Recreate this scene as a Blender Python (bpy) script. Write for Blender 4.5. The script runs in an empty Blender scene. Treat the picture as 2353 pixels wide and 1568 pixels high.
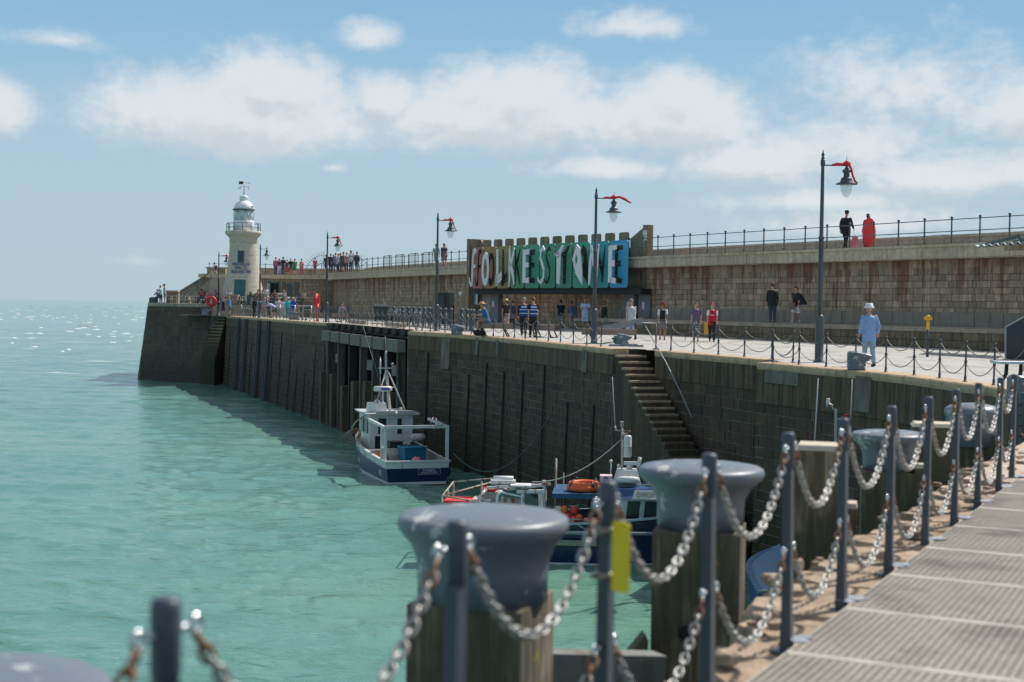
import bpy, bmesh, math, random
from mathutils import Vector, Matrix
R = math.radians
scene = bpy.context.scene
COL = scene.collection
random.seed(7)

# ------------------------------------------------------------------ camera
CAMH = 1.555
F = 3268.0
CAMROT = Matrix.Rotation(R(90 - 1.397), 3, 'X') @ Matrix.Rotation(R(0.84), 3, 'Z')
cd = bpy.data.cameras.new('camera'); cam = bpy.data.objects.new('camera', cd); COL.objects.link(cam)
cam.location = (0, 0, CAMH); cam.rotation_euler = CAMROT.to_euler()
cd.sensor_width = 36; cd.lens = 50; cd.clip_start = .05; cd.clip_end = 60000
cd.dof.use_dof = True; cd.dof.focus_distance = 62; cd.dof.aperture_fstop = 2.5
scene.camera = cam

def ray(u, v):
    return CAMROT @ Vector(((u - 1176.5) / F, -(v - 784) / F, -1))
def W(u, v, Y):
    d = ray(u, v); k = Y / d.y
    return Vector((d.x * k, Y, CAMH + d.z * k))
def G(u, v, z):
    d = ray(u, v); k = (z - CAMH) / d.z
    return Vector((d.x * k, d.y * k, z))
def XA(u, Y):                       # x at column u (taken at the horizon) and depth Y
    return W(u, 687 + .0147 * u, Y).x

# ------------------------------------------------------------------ mesh builder
class MB:
    def __init__(s): s.v = []; s.f = []; s.m = []; s.uv = None; s.sm = []
    def add(s, vs, fs, mi=0, smooth=False):
        b = len(s.v); s.v += [tuple(v) for v in vs]
        for f in fs: s.f.append(tuple(b + i for i in f)); s.m.append(mi); s.sm.append(smooth)
    def hexa(s, p, mi=0):           # 8 points: bottom 4 then top 4
        s.add(p, [(0,3,2,1),(4,5,6,7),(0,1,5,4),(1,2,6,5),(2,3,7,6),(3,0,4,7)], mi)
    def box(s, c, d, rz=0, mi=0, taper=1.0, M=None):
        hx, hy, hz = d[0]/2, d[1]/2, d[2]/2
        ps = []
        for z, t in ((-hz, 1), (hz, taper)):
            for x, y in ((-hx,-hy),(hx,-hy),(hx,hy),(-hx,hy)): ps.append(Vector((x*t, y*t, z)))
        m = M if M else Matrix.Rotation(rz, 3, 'Z')
        s.hexa([m @ p + Vector(c) for p in ps], mi)
    def bbox(s, a, b, mi=0): s.box([(a[i]+b[i])/2 for i in range(3)], [abs(b[i]-a[i]) for i in range(3)], mi=mi)
    def bar(s, a, b, w, h=None, mi=0):   # rectangular bar from a to b
        a, b = Vector(a), Vector(b); h = h or w; d = (b - a)
        if d.length < 1e-6: return
        q = d.to_track_quat('Y', 'Z').to_matrix()
        s.box((a + b)/2, (w, d.length, h), M=q, mi=mi)
    def tube(s, pts, r, n=8, mi=0, smooth=True, cap=True, sx=1.0):
        pts = [Vector(p) for p in pts]; k = len(pts)
        rs = r if isinstance(r, (list, tuple)) else [r]*k
        vs = []; up = None
        for i in range(k):
            t = (pts[min(i+1, k-1)] - pts[max(i-1, 0)])
            if t.length < 1e-9: t = Vector((0, 0, 1))
            t.normalize()
            if up is None: up = Vector((0,0,1)) if abs(t.z) < .9 else Vector((1,0,0))
            x = t.cross(up)
            if x.length < 1e-4: x = t.orthogonal()
            x.normalize(); y = x.cross(t).normalized(); up = y
            for j in range(n):
                a = 2*math.pi*j/n
                vs.append(pts[i] + (x*math.cos(a)*sx + y*math.sin(a))*rs[i])
        fs = [(i*n+j, i*n+(j+1) % n, (i+1)*n+(j+1) % n, (i+1)*n+j) for i in range(k-1) for j in range(n)]
        if cap: fs += [tuple(range(n)), tuple(range((k-1)*n, k*n))[::-1]]
        s.add(vs, fs, mi, smooth)
    def lathe(s, prof, c=(0,0,0), n=16, mi=0, smooth=True, sx=1, sy=1, a0=0, a1=2*math.pi, M=None):
        k = len(prof); full = abs(a1-a0-2*math.pi) < 1e-6; nn = n if full else n+1
        vs = []
        for r, z in prof:
            for j in range(nn):
                a = a0 + (a1-a0)*j/n; p = Vector((r*math.cos(a)*sx, r*math.sin(a)*sy, z))
                if M: p = M @ p
                vs.append(p + Vector(c))
        fs = []
        for i in range(k-1):
            for j in range(n):
                j2 = (j+1) % nn
                fs.append((i*nn+j, i*nn+j2, (i+1)*nn+j2, (i+1)*nn+j))
        if full:
            fs.append(tuple(range(n))[::-1]); fs.append(tuple(range((k-1)*n, k*n)))
        s.add(vs, fs, mi, smooth)
    def ball(s, c, r, n=10, mi=0, sc=(1,1,1), M=None):
        prof = [(math.sin(math.pi*i/(n//2+1))*r, -math.cos(math.pi*i/(n//2+1))*r*sc[2]) for i in range(1, n//2+1)]
        s.lathe(prof, c, n, mi, True, sc[0], sc[1], M=M)
    def prism(s, poly, z0, z1, mi=0):
        n = len(poly); z0f = z0 if callable(z0) else (lambda x, y: z0); z1f = z1 if callable(z1) else (lambda x, y: z1)
        vs = [(x, y, z0f(x, y)) for x, y in poly] + [(x, y, z1f(x, y)) for x, y in poly]
        s.add(vs, [tuple(range(n))[::-1], tuple(range(n, 2*n))] + [(i, (i+1) % n, n+(i+1) % n, n+i) for i in range(n)], mi)
    def plate(s, poly, O, X, Y, N, t, mi=0):      # polygon in a plane, extruded by t along N
        O, X, Y, N = Vector(O), Vector(X), Vector(Y), Vector(N); n = len(poly)
        a = [O + X*p[0] + Y*p[1] for p in poly]; b = [p + N*t for p in a]
        s.add(a + b, [tuple(range(n))[::-1], tuple(range(n, 2*n))] + [(i, (i+1) % n, n+(i+1) % n, n+i) for i in range(n)], mi)
    def torus(s, c, Rr, r, M=None, n=12, k=6, mi=0, sx=1.0):
        vs = []
        for i in range(n):
            a = 2*math.pi*i/n
            for j in range(k):
                b = 2*math.pi*j/k
                p = Vector(((Rr + r*math.cos(b))*math.cos(a)*sx, (Rr + r*math.cos(b))*math.sin(a), r*math.sin(b)))
                if M: p = M @ p
                vs.append(p + Vector(c))
        s.add(vs, [(i*k+j, ((i+1) % n)*k+j, ((i+1) % n)*k+(j+1) % k, i*k+(j+1) % k) for i in range(n) for j in range(k)], mi, True)
    def mesh(s, name, mats):
        me = bpy.data.meshes.new(name)
        me.from_pydata(s.v, [], s.f)
        for m in (mats if isinstance(mats, (list, tuple)) else [mats]): me.materials.append(m)
        me.polygons.foreach_set('material_index', s.m)
        me.polygons.foreach_set('use_smooth', s.sm)
        me.validate(); me.update()
        bm = bmesh.new(); bm.from_mesh(me); bmesh.ops.recalc_face_normals(bm, faces=bm.faces); bm.to_mesh(me); bm.free()
        return me

def obj(name, mb, mats, parent=None, loc=None, rz=0):
    me = mb.mesh(name, mats) if isinstance(mb, MB) else mb
    o = bpy.data.objects.new(name, me); COL.objects.link(o)
    if parent: o.parent = parent
    if loc is not None: o.location = loc
    if rz: o.rotation_euler = (0, 0, rz)
    return o
def tag(o, label, cat, group=None, kind=None):
    if label: o['label'] = label
    if cat: o['category'] = cat
    if group: o['group'] = group
    if kind: o['kind'] = kind
    return o
def thing(name, label, cat, loc=(0,0,0), rz=0, group=None):
    o = bpy.data.objects.new(name, None); COL.objects.link(o); o.empty_display_size = .2
    o.location = loc; o.rotation_euler = (0, 0, rz)
    return tag(o, label, cat, group)
def copy_tree(o, parent=None):
    c = o.copy(); COL.objects.link(c); c.parent = parent
    for ch in list(o.children): copy_tree(ch, c)
    return c

# ------------------------------------------------------------------ materials
def nt_new(name):
    m = bpy.data.materials.new(name); m.use_nodes = True
    nt = m.node_tree; nt.nodes.clear()
    out = nt.nodes.new('ShaderNodeOutputMaterial'); b = nt.nodes.new('ShaderNodeBsdfPrincipled')
    nt.links.new(b.outputs[0], out.inputs[0])
    return m, nt, b
def N(nt, t, **k):
    n = nt.nodes.new(t)
    for a, b in k.items():
        if a.startswith('i_'): n.inputs[int(a[2:])].default_value = b
        else: setattr(n, a, b)
    return n
def noise(nt, vec, scale, detail=4, rough=.55, dist=0):
    n = nt.nodes.new('ShaderNodeTexNoise'); n.inputs['Scale'].default_value = scale
    n.inputs['Detail'].default_value = detail; n.inputs['Roughness'].default_value = rough; n.inputs['Distortion'].default_value = dist
    nt.links.new(vec, n.inputs['Vector']); return n.outputs['Fac']
def mapping(nt, vec, sc=(1,1,1), rot=(0,0,0)):
    m = nt.nodes.new('ShaderNodeMapping'); m.inputs['Scale'].default_value = sc; m.inputs['Rotation'].default_value = rot
    nt.links.new(vec, m.inputs['Vector']); return m.outputs[0]
def ramp(nt, fac, stops, interp='LINEAR'):
    r = nt.nodes.new('ShaderNodeValToRGB'); r.color_ramp.interpolation = interp
    e = r.color_ramp.elements
    while len(e) < len(stops): e.new(.5)
    for el, (p, c) in zip(e, stops):
        el.position = p; el.color = (*c, 1) if not isinstance(c, (int, float)) else (c, c, c, 1)
    nt.links.new(fac, r.inputs[0]); return r.outputs[0]
def mix(nt, fac, a, b, mode='MIX'):
    m = nt.nodes.new('ShaderNodeMix'); m.data_type = 'RGBA'; m.blend_type = mode
    for s, v in ((m.inputs[0], fac), (m.inputs[6], a), (m.inputs[7], b)):
        if isinstance(v, bpy.types.NodeSocket): nt.links.new(v, s)
        elif isinstance(v, (int, float)): s.default_value = v
        else: s.default_value = (*v, 1)
    return m.outputs[2]
def math_(nt, op, a, b=None, c=None):
    m = nt.nodes.new('ShaderNodeMath'); m.operation = op
    for i, v in enumerate((a, b, c)):
        if v is None: continue
        if isinstance(v, bpy.types.NodeSocket): nt.links.new(v, m.inputs[i])
        else: m.inputs[i].default_value = v
    return m.outputs[0]
def bump(nt, b, h, strength=.3, dist=.02):
    n = nt.nodes.new('ShaderNodeBump'); n.inputs['Strength'].default_value = strength; n.inputs['Distance'].default_value = dist
    nt.links.new(h, n.inputs['Height']); nt.links.new(n.outputs[0], b.inputs['Normal'])
MC = {}
def pm(name, col, rough=.6, metal=0, var=.18, vs=4, bmp=.15, coat=0):
    """plain painted / cloth / metal surface with uneven tone"""
    key = (name, tuple(col), rough, metal, var)
    if key in MC: return MC[key]
    m, nt, b = nt_new(name)
    tc = N(nt, 'ShaderNodeTexCoord').outputs['Object']
    n1 = noise(nt, tc, vs, 5); n2 = noise(nt, tc, vs*9, 3)
    f = math_(nt, 'MULTIPLY_ADD', n2, .35, math_(nt, 'MULTIPLY', n1, .65))
    c0 = tuple(c*(1-var) for c in col); c1 = tuple(min(1, c*(1+var)) for c in col)
    nt.links.new(ramp(nt, f, [(.35, c0), (.65, c1)]), b.inputs['Base Color'])
    nt.links.new(ramp(nt, n1, [(.3, max(.03, rough-.08)), (.7, min(1, rough+.08))]), b.inputs['Roughness'])
    b.inputs['Metallic'].default_value = metal
    if coat: b.inputs['Coat Weight'].default_value = coat
    if bmp: bump(nt, b, n2, bmp, .01)
    MC[key] = m; return m
def worn(name, col, stain, lo=.55, hi=.62, rough=.5, metal=0, sc=3, stretch=(1,1,.25), bmp=.2):
    """paint or timber with stains / rust of their own shape"""
    m, nt, b = nt_new(name)
    tc = N(nt, 'ShaderNodeTexCoord').outputs['Object']
    v = mapping(nt, tc, stretch)
    n1 = noise(nt, v, sc, 8, .65); n2 = noise(nt, tc, sc*8, 4)
    base = mix(nt, n2, tuple(c*.78 for c in col), tuple(min(1, c*1.2) for c in col))
    k = ramp(nt, n1, [(lo, 0.0), (hi, 1.0)])
    nt.links.new(mix(nt, k, base, stain), b.inputs['Base Color'])
    b.inputs['Roughness'].default_value = rough; b.inputs['Metallic'].default_value = metal
    bump(nt, b, n2, bmp, .01)
    return m
def uvless_island(nt):
    g = nt.nodes.new('ShaderNodeNewGeometry'); return g.outputs['Random Per Island']

def sstep(nt, x, lo, hi):
    m = nt.nodes.new('ShaderNodeMapRange'); m.interpolation_type = 'SMOOTHSTEP'
    nt.links.new(x, m.inputs[0]); m.inputs[1].default_value = lo; m.inputs[2].default_value = hi
    return m.outputs[0]

# masonry of the upper wall: tan-grey ashlar with rust runs below the coping
def m_masonry(name, cols, rust, rustz=(4.0, 1.2), rough=.9, streak=.5, dark=(.05,.045,.035), wet=None):
    m, nt, b = nt_new(name)
    tc = N(nt, 'ShaderNodeTexCoord').outputs['Object']
    isl = uvless_island(nt)
    base = ramp(nt, isl, [(i/(len(cols)-1), c) for i, c in enumerate(cols)])
    n2 = noise(nt, tc, 6, 6, .65); n3 = noise(nt, tc, 28, 3)
    base = mix(nt, .5, base, ramp(nt, n2, [(.3, .35), (.62, 1.0)]), 'MULTIPLY')
    sv = mapping(nt, tc, (1, 1, .06))
    s1 = noise(nt, sv, 1.6, 5, .6); s2 = noise(nt, sv, 6, 4, .6)
    z = N(nt, 'ShaderNodeSeparateXYZ'); nt.links.new(tc, z.inputs[0])
    base = mix(nt, math_(nt, 'MULTIPLY', ramp(nt, s2, [(.45, 0.), (.62, 1.)]), streak), base, dark)
    if rust:
        zt = sstep(nt, z.outputs[2], rustz[1], rustz[0])
        r = math_(nt, 'ADD', s1, math_(nt, 'MULTIPLY', zt, .16))
        r = math_(nt, 'ADD', r, math_(nt, 'MULTIPLY', math_(nt, 'SUBTRACT', s2, .5), .35))
        k = sstep(nt, r, .62, .73)
        base = mix(nt, math_(nt, 'MULTIPLY', k, .68), base, rust)
    if wet:
        zn = math_(nt, 'ADD', z.outputs[2], math_(nt, 'MULTIPLY', math_(nt, 'SUBTRACT', n2, .5), 1.6))
        k = sstep(nt, zn, wet[0], wet[1])
        base = mix(nt, math_(nt, 'SUBTRACT', 1.0, k), base, wet[2])
    nt.links.new(base, b.inputs['Base Color']); b.inputs['Roughness'].default_value = rough
    bump(nt, b, math_(nt, 'ADD', n3, math_(nt, 'MULTIPLY', n2, 2)), .5, .03)
    return m
# ------------------------------------------------------------------ sky, sun
SUNAZ = math.atan2(.78, .62); SUNEL = R(51)
def make_world():
    w = bpy.data.worlds.new('World'); scene.world = w; w.use_nodes = True
    nt = w.node_tree; nt.nodes.clear()
    out = N(nt, 'ShaderNodeOutputWorld'); bg = N(nt, 'ShaderNodeBackground'); nt.links.new(bg.outputs[0], out.inputs[0])
    sky = N(nt, 'ShaderNodeTexSky', sky_type='NISHITA'); sky.sun_disc = False
    sky.sun_elevation = SUNEL; sky.sun_rotation = SUNAZ; sky.dust_density = .6; sky.ozone_density = 1.3
    tc = N(nt, 'ShaderNodeTexCoord').outputs['Generated']
    nrm = N(nt, 'ShaderNodeVectorMath', operation='NORMALIZE'); nt.links.new(tc, nrm.inputs[0])
    s = N(nt, 'ShaderNodeSeparateXYZ'); nt.links.new(nrm.outputs[0], s.inputs[0])
    el = math_(nt, 'MULTIPLY', math_(nt, 'ARCSINE', s.outputs[2]), 57.2958)
    az = math_(nt, 'MULTIPLY', math_(nt, 'ARCTAN2', s.outputs[0], s.outputs[1]), 57.2958)
    # clouds: banks of cumulus given by bearing and height above the horizon, in degrees
    def B(u, v, rx, ry, wt): return ((u-1176)/57., (687+.0147*u-v)/57., rx/57., ry/57., wt)
    banks = [B(560,285,400,130,1.0), B(625,225,185,120,1.02), B(1150,275,390,120,1.0), B(1185,235,220,115,1.02), B(880,240,120,90,.86),
             B(1530,290,230,120,1.0), B(1550,240,120,100,.97), B(1720,380,330,110,.78), B(1430,75,250,75,.62), B(840,100,130,75,.6),
             B(20,290,150,100,.85), B(180,130,300,70,.40), B(1950,350,300,150,.66), B(2300,290,280,140,.74), B(2150,420,480,110,.70),
             B(1850,470,420,60,.62), B(1400,390,420,70,.55), B(760,390,120,40,.36), B(330,605,150,30,.42), B(2050,230,620,260,.50), B(1950,520,520,90,.55)]
    g = bpy.data.node_groups.new('cloud_density', 'ShaderNodeTree')
    g.interface.new_socket('az', in_out='INPUT', socket_type='NodeSocketFloat'); g.interface.new_socket('el', in_out='INPUT', socket_type='NodeSocketFloat')
    g.interface.new_socket('d', in_out='OUTPUT', socket_type='NodeSocketFloat')
    gi = g.nodes.new('NodeGroupInput'); go = g.nodes.new('NodeGroupOutput')
    A, E = gi.outputs[0], gi.outputs[1]
    c = N(g, 'ShaderNodeCombineXYZ'); g.links.new(A, c.inputs[0]); g.links.new(math_(g, 'MULTIPLY', E, 1.35), c.inputs[1])
    n1 = noise(g, c.outputs[0], .42, 10, .58, .3); n2 = noise(g, c.outputs[0], 1.7, 8, .6)
    tot = None
    for ax, ay, rx, ry, wt in banks:
        dx = math_(g, 'DIVIDE', math_(g, 'SUBTRACT', A, ax), rx); dy = math_(g, 'DIVIDE', math_(g, 'SUBTRACT', E, ay), ry)
        # flatter underside: distances below the middle count more
        dy = math_(g, 'MAXIMUM', dy, math_(g, 'MULTIPLY', dy, -1.35))
        d = math_(g, 'SQRT', math_(g, 'ADD', math_(g, 'MULTIPLY', dx, dx), math_(g, 'MULTIPLY', dy, dy)))
        v = math_(g, 'MULTIPLY', math_(g, 'SUBTRACT', 1.0, d), 1.0)
        v = math_(g, 'ADD', math_(g, 'MULTIPLY', v, .9), wt - 1.0)
        tot = v if tot is None else math_(g, 'SMOOTH_MAX', tot, v, .18)
    dd = math_(g, 'ADD', tot, math_(g, 'MULTIPLY', math_(g, 'SUBTRACT', n1, .5), .8))
    dd = math_(g, 'ADD', dd, math_(g, 'MULTIPLY', math_(g, 'SUBTRACT', n2, .5), .40))
    g.links.new(dd, go.inputs[0])
    def dens(daz, de):
        q = N(nt, 'ShaderNodeGroup'); q.node_tree = g
        nt.links.new(math_(nt, 'ADD', az, daz), q.inputs[0]); nt.links.new(math_(nt, 'ADD', el, de), q.inputs[1]); return q.outputs[0]
    d0 = dens(0, 0); d1 = dens(.25, .75)
    alpha = sstep(nt, d0, -.16, .46)
    lit = math_(nt, 'SUBTRACT', d0, d1)
    shade = sstep(nt, math_(nt, 'ADD', lit, math_(nt, 'MULTIPLY', d0, -.12)), -.42, .10)
    K = 10.0
    ccol = mix(nt, shade, tuple(x*K for x in (.62,.665,.70)), tuple(x*K for x in (.79,.815,.835)))
    # clear air: deeper blue overhead, paler towards the sea
    cl = ramp(nt, sstep(nt, el, 0, 16), [(0, (.465,.59,.675)), (.2, (.435,.585,.695)), (.42, (.395,.575,.72)), (.66, (.30,.525,.72)), (1, (.21,.44,.68))])
    mm = N(nt, 'ShaderNodeVectorMath', operation='SCALE'); nt.links.new(cl, mm.inputs[0]); mm.inputs[3].default_value = K
    air = mix(nt, .93, sky.outputs[0], mm.outputs[0])
    hi = sstep(nt, el, 18, 40)
    high = mix(nt, .50, sky.outputs[0], (6.4, 6.3, 6.1))     # pale upper sky, added out of view to raise and neutralise ambient light
    air = mix(nt, hi, air, high)
    fin = mix(nt, math_(nt, 'MULTIPLY', alpha, math_(nt, 'MULTIPLY', sstep(nt, el, .2, 3.5), .84)), air, ccol)
    nt.links.new(fin, bg.inputs[0]); bg.inputs[1].default_value = .1
make_world()
sd = bpy.data.lights.new('sun', 'SUN'); sd.energy = 5.0; sd.angle = R(.53); sd.color = (1, .955, .88)
so = bpy.data.objects.new('sun', sd); COL.objects.link(so)
so.rotation_euler = Vector((-math.sin(SUNAZ)*math.cos(SUNEL), -math.cos(SUNAZ)*math.cos(SUNEL), -math.sin(SUNEL))).to_track_quat('-Z', 'Y').to_euler()
so.location = (60, 60, 90)
scene.view_settings.view_transform = 'Standard'; scene.view_settings.look = 'None'
scene.view_settings.exposure = 0; scene.view_settings.gamma = 1

WZ = -6.1
# ------------------------------------------------------------------ sea
def m_water():
    m, nt, b = nt_new('sea_water')
    tc = N(nt, 'ShaderNodeTexCoord').outputs['Object']
    big = noise(nt, mapping(nt, tc, (.6, 1, 1), (0, 0, R(8))), .05, 4, .55)
    mid = noise(nt, mapping(nt, tc, (.35, 1, 1), (0, 0, R(6))), .35, 4, .6)
    c = ramp(nt, big, [(.3, (.078,.21,.190)), (.5, (.102,.25,.212)), (.72, (.145,.28,.195))])
    c = mix(nt, math_(nt, 'MULTIPLY', mid, .35), c, (.17,.285,.195))
    # scattered white caps out at sea
    s = N(nt, 'ShaderNodeSeparateXYZ'); nt.links.new(tc, s.inputs[0])
    far = sstep(nt, s.outputs[1], 110, 170)
    fo = noise(nt, mapping(nt, tc, (.22, .75, 1)), .30, 8, .72)
    fk = math_(nt, 'MULTIPLY', sstep(nt, fo, .60, .63), far)
    c = mix(nt, fk, c, (.75,.78,.76))
    nt.links.new(c, b.inputs['Base Color'])
    b.inputs['Roughness'].default_value = .09; b.inputs['IOR'].default_value = 1.33; b.inputs['Specular IOR Level'].default_value = .5
    w1 = noise(nt, mapping(nt, tc, (.55, 1, 1), (0, 0, R(5))), 2.3, 4, .6, .4)
    w2 = noise(nt, mapping(nt, tc, (.5, 1, 1), (0, 0, R(-9))), .55, 3, .55)
    w3 = noise(nt, mapping(nt, tc, (.6, 1, 1)), 7, 3, .6)
    w4 = noise(nt, mapping(nt, tc, (.4, 1, 1), (0, 0, R(12))), .12, 3, .5)
    h = math_(nt, 'ADD', math_(nt, 'MULTIPLY', w1, .42), math_(nt, 'MULTIPLY', w2, .75))
    h = math_(nt, 'ADD', h, math_(nt, 'MULTIPLY', w3, .13)); h = math_(nt, 'ADD', h, math_(nt, 'MULTIPLY', w4, 1.6))
    bump(nt, b, h, 1.0, .22)
    return m
import numpy as np
def sea_mesh():
    rs = np.random.RandomState(5)
    ys = 22*np.exp(np.linspace(0, 1, 740)*math.log(760/22.)); tx = np.linspace(-.60, .34, 600)
    Yg = np.repeat(ys[:, None], len(tx), 1); Xg = Yg*tx[None, :]
    Z = np.zeros_like(Xg); nW = 56
    gap = ys*math.log(760/22.)/740
    for i in range(nW):
        lam = .32*math.exp(rs.rand()**1.25*2.9); th = rs.normal(0, .55)+(.25 if i % 3 else -.5); k = 2*math.pi/lam
        sl = .032*(1.2 if lam < 2.5 else .75); amp = sl/k*np.clip((lam/gap-2.0)/2.0, 0, 1)[:, None]
        ph = k*(Xg*math.sin(th)+Yg*math.cos(th))+rs.rand()*6.28
        patch = .75+.35*np.sin(Xg*.09+i)*np.sin(Yg*.06+2*i)
        Z += amp*patch*(np.sin(ph)+.18*np.cos(2*ph))
    edge = np.clip((760-Yg)/80, 0, 1)*np.clip((Yg-22)/1.5, 0, 1)*np.clip((Xg/Yg+.60)/.02, 0, 1)*np.clip((.34-Xg/Yg)/.02, 0, 1)
    Z = WZ + Z*edge
    n, m = Xg.shape; co = np.stack([Xg, Yg, Z], 2).reshape(-1, 3)
    idx = np.arange(n*m).reshape(n, m); q = np.stack([idx[:-1, :-1], idx[:-1, 1:], idx[1:, 1:], idx[1:, :-1]], 2).reshape(-1, 4)
    # open water around the worked patch
    a, b_, c, d = (-.6*22, 22), (.34*22, 22), (.34*760, 760), (-.6*760, 760)
    ext = [(a[0],a[1]),(b_[0],b_[1]),(c[0],c[1]),(d[0],d[1]),(-9000,-200),(9000,-200),(9000,24000),(-9000,24000)]
    base = n*m; co = np.vstack([co, np.array([(x, y, WZ) for x, y in ext])])
    q = np.vstack([q, np.array([(base+4, base+5, base+1, base+0), (base+5, base+6, base+2, base+1), (base+6, base+7, base+3, base+2), (base+7, base+4, base+0, base+3)])])
    me = bpy.data.meshes.new('sea'); me.vertices.add(len(co)); me.vertices.foreach_set('co', co.ravel())
    me.loops.add(q.size); me.loops.foreach_set('vertex_index', q.ravel().astype(np.int32)); me.polygons.add(len(q)); me.polygons.foreach_set('loop_start', np.arange(0, q.size, 4, dtype=np.int32))
    me.polygons.foreach_set('loop_total', np.full(len(q), 4, dtype=np.int32)); me.polygons.foreach_set('use_smooth', np.ones(len(q), dtype=bool)); me.update(calc_edges=True); me.validate(); return me
sea_me = sea_mesh(); sea_me.materials.append(m_water())
tag(obj('sea', sea_me, None), 'rippled turquoise-green sea water', None, kind='structure')

# breaking crests out at sea
mb = MB(); rr = random.Random(21)
for i in range(120):
    Y = 170*math.exp(rr.random()**.6*2.3); u = rr.uniform(-40, 330 if i % 5 else 338); X = XA(u, Y); L_ = rr.uniform(.5, 1.5)*(.5+Y/330); h = rr.uniform(.05,.14)*(.6+Y/330)
    if i == 3: Y, X, L_, h = 420, XA(205, 420), 6.5, .55
    n = 6; vs = []
    for q in range(n+1):
        t = q/n; k = math.sin(math.pi*max(.03,min(.97,t)))**.6*rr.uniform(.6,1); x = X-L_/2+L_*t; y = Y-.25*L_*t
        vs += [(x, y-.5*k, WZ-.02), (x, y, WZ+h*k), (x, y+.6*k, WZ-.02)]
    mb.add(vs, [(q*3+j, q*3+j+1, q*3+j+4, q*3+j+3) for q in range(n) for j in range(2)])
tag(obj('whitecaps', mb, pm('foam', (.72,.75,.74), .8)), 'small white breaking crests scattered over the open sea', None, kind='stuff')

# ------------------------------------------------------------------ curves of the pier
def zd(y):
    P = [(-50,0),(30,0),(41,.05),(49,.12),(65,.2),(85,.3),(400,.3)]
    for (a, b), (c, d) in zip(P, P[1:]):
        if y <= c: return b + (d-b)*(y-a)/(c-a) if y > a else b
    return .3
class Curve:                        # polyline with arc length, outward normal to the left of travel
    def __init__(s, pts, smooth=0):
        pts = [Vector(p) for p in pts]
        if smooth:
            q = []
            ext = [2*pts[0]-pts[1]] + pts + [2*pts[-1]-pts[-2]]
            for i in range(1, len(ext)-2):
                p0, p1, p2, p3 = ext[i-1:i+3]
                for k in range(smooth):
                    t = k/smooth
                    q.append(.5*((2*p1)+(-p0+p2)*t+(2*p0-5*p1+4*p2-p3)*t*t+(-p0+3*p1-3*p2+p3)*t**3))
            q.append(pts[-1]); pts = q
        s.p = pts; s.l = [0]
        for a, b in zip(pts, pts[1:]): s.l.append(s.l[-1] + (b-a).length)
        s.L = s.l[-1]
    def at(s, d, off=0):
        d = max(0, min(s.L, d)); i = 0
        while i < len(s.l)-2 and s.l[i+1] < d: i += 1
        a, b = s.p[i], s.p[i+1]; t = (d-s.l[i])/(s.l[i+1]-s.l[i]); p = a.lerp(b, t); n = s.nrm(d)
        return p + n*off
    def nrm(s, d):
        e = .6; a, b = s.raw(max(0, d-e)), s.raw(min(s.L, d+e)); t = (b-a).normalized()
        return Vector((-t.y, t.x))
    def raw(s, d):
        i = 0
        while i < len(s.l)-2 and s.l[i+1] < d: i += 1
        a, b = s.p[i], s.p[i+1]; return a.lerp(b, (d-s.l[i])/(s.l[i+1]-s.l[i]))
    def dir(s, d): n = s.nrm(d); return Vector((n.y, -n.x))
    def sY(s, Y):
        for i in range(len(s.p)-1):
            if (s.p[i].y-Y)*(s.p[i+1].y-Y) <= 0 and s.p[i].y != s.p[i+1].y:
                t = (Y-s.p[i].y)/(s.p[i+1].y-s.p[i].y); return s.l[i] + t*(s.l[i+1]-s.l[i])
        return 0 if Y < s.p[0].y else s.L
Q1 = Curve([(11.9,24.2),(10.55,28),(10.0,31),(9.35,35),(8.1,38.4),(7.1,40.9)], 6)
Q2 = Curve([(7.65,42.7),(4.93,48.7)])
Q3 = Curve([(3.55,49.7),(-1.7,65.3),(-5.2,71.7)], 8)
Q4 = Curve([(-5.2,71.7),(-12.1,92.6)])
Q5 = Curve([(-12.1,92.6),(-14.6,99),(-26.4,131.6)], 3)
UC = Curve([(27,41),(18.3,56.5),(13.25,65.5),(6.1,78.7),(-4,100.6),(-14.6,125),(-17.6,134.5),(-18.2,141)], 6)   # edge of the upper coping
UZ = 4.35
def edgeX(Y):
    P = [(-8.5,-14),(.97,5.9),(1.3,6.9),(2.0,8.7),(3.3,11.2),(5.84,16.2),(9.6,23.6),(11.9,24.21)]
    if Y < 24.21:
        for (a, b), (c, d) in zip(P, P[1:]):
            if b <= Y <= d: return a + (c-a)*(Y-b)/(d-b)
    for q in (Q1, Q2, Q3, Q4, Q5):
        if min(q.p[0].y, q.p[-1].y) <= Y <= max(q.p[0].y, q.p[-1].y): return q.raw(q.sY(Y)).x
    if 40.9 < Y < 42.7: return 7.38
    if 48.7 < Y < 49.7: return 4.2
    return -26.4

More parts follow.
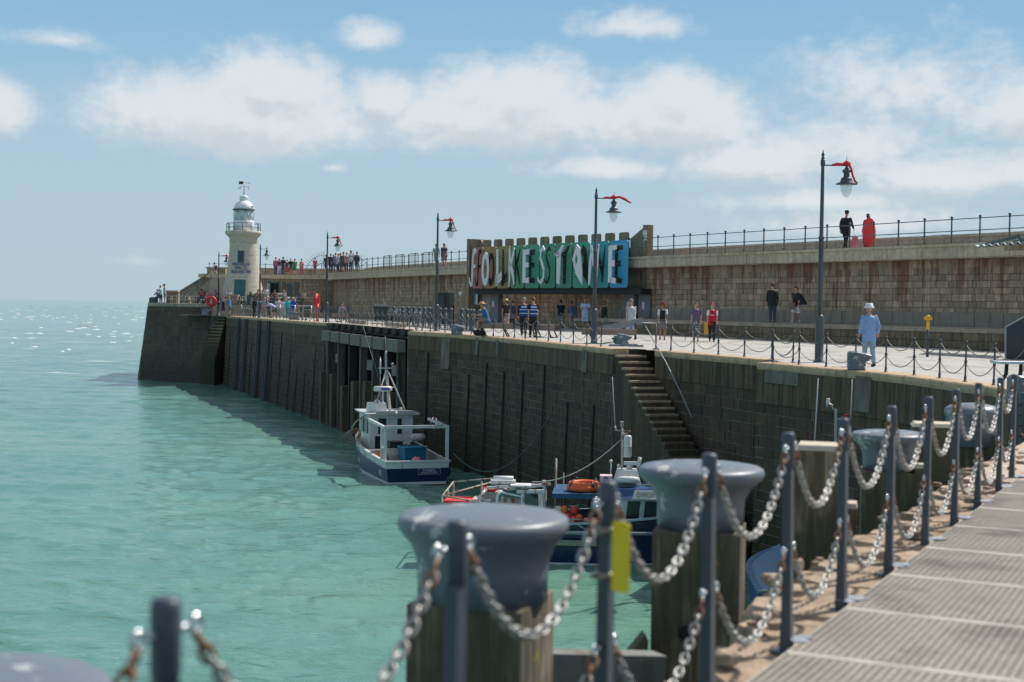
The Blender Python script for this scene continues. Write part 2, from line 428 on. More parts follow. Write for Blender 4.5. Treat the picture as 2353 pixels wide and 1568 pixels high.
# ------------------------------------------------------------------ ground surfaces
def m_asphalt():
    m, nt, b = nt_new('asphalt'); tc = N(nt, 'ShaderNodeTexCoord').outputs['Object']
    a = noise(nt, tc, .22, 8, .72); c = noise(nt, tc, 40, 3); d = noise(nt, mapping(nt, tc, (1,.3,1), (0,0,R(18))), 1.4, 6, .7)
    col = ramp(nt, a, [(.3, (.40,.385,.36)), (.7, (.50,.48,.45))])
    col = mix(nt, ramp(nt, d, [(.50, 0.), (.60, .8)]), col, (.30,.28,.255))
    col = mix(nt, .3, col, ramp(nt, c, [(.3, .3), (.7, 1.)]), 'MULTIPLY')
    nt.links.new(col, b.inputs['Base Color']); b.inputs['Roughness'].default_value = .9; bump(nt, b, c, .3, .01); return m
def m_stone(name, c0, c1, stain, rough=.85, sc=2.0):
    m, nt, b = nt_new(name); tc = N(nt, 'ShaderNodeTexCoord').outputs['Object']
    a = noise(nt, tc, sc, 7, .65); c = noise(nt, tc, sc*11, 4); e = noise(nt, mapping(nt, tc, (1,1,.2)), sc*1.7, 6, .6)
    col = ramp(nt, a, [(.3, c0), (.7, c1)]); col = mix(nt, ramp(nt, e, [(.5, 0.), (.68, .75)]), col, stain)
    col = mix(nt, .35, col, ramp(nt, c, [(.3, .35), (.7, 1.)]), 'MULTIPLY')
    nt.links.new(col, b.inputs['Base Color']); b.inputs['Roughness'].default_value = rough; bump(nt, b, math_(nt, 'ADD', c, math_(nt, 'MULTIPLY', a, 2)), .45, .03); return m
M_asph = m_asphalt()
M_sand = m_stone('sandstone_coping', (.48,.34,.205), (.62,.45,.295), (.27,.18,.11))
M_conc = m_stone('weathered_concrete', (.33,.30,.24), (.46,.42,.34), (.13,.12,.09), sc=1.2)
M_concd = m_stone('dark_concrete', (.16,.15,.125), (.25,.235,.195), (.05,.05,.04), sc=1.0)
M_sill = m_stone('tan_stone', (.36,.31,.235), (.46,.40,.31), (.2,.165,.12), sc=1.3)
mb = MB(); ys = [-12, 0, 3, 5.9, 6.9, 8.7, 11.2, 13.7, 16.2, 20, 23.5, 24.2] + [26+i*1.5 for i in range(10)] + [40.9, 41.2, 42.6, 44, 46, 48.7, 48.95, 49.6] + [51+i*2.5 for i in range(33)] + [131.6, 131.7, 145]
vs = []; fs = []
for y in ys:
    xl = edgeX(y) + (.45 if y > 24.2 else .42 if y < 20 else 0.0); z = zd(y)
    if y > 131.65: xl = -31
    xr = 45
    for t in range(9): vs.append((xl + (xr-xl)*(t/8)**1.5, y, z - .0))
for i in range(len(ys)-1):
    for t in range(8): a = i*9+t; fs.append((a, a+1, a+10, a+9))
mb.add(vs, fs)
tag(obj('pavement', mb, M_asph), 'grey asphalt paving on the quay', None, kind='structure')

def strip(mb, C, s0, s1, prof, step=1.2, zf=None, mi=0):
    """sweep a profile [(offset outward, z)] along a curve; z relative to zf(y)"""
    n = max(1, int((s1-s0)/step)); k = len(prof); vs = []
    for i in range(n+1):
        d = s0+(s1-s0)*i/n; z0 = zf(C.at(d).y) if zf else 0
        for o, z in prof: p = C.at(d, o); vs.append((p.x, p.y, z0+z))
    fs = [(i*k+j, i*k+j+1, (i+1)*k+j+1, (i+1)*k+j) for i in range(n) for j in range(k-1)]
    fs += [tuple(range(k)), tuple(range(n*k, n*k+k))[::-1]]
    mb.add(vs, fs, mi)
def blocks(mb, C, s0, s1, ztf, z1, rh, wmin, wmax, gap, depth=.05, batter=0, off=0, mi=0, rows=None):
    """courses of individual stones; ztf(y) top height, going down to z1"""
    r = 0; zt = 0
    while True:
        h = rh*random.uniform(.9, 1.12) if not rows else rh
        if rows and r >= rows: break
        y0 = C.at((s0+s1)/2).y
        if ztf(y0)-zt-h < z1: break
        d = s0 + random.uniform(-wmax, 0)
        while d < s1:
            w = random.uniform(wmin, wmax) if random.random() > .25 else wmin*.8
            a, b_ = max(d, s0), min(d+w, s1)
            if b_-a > .08:
                jo = random.uniform(0, .02); bv = .012
                P = []
                for (dd, e) in ((a+gap, 0), (b_-gap, 0)):
                    zt0 = ztf(C.at(dd).y)-zt; ob = off + batter*zt + jo; ob2 = off + batter*(zt+h) + jo
                    P.append((C.at(dd, ob2), C.at(dd, ob), zt0-h+gap, zt0-gap))
                (pb, pt, zb, ztp), (qb, qt, zb2, ztp2) = P
                n0, n1 = C.nrm(a), C.nrm(b_)
                outer = [(pb.x,pb.y,zb),(qb.x,qb.y,zb2),(qt.x,qt.y,ztp2),(pt.x,pt.y,ztp)]
                inner = [(pb.x-n0.x*depth,pb.y-n0.y*depth,zb-gap*.6),(qb.x-n1.x*depth,qb.y-n1.y*depth,zb2-gap*.6),(qt.x-n1.x*depth,qt.y-n1.y*depth,ztp2+gap*.6),(pt.x-n0.x*depth,pt.y-n0.y*depth,ztp+gap*.6)]
                mb.add(outer+inner, [(0,1,2,3),(0,4,5,1),(1,5,6,2),(2,6,7,3),(3,7,4,0)], mi)
            d += w
        zt += h; r += 1

M_quay = m_masonry('quay_stone', [(.080,.058,.037),(.11,.078,.048),(.058,.046,.034),(.14,.098,.058)], None, streak=.55, dark=(.035,.032,.026), wet=(-4.9,-2.4,(.034,.034,.014)))
M_mort = m_stone('pale_mortar', (.20,.185,.155), (.34,.32,.27), (.05,.045,.038), sc=2)
M_qtop = m_masonry('quay_cap_concrete', [(.13,.092,.055),(.155,.11,.066)], None, streak=.9, dark=(.035,.03,.024))
M_wall = m_masonry('upper_ashlar', [(.44,.33,.22),(.56,.43,.295),(.32,.245,.17),(.50,.38,.25),(.38,.30,.21),(.62,.49,.34)], (.17,.062,.026), rustz=(3.9,.6), streak=.30, dark=(.09,.075,.055))
M_joint = m_stone('dark_joint', (.085,.07,.05), (.14,.115,.08), (.05,.04,.03))
M_fend = worn('fender_timber', (.028,.026,.022), (.07,.06,.045), .58, .7, .9, sc=5)

# ---- quay wall in its sections
qw = thing('quay_wall', 'tall dark stone quay wall stained by the tide, below the chained edge', 'quay wall', (0,0,0))
def qsec(C, batter, cap, rowh=.31, w=(.42,1.0), gap=.014, topj=None):
    mb = MB(); strip(mb, C, 0, C.L, [(-.012+batter*cap, -cap), (-.012+batter*(7.2), -7.2), (-1.0, -7.2), (-1.0, -cap)], zf=zd); obj('mortar_bed', mb, M_mort, qw)
    mb = MB(); blocks(mb, C, 0, C.L, lambda y: zd(y)-cap, -6.9, rowh, w[0], w[1], gap, batter=batter, off=batter*cap); obj('masonry', mb, M_quay, qw)
    mb = MB(); strip(mb, C, 0, C.L, [(.03, -.20), (.035+batter*cap, -cap), (-.9, -cap), (-.9, -.20)], zf=zd); obj('cap_course', mb, M_qtop, qw)
    mb = MB(); n = max(1, int(C.L/1.7)); 
    for i in range(n):
        a, b_ = C.L*i/n + .008, C.L*(i+1)/n-.008
        strip(mb, C, a, b_, [(.03, -.20), (.055, -.13), (.05, -.03), (.02, .002), (-.62, .012), (-.62, -.2)], zf=zd, step=.8)
    obj('coping', mb, M_sand, qw)
qsec(Q1, .02, 1.15); qsec(Q2, 0.0, .95, .33); qsec(Q3, .02, .9); qsec(Q5, .05, .95, .36)
# jog walls between sections
mb = MB()
for a, b_ in (((7.1,40.9),(7.9,42.7)), ((3.55,49.75),(5.3,50.2))):
    a, b_ = Vector(a), Vector(b_); z = zd(a.y)
    n = Vector((b_-a).orthogonal()).normalized()*.02
    mb.add([(a.x,a.y,-7),(b_.x,b_.y,-7),(b_.x,b_.y,z-.004),(a.x,a.y,z-.004),(a.x+.3,a.y+.25,-7),(b_.x+.3,b_.y+.25,-7),(b_.x+.3,b_.y+.25,z-.004),(a.x+.3,a.y+.25,z-.004)], [(0,1,2,3),(4,7,6,5),(0,3,7,4),(1,5,6,2),(3,2,6,7),(0,4,5,1)])
obj('return_wall', mb, M_quay, qw)
# vertical timber rubbing strips
k = 0
for C, lst, bat in ((Q3, [1.6,4.3,7.0,9.7,12.2,14.6,17.0,19.2,21.6], .02), (Q5, [2.2,5.0,7.7,10.3,14,17.5,27,31,35,38.5], .05)):
    for d in lst:
        if d > C.L-.3: continue
        mb = MB(); p, q = C.at(d, .05), C.at(d, .1+bat*6.8); t = C.dir(d)*.05; n = C.nrm(d)*.05; z = zd(p.y)-random.uniform(.8,2.2)
        ps = []
        for c, zz in ((q, -6.7), (p, z)):
            for sx, sn in ((-1,0),(1,0),(1,1),(-1,1)): r = c + t*sx + n*sn; ps.append((r.x, r.y, zz))
        mb.hexa(ps); obj('fender', mb, M_fend, qw)
# steel guide channels near the far end
M_steel = worn('blue_grey_steel', (.055,.08,.09), (.03,.035,.035), .5, .62, .6, sc=2)
for d in (19.2, 23.4, 29.8, 33.8):
    mb = MB(); 
    for e in (-.35, .35):
        p, q = Q5.at(d+e, .0), Q5.at(d+e, .12+.05*6.8); t = Q5.dir(d)*.09; n = Q5.nrm(d)*.2; ps = []
        for c, zz in ((q, -6.7), (p, zd(p.y)-.15)):
            for sx, sn in ((-1,0),(1,0),(1,1),(-1,1)): r = c + t*sx + n*sn; ps.append((r.x, r.y, zz))
        mb.hexa(ps)
    obj('guide_channel', mb, M_steel, qw)
# grey patches of repair on the face
M_patch = m_stone('pale_patch', (.13,.125,.10), (.21,.20,.165), (.07,.065,.055))
for C, d, w, h, z0 in ((Q1, Q1.L-1.3, 1.7, .35, -.2), (Q1, Q1.sY(36.4)-.3, .7, .9, -.12), (Q3, 2.6, .5, .8, -.15), (Q3, 13.2,.35,.7,-.1), (Q3,16.0,.4,.8,-.1), (Q3,19.8,.9,1.5,-.2), (Q5,9.4,.4,1.0,-.1)):
    mb = MB(); strip(mb, C, d-w/2, d+w/2, [(.064, z0), (.064+.05*h, z0-h), (.0, z0-h), (.0, z0)], step=.5, zf=zd); obj('repair_patch', mb, M_patch, qw)

# ---- recessed stone steps, near flight
def steps(name, label, O, t, wdir, width, n, rise, run, z0, mat, zb=-6.6):
    th = thing(name, label, 'steps', (O[0], O[1], z0)); mb = MB()
    for i in range(n):
        a = Vector(O) + t*(run*i); zt = -rise*(i+1)
        p = [a, a+t*(run+.03), a+t*(run+.03)+wdir*width, a+wdir*width]
        if i == n-1: p = [a, a+t*(run), a+t*(run)+wdir*width, a+wdir*width]
        q = [Vector((v.x-O[0], v.y-O[1])) for v in p]
        mb.hexa([(v.x, v.y, zb-z0) for v in q] + [(v.x, v.y, zt-.07) for v in q])
    obj('risers', mb, M_quay, th)
    for i in range(n):
        mb = MB(); a = Vector(O) + t*(run*i) - Vector(O); zt = -rise*(i+1)
        p = [a-wdir*.03, a+t*(run+.05)-wdir*.03, a+t*(run+.05)+wdir*width, a+wdir*width]
        mb.hexa([(v.x, v.y, zt-.07) for v in p] + [(v.x, v.y, zt) for v in p]); obj('tread', mb, mat, th)
    return th
M_tread = m_masonry('step_tread', [(.5,.36,.24),(.56,.41,.28)], None, streak=.4, dark=(.16,.12,.08), wet=(-3.2,-1.2,(.055,.05,.03)))
t3 = -Q3.dir(1); n3 = -Q3.nrm(1)
st = steps('stone_steps', 'worn stone steps going down the quay wall between the chain fence and the moored boats', (3.62,49.5), t3, n3, 1.02, 27, .205, .30, zd(49.5), M_tread)
# ------------------------------------------------------------------ upper wall (promenade wall)
zw = lambda y: UZ
fcZ = UZ - .62                       # underside of coping slab
uw = thing('promenade_wall', 'long high ashlar wall with rust streaks and an overhanging concrete coping, behind the quay', 'wall', (0,0,0))
FACE = -.75
sL = UC.sY(78.0)                     # sign wall stands between these
sR = UC.sY(93.6)
def ledge_s(): return UC.sY(80.5)
for (a, b_, dz) in ((0, sL, -.2), (sL, sR, -.2), (sR, UC.L, -.2)):
    mb = MB(); strip(mb, UC, a, b_, [(FACE-.04, -.3), (FACE-.04, 4.4), (-1.6, 4.4), (-1.6, -.3)]); obj('joint_bed', mb, M_joint, uw)
mb = MB(); blocks(mb, UC, 0, sL, lambda y: fcZ-.30, 0.95, .27, .22, .62, .010, off=FACE, depth=.035); obj('ashlar', mb, M_wall, uw)
mb = MB(); blocks(mb, UC, sL, UC.L, lambda y: fcZ-.30, 0.1, .27, .22, .62, .010, off=FACE, depth=.035); obj('ashlar', mb, M_wall, uw)
mb = MB(); blocks(mb, UC, 0, UC.L, lambda y: fcZ+.02, fcZ-.5, .335, .9, 1.6, .006, off=FACE+.02, depth=.05, rows=1); obj('top_course', mb, M_wall, uw)
M_cop = m_masonry('coping_slab', [(.58,.49,.345),(.64,.545,.39),(.53,.45,.31)], None, streak=.45, dark=(.24,.215,.16))
def coping(s0, s1, name='coping'):
    mb = MB(); n = max(1, int((s1-s0)/2.2))
    for i in range(n):
        a, b_ = s0+(s1-s0)*i/n+.012, s0+(s1-s0)*(i+1)/n-.012
        strip(mb, UC, a, b_, [(-.10, fcZ-UZ), (0, fcZ-UZ+.06), (.0, -.14), (.05, -.12), (.05, 0), (-4.4, .0), (-4.4, fcZ-UZ)], zf=zw, step=1.1)
    obj(name, mb, M_cop, uw)
coping(0, sL+1.2); coping(sR-.1, UC.L)
# sea-side parapet of the promenade
mb = MB(); blocks(mb, UC, 0, UC.L, lambda y: UZ+.52, UZ-.1, .27, .8, 1.5, .008, off=-3.6, depth=.25)
strip(mb, UC, 0, UC.L, [(-3.55, UZ+.50), (-3.55, UZ+.62), (-4.2, UZ+.62), (-4.2, UZ)], step=2)
obj('parapet', mb, m_masonry('parapet_stone', [(.42,.36,.31),(.48,.41,.35),(.37,.32,.28)], None, streak=.2, dark=(.15,.13,.1)), uw)
# raised ledge at the foot of the wall, right half
ls = ledge_s()
mb = MB(); blocks(mb, UC, 0, ls, lambda y: .80, -.3, .30, .35, .8, .010, off=FACE+2.7, depth=.05)
strip(mb, UC, 0, ls, [(FACE+2.66, -.2), (FACE+2.66, .8), (FACE-.2, .8), (FACE-.2, -.2)])
obj('ledge_face', mb, m_masonry('ledge_stone', [(.22,.17,.11),(.27,.21,.135),(.17,.135,.09)], None, streak=.5, dark=(.05,.04,.03)), uw)
mb = MB(); n = int(ls/1.5)
for i in range(n): strip(mb, UC, ls*i/n+.006, ls*(i+1)/n-.006, [(FACE+2.74, .80), (FACE+2.76, .95), (FACE-.02, 1.0), (FACE-.02, .80)], step=.8)
obj('ledge_top', mb, M_sill, uw)
mb = MB(); blocks(mb, UC, 0, ls, lambda y: 1.58, .5, .585, 1.0, 2.1, .012, off=FACE+.06, depth=.06, rows=1); obj('plinth_course', mb, m_stone('plinth', (.28,.25,.20), (.35,.315,.25), (.17,.15,.115)), uw)

# ------------------------------------------------------------------ railing of the promenade
M_rail = pm('rail_green_grey', (.07,.105,.105), .45, 0, .25, 3, .1)
def railing(name, label, C, s0, s1, off, z, sp=1.48, hgt=1.02, ball=True, group=None):
    th = thing(name, label, 'railing', (0,0,0), 0, group)
    n = max(1, round((s1-s0)/sp)); base = None
    pm_ = MB(); pm_.tube([(0,0,0),(0,0,.04)], .07, 8); pm_.tube([(0,0,0),(0,0,hgt)], .034, 8); pm_.ball((0,0,hgt+.05), .062, 8); pm_.ball((0,0,hgt*.5), .055, 8); pm_.ball((0,0,hgt-.03), .05, 8)
    me = pm_.mesh('rail_post', M_rail)
    for i in range(n+1):
        p = C.at(s0+(s1-s0)*i/n, off); o = bpy.data.objects.new('post', me); COL.objects.link(o); o.parent = th; o.location = (p.x, p.y, z)
    for h in (hgt-.03, hgt*.5):
        mb = MB(); mb.tube([(*C.at(s0+(s1-s0)*i/n, off), z+h) for i in range(n+1)], .021, 6); obj('rail', mb, M_rail, th)
    return th
railing('promenade_railing', 'ball-topped metal railing on the wall top right of the sign', UC, UC.sY(50), sL+.6, -.22, UZ)
railing('promenade_railing', 'metal railing on the wall top between the sign and the fan-shaped gate', UC, sR+.2, UC.sY(127), -.22, UZ)

# ------------------------------------------------------------------ timber wharf
M_pile = worn('wharf_pile', (.11,.10,.085), (.035,.03,.025), .5, .6, .9, sc=2, stretch=(2,2,.15))
M_piled = worn('dark_pile', (.035,.032,.026), (.075,.06,.04), .6, .72, .95, sc=2)
M_beam = worn('bleached_beam', (.18,.17,.14), (.10,.09,.07), .52, .66, .85, sc=2)
M_deckw = worn('deck_timber', (.42,.36,.30), (.25,.19,.14), .5, .66, .85, sc=2)
wf = thing('timber_wharf', 'open timber wharf on tall piles set into the quay wall, beyond the navy boat', 'wharf', (0,0,0))
mb = MB(); strip(mb, Q4, 0, Q4.L, [(-2.6, -7), (-2.6, .02), (-3.4, .02), (-3.4, -7)], zf=zd, step=3); obj('back_wall', mb, M_piled, wf)
mb = MB(); strip(mb, Q4, .15, Q4.L-.1, [(-.05, -.42), (-.05, -.3), (-2.7, -.3), (-2.7, -.42)], zf=zd, step=3); obj('deck_underside', mb, M_piled, wf)
mb = MB(); strip(mb, Q4, .1, Q4.L-.1, [(-.25, -.06), (-.25, .02), (-1.5, .02), (-1.5, -.06)], zf=zd, step=2); obj('deck_edge', mb, M_deckw, wf)
for i, d in enumerate([.9, 3.7, 6.6, 9.8, 12.9, 16.2, 19.6]):
    z = zd(Q4.at(d).y); p = Q4.at(d, .18); t = Q4.dir(d)
    mb = MB(); mb.box((p.x, p.y, (-6.9+z-.5)/2), (.34, .40, 6.4+z), math.atan2(t.y, t.x)); obj('pile', mb, M_pile if i % 3 != 1 else M_fend, wf)
    mb = MB(); q = Q4.at(d+1.1, .35); mb.box((q.x, q.y, (-6.9-3.0-.35*math.sin(i*2))/2), (.75, .5, 3.9-.35*math.sin(i*2)), math.atan2(t.y, t.x)); obj('pile_stub', mb, worn('weedy_timber%d' % (i % 2), (.10,.085,.05), (.04,.036,.024), .5, .62, .95, sc=3), wf)
    q = Q4.at(d+.6, -.9); mb = MB(); mb.box((q.x, q.y, (-6.9+z-.5)/2), (.4, .4, 6.4+z), math.atan2(t.y, t.x)); obj('inner_pile', mb, M_fend, wf)
for i in range(7):
    a, b_ = .3+i*3.0, .3+i*3.0+2.6
    mb = MB(); z = zd(Q4.at(a).y); mb.bar((*Q4.at(a, .32), z-.78), (*Q4.at(b_, .32), z-.80), .42, .62); obj('capping_beam', mb, M_beam, wf)
    if i in (0, 2, 5): mb = MB(); mb.bar((*Q4.at(a+1, .05), z-2.1), (*Q4.at(a+2.3, .05), z-2.1), .4, .55); obj('cross_beam', mb, M_beam, wf)
mb = MB()
for i in range(11): mb.bar((*Q4.at(.8+i*1.9, -.2), zd(80)-.12), (*Q4.at(.8+i*1.9+1.2, -.25), zd(80)-.16), .5, .3)
obj('joist', mb, M_piled, wf)
for d in (0.02, Q4.L-.02):
    mb = MB(); a, b_ = Q4.at(d), Q4.at(d, -3.2); z = zd(a.y)-.02; t = Q4.dir(d)*.25*(1 if d < 1 else -1)
    mb.hexa([(a.x,a.y,-7),(b_.x,b_.y,-7),(b_.x+t.x,b_.y+t.y,-7),(a.x+t.x,a.y+t.y,-7),(a.x,a.y,z),(b_.x,b_.y,z),(b_.x+t.x,b_.y+t.y,z),(a.x+t.x,a.y+t.y,z)])
    obj('side_wall', mb, M_concd, wf)
for d0, d1, lab in ((5.5, 9.6, 'long timber baulk lying along the wharf edge nearest the grey box bollard'), (15.6, 19.9, 'long timber baulk lying along the far part of the wharf edge')):
    mb = MB(); mb.bar((*Q4.at(d0, -1.1), .43), (*Q4.at(d1, -1.1), .46), .28, .22)
    o = obj('timber_baulk', mb, M_deckw); tag(o, lab, 'timber')
# cover on wharf front deck hole: dark gap strip behind edge handled by joists

# ------------------------------------------------------------------ pier head block with its stairs and terrace
TZ = 1.36
EB = thing('pier_head', 'raised block of the pier head with sloping dark stone sides, below the lighthouse terrace', 'pier head', (0,0,0))
A, Bp = Vector((-35.75,139.6)), Vector((-28.3,133.4))
CE = Curve([Bp, A]); CE2 = Curve([A, A+Vector((-1.5,14)), A+Vector((4,28))])
M_ebst = m_masonry('head_stone', [(.10,.083,.06),(.125,.10,.07),(.08,.068,.05)], None, streak=.6, dark=(.045,.045,.038), wet=(-5.4,-3.4,(.05,.048,.035)))
for C in (CE, CE2):
    mb = MB(); strip(mb, C, 0, C.L, [(-.02+.13*.3, TZ-.3), (-.02+.13*8.36, -7), (-1.5, -7), (-1.5, TZ-.3)], step=2); obj('mortar_bed', mb, M_mort, EB)
    mb = MB(); blocks(mb, C, 0, C.L, lambda y: TZ-.28, -6.9, .46, .7, 1.5, .014, batter=.13, off=.036); obj('masonry', mb, M_ebst, EB)
    mb = MB(); strip(mb, C, 0, C.L, [(.05, TZ-.3), (.05, TZ-.02), (0, TZ+.01), (-.7, TZ+.01), (-.7, TZ-.3)], step=2); obj('coping', mb, M_conc, EB)
P5 = Vector((-26.4,131.6))
terr = [(-28.3,133.4),(-35.75,139.6),(-37.2,153),(-31,165),(-10,165),(-14,126.5),(-17.3,128.2),(-21,131.2)]
mb = MB(); mb.prism(terr, -6.9, TZ-.01); obj('terrace_base', mb, [M_concd], EB)
mb = MB(); mb.prism([(x, y) for x, y in terr], TZ-.008, TZ+.0); tag(obj('terrace', mb, M_conc), 'pale concrete paving of the lighthouse terrace', None, kind='structure')
# terrace front steps towards the lower quay
mb = MB()
for i in range(4): mb.prism([(-28.0+i*.05,133.0-i*.3),(-17.2,127.6-i*.3),(-17.0,128.2),(-28.2,133.5)], .2, TZ-.26*i-.03)
o = obj('terrace_steps', mb, M_sill); tag(o, 'long low stone steps below the cafe terrace at the foot of the lighthouse', 'steps')
# far landing steps in the recess
fs_ = (Bp-P5); n5 = Vector((.35,.94)); 
steps('landing_steps', 'narrow stone steps in the recess beside the pier head, under the life ring', (-28.25,134.0), Vector((-.45,-.89)), (P5-Bp).normalized(), 2.2, 14, .30, .12, .3, M_tread)
mb = MB(); mb.prism([(-28.35,134.9),(-26.2,133.4),(-25.9,134.2),(-28,135.8)], -6.9, .28); mb.prism([(-26.5,131.62),(-26.1,131.5),(-25.5,134.2),(-25.9,134.5)], -6.9, .28); obj('recess_wall', mb, M_quay, EB)

# cross wall with cafe doors behind the lighthouse
YW = 141.5
cw = thing('cross_wall', 'stone wall with green doorway and parapet walk joining the promenade, behind the lighthouse', 'wall', (0,0,0))
CC = Curve([(-16.9,139.2),(-18.4,YW),(-31.2,YW)], 0)
C2 = Curve([(-15,YW),(-31.0,YW)])
mb = MB(); mb.bbox((-31,YW,TZ-.1),(-14,YW+4.4,UZ-.3)); obj('core', mb, M_conc, cw)
mb = MB(); blocks(mb, C2, 0, C2.L, lambda y: UZ-.35, TZ, .36, .5, 1.1, .012, off=.05, depth=.06); obj('ashlar', mb, m_masonry('cafe_wall', [(.32,.27,.2),(.38,.32,.24),(.28,.24,.18)], None, streak=.35, dark=(.1,.085,.06)), cw)
mb = MB(); mb.bbox((-31.2,YW-.35,UZ-.38),(-14,YW+4.4,UZ)); obj('coping', mb, M_cop, cw)
mb = MB(); mb.bbox((-31.2,YW+3.6,UZ+.0),(-14,YW+4.3,UZ+.62)); mb.bbox((-31.3,YW+3.5,UZ+.62),(-14,YW+4.4,UZ+.76)); obj('parapet', mb, M_sill, cw)
M_teal = pm('teal_paint', (.03,.12,.13), .5, 0, .2, 2)
M_dark = pm('void_shade', (.012,.013,.015), .9, 0, .1)  # near-black boxes and discs stand in for the shade inside openings
M_glass = pm('dark_glass', (.03,.045,.05), .08, 0, .2, 2, 0)
def teal_door(x0, x1, z0, z1, leafopen=True):
    mb = MB(); y = YW-.10
    mb.bbox((x0-.12,y-.06,z0),(x0,y+.1,z1+.14)); mb.bbox((x1,y-.06,z0),(x1+.12,y+.1,z1+.14)); mb.bbox((x0,y-.06,z1),(x1,y+.1,z1+.14))
    f = obj('door_frame', mb, M_teal, cw)
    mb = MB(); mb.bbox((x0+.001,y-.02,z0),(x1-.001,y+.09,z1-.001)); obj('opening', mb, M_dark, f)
    return f
k = lambda u: XA(u, YW)
f = teal_door(k(619), k(640.5), TZ, TZ+2.15)
mb = MB(); mb.bbox((k(617),YW-.85,TZ+.02),(k(617)+.08,YW-.17,TZ+2.1)); mb.bbox((k(620),YW-.8,TZ+.02),(k(620)+.07,YW-.18,TZ+2.1)); obj('door', mb, pm('pale_door', (.4,.5,.5), .5), cw)
for u0, u1 in ((660, 672), ):
    mb = MB(); mb.bbox((k(u0),YW-.14,TZ+.55),(k(u1),YW+.02,TZ+2.15)); w_ = obj('window', mb, M_teal, cw)
    mb = MB(); mb.bbox((k(u0)+.08,YW-.16,TZ+1.4),(k(u1)-.08,YW-.12,TZ+2.05)); mb.bbox((k(u0)+.08,YW-.16,TZ+.65),(k(u1)-.08,YW-.12,TZ+1.3)); obj('pane', mb, M_glass, w_)
M_shut = pm('grey_shutter', (.085,.095,.095), .7)
for u0, u1 in ((648.5, 656.5), (676, 686)):
    mb = MB(); mb.bbox((k(u0),YW-.16,TZ+.2),(k(u1),YW-.08,TZ+2.25)); obj('shutter', mb, M_shut, cw)
# curved-end railings on top
railing('head_railing', 'metal railing on the cross wall to the right of the lighthouse', Curve([(-15.3,YW-.05),(-30.2,YW-.05)]), 0, 14.9, 0, UZ, 1.85)
# stair up to the walk
stt = thing('stairway', 'stone stairway climbing to the wall top left of the lighthouse, with a sloping parapet', 'stairway', (0,0,0))
xa, xb = XA(408, 142.6), XA(484, 142.6)
M_slope = m_stone('pale_coping_stone', (.38,.33,.25), (.48,.42,.33), (.22,.19,.14), sc=.9)  # slightly paler tan stone for the copings and pier cap
def slopewall(y0, y1, dz0, dz1, mat, name):
    mb = MB(); za, zb = TZ+1.15, UZ+.30
    mb.hexa([(xa,y0,TZ),(xb,y0,TZ),(xb,y1,TZ),(xa,y1,TZ),(xa,y0,za+dz0),(xb,y0,zb+dz1),(xb,y1,zb+dz1),(xa,y1,za+dz0)]); obj(name, mb, mat, stt)
slopewall(143.4, 144.1, -.12, -.12, M_sill, 'parapet')
mb = MB(); za, zb = TZ+1.15, UZ+.30
mb.hexa([(xa-.1,143.3,za-.12),(xb,143.3,zb-.12),(xb,144.3,zb-.12),(xa-.1,144.3,za-.12),(xa-.1,143.3,za+.06),(xb,143.3,zb+.06),(xb,144.3,zb+.06),(xa-.1,144.3,za+.06)]); obj('parapet_coping', mb, M_slope, stt)
mb = MB(); ns = 15
for i in range(ns):
    x0 = xa+.9 + (xb-xa)*i/ns*1.0; mb.bbox((x0,141.2,TZ),(x0+(xb-xa)/ns+.02 if i < ns-1 else -28.5,143.38,TZ+(UZ-TZ)*(i+1)/ns))
obj('flight', mb, M_conc, stt)
mb = MB(); mb.tube([(xa+1.0,141.1,TZ+.9),(xb+.9,141.1,UZ+.85)], .03, 6); 
for i in range(5): x0 = xa+1.0+(xb-xa)*i/5; mb.tube([(x0,141.1,TZ+(UZ-TZ)*i/5),(x0,141.1,TZ+(UZ-TZ)*i/5+.9)], .02, 5)
obj('handrail', mb, M_rail, stt)
pd = thing('gate_pier', 'short square stone pier with flat cap at the foot of the stairway', 'pier', (XA(398,141.5),141.2,TZ))
mb = MB(); mb.box((0,0,.55), (1.0,1.0,1.1)); obj('shaft', mb, m_stone('brown_stone', (.2,.15,.12), (.28,.21,.17), (.12,.1,.08)), pd)
mb = MB(); mb.box((0,0,1.19), (1.25,1.2,.18)); obj('cap', mb, M_slope, pd)
tp = thing('end_wall', 'stone wall section with pale coping between the stair top and the lighthouse', 'wall', (0,0,0))
mb = MB(); mb.bbox((xb-.0,143.5,UZ-.2),(XA(515,143),144.1,UZ+.42)); obj('stonework', mb, M_sill, tp)
mb = MB(); mb.bbox((xb-.0,143.4,UZ+.42),(XA(515,143),144.3,UZ+.58)); obj('coping', mb, M_slope, tp)

# ------------------------------------------------------------------ lighthouse
LX, LY = XA(558, 136.0), 136.0
lh = thing('lighthouse', 'round tapering stone lighthouse with white domed lantern and weather vane at the pier end', 'lighthouse', (LX, LY, TZ))
def mpx(v): return (695-v)*136/F + CAMH - TZ         # height above terrace for a row of the photo
M_lst = m_masonry('lighthouse_granite', [(.63,.565,.46),(.69,.62,.51),(.59,.53,.435),(.66,.595,.485)], None, streak=.12, dark=(.4,.35,.27))
M_lj = m_stone('lighthouse_joint', (.36,.32,.26), (.44,.39,.32), (.3,.27,.22))
px = 136/F
zc = mpx(548)                                        # underside of cornice
def rad(z):                                          # tower profile radius
    t = max(0, min(1, z/zc)); return 43*px*(1-t)**2.2*.42 + 30.3*px + (1-t)*5.5*px
mb = MB(); nr = 22
mb.lathe([(rad(i*zc/nr)-.02, i*zc/nr) for i in range(nr+1)], n=40); obj('tower_core', mb, M_lj, lh)
mb = MB(); rows = 15
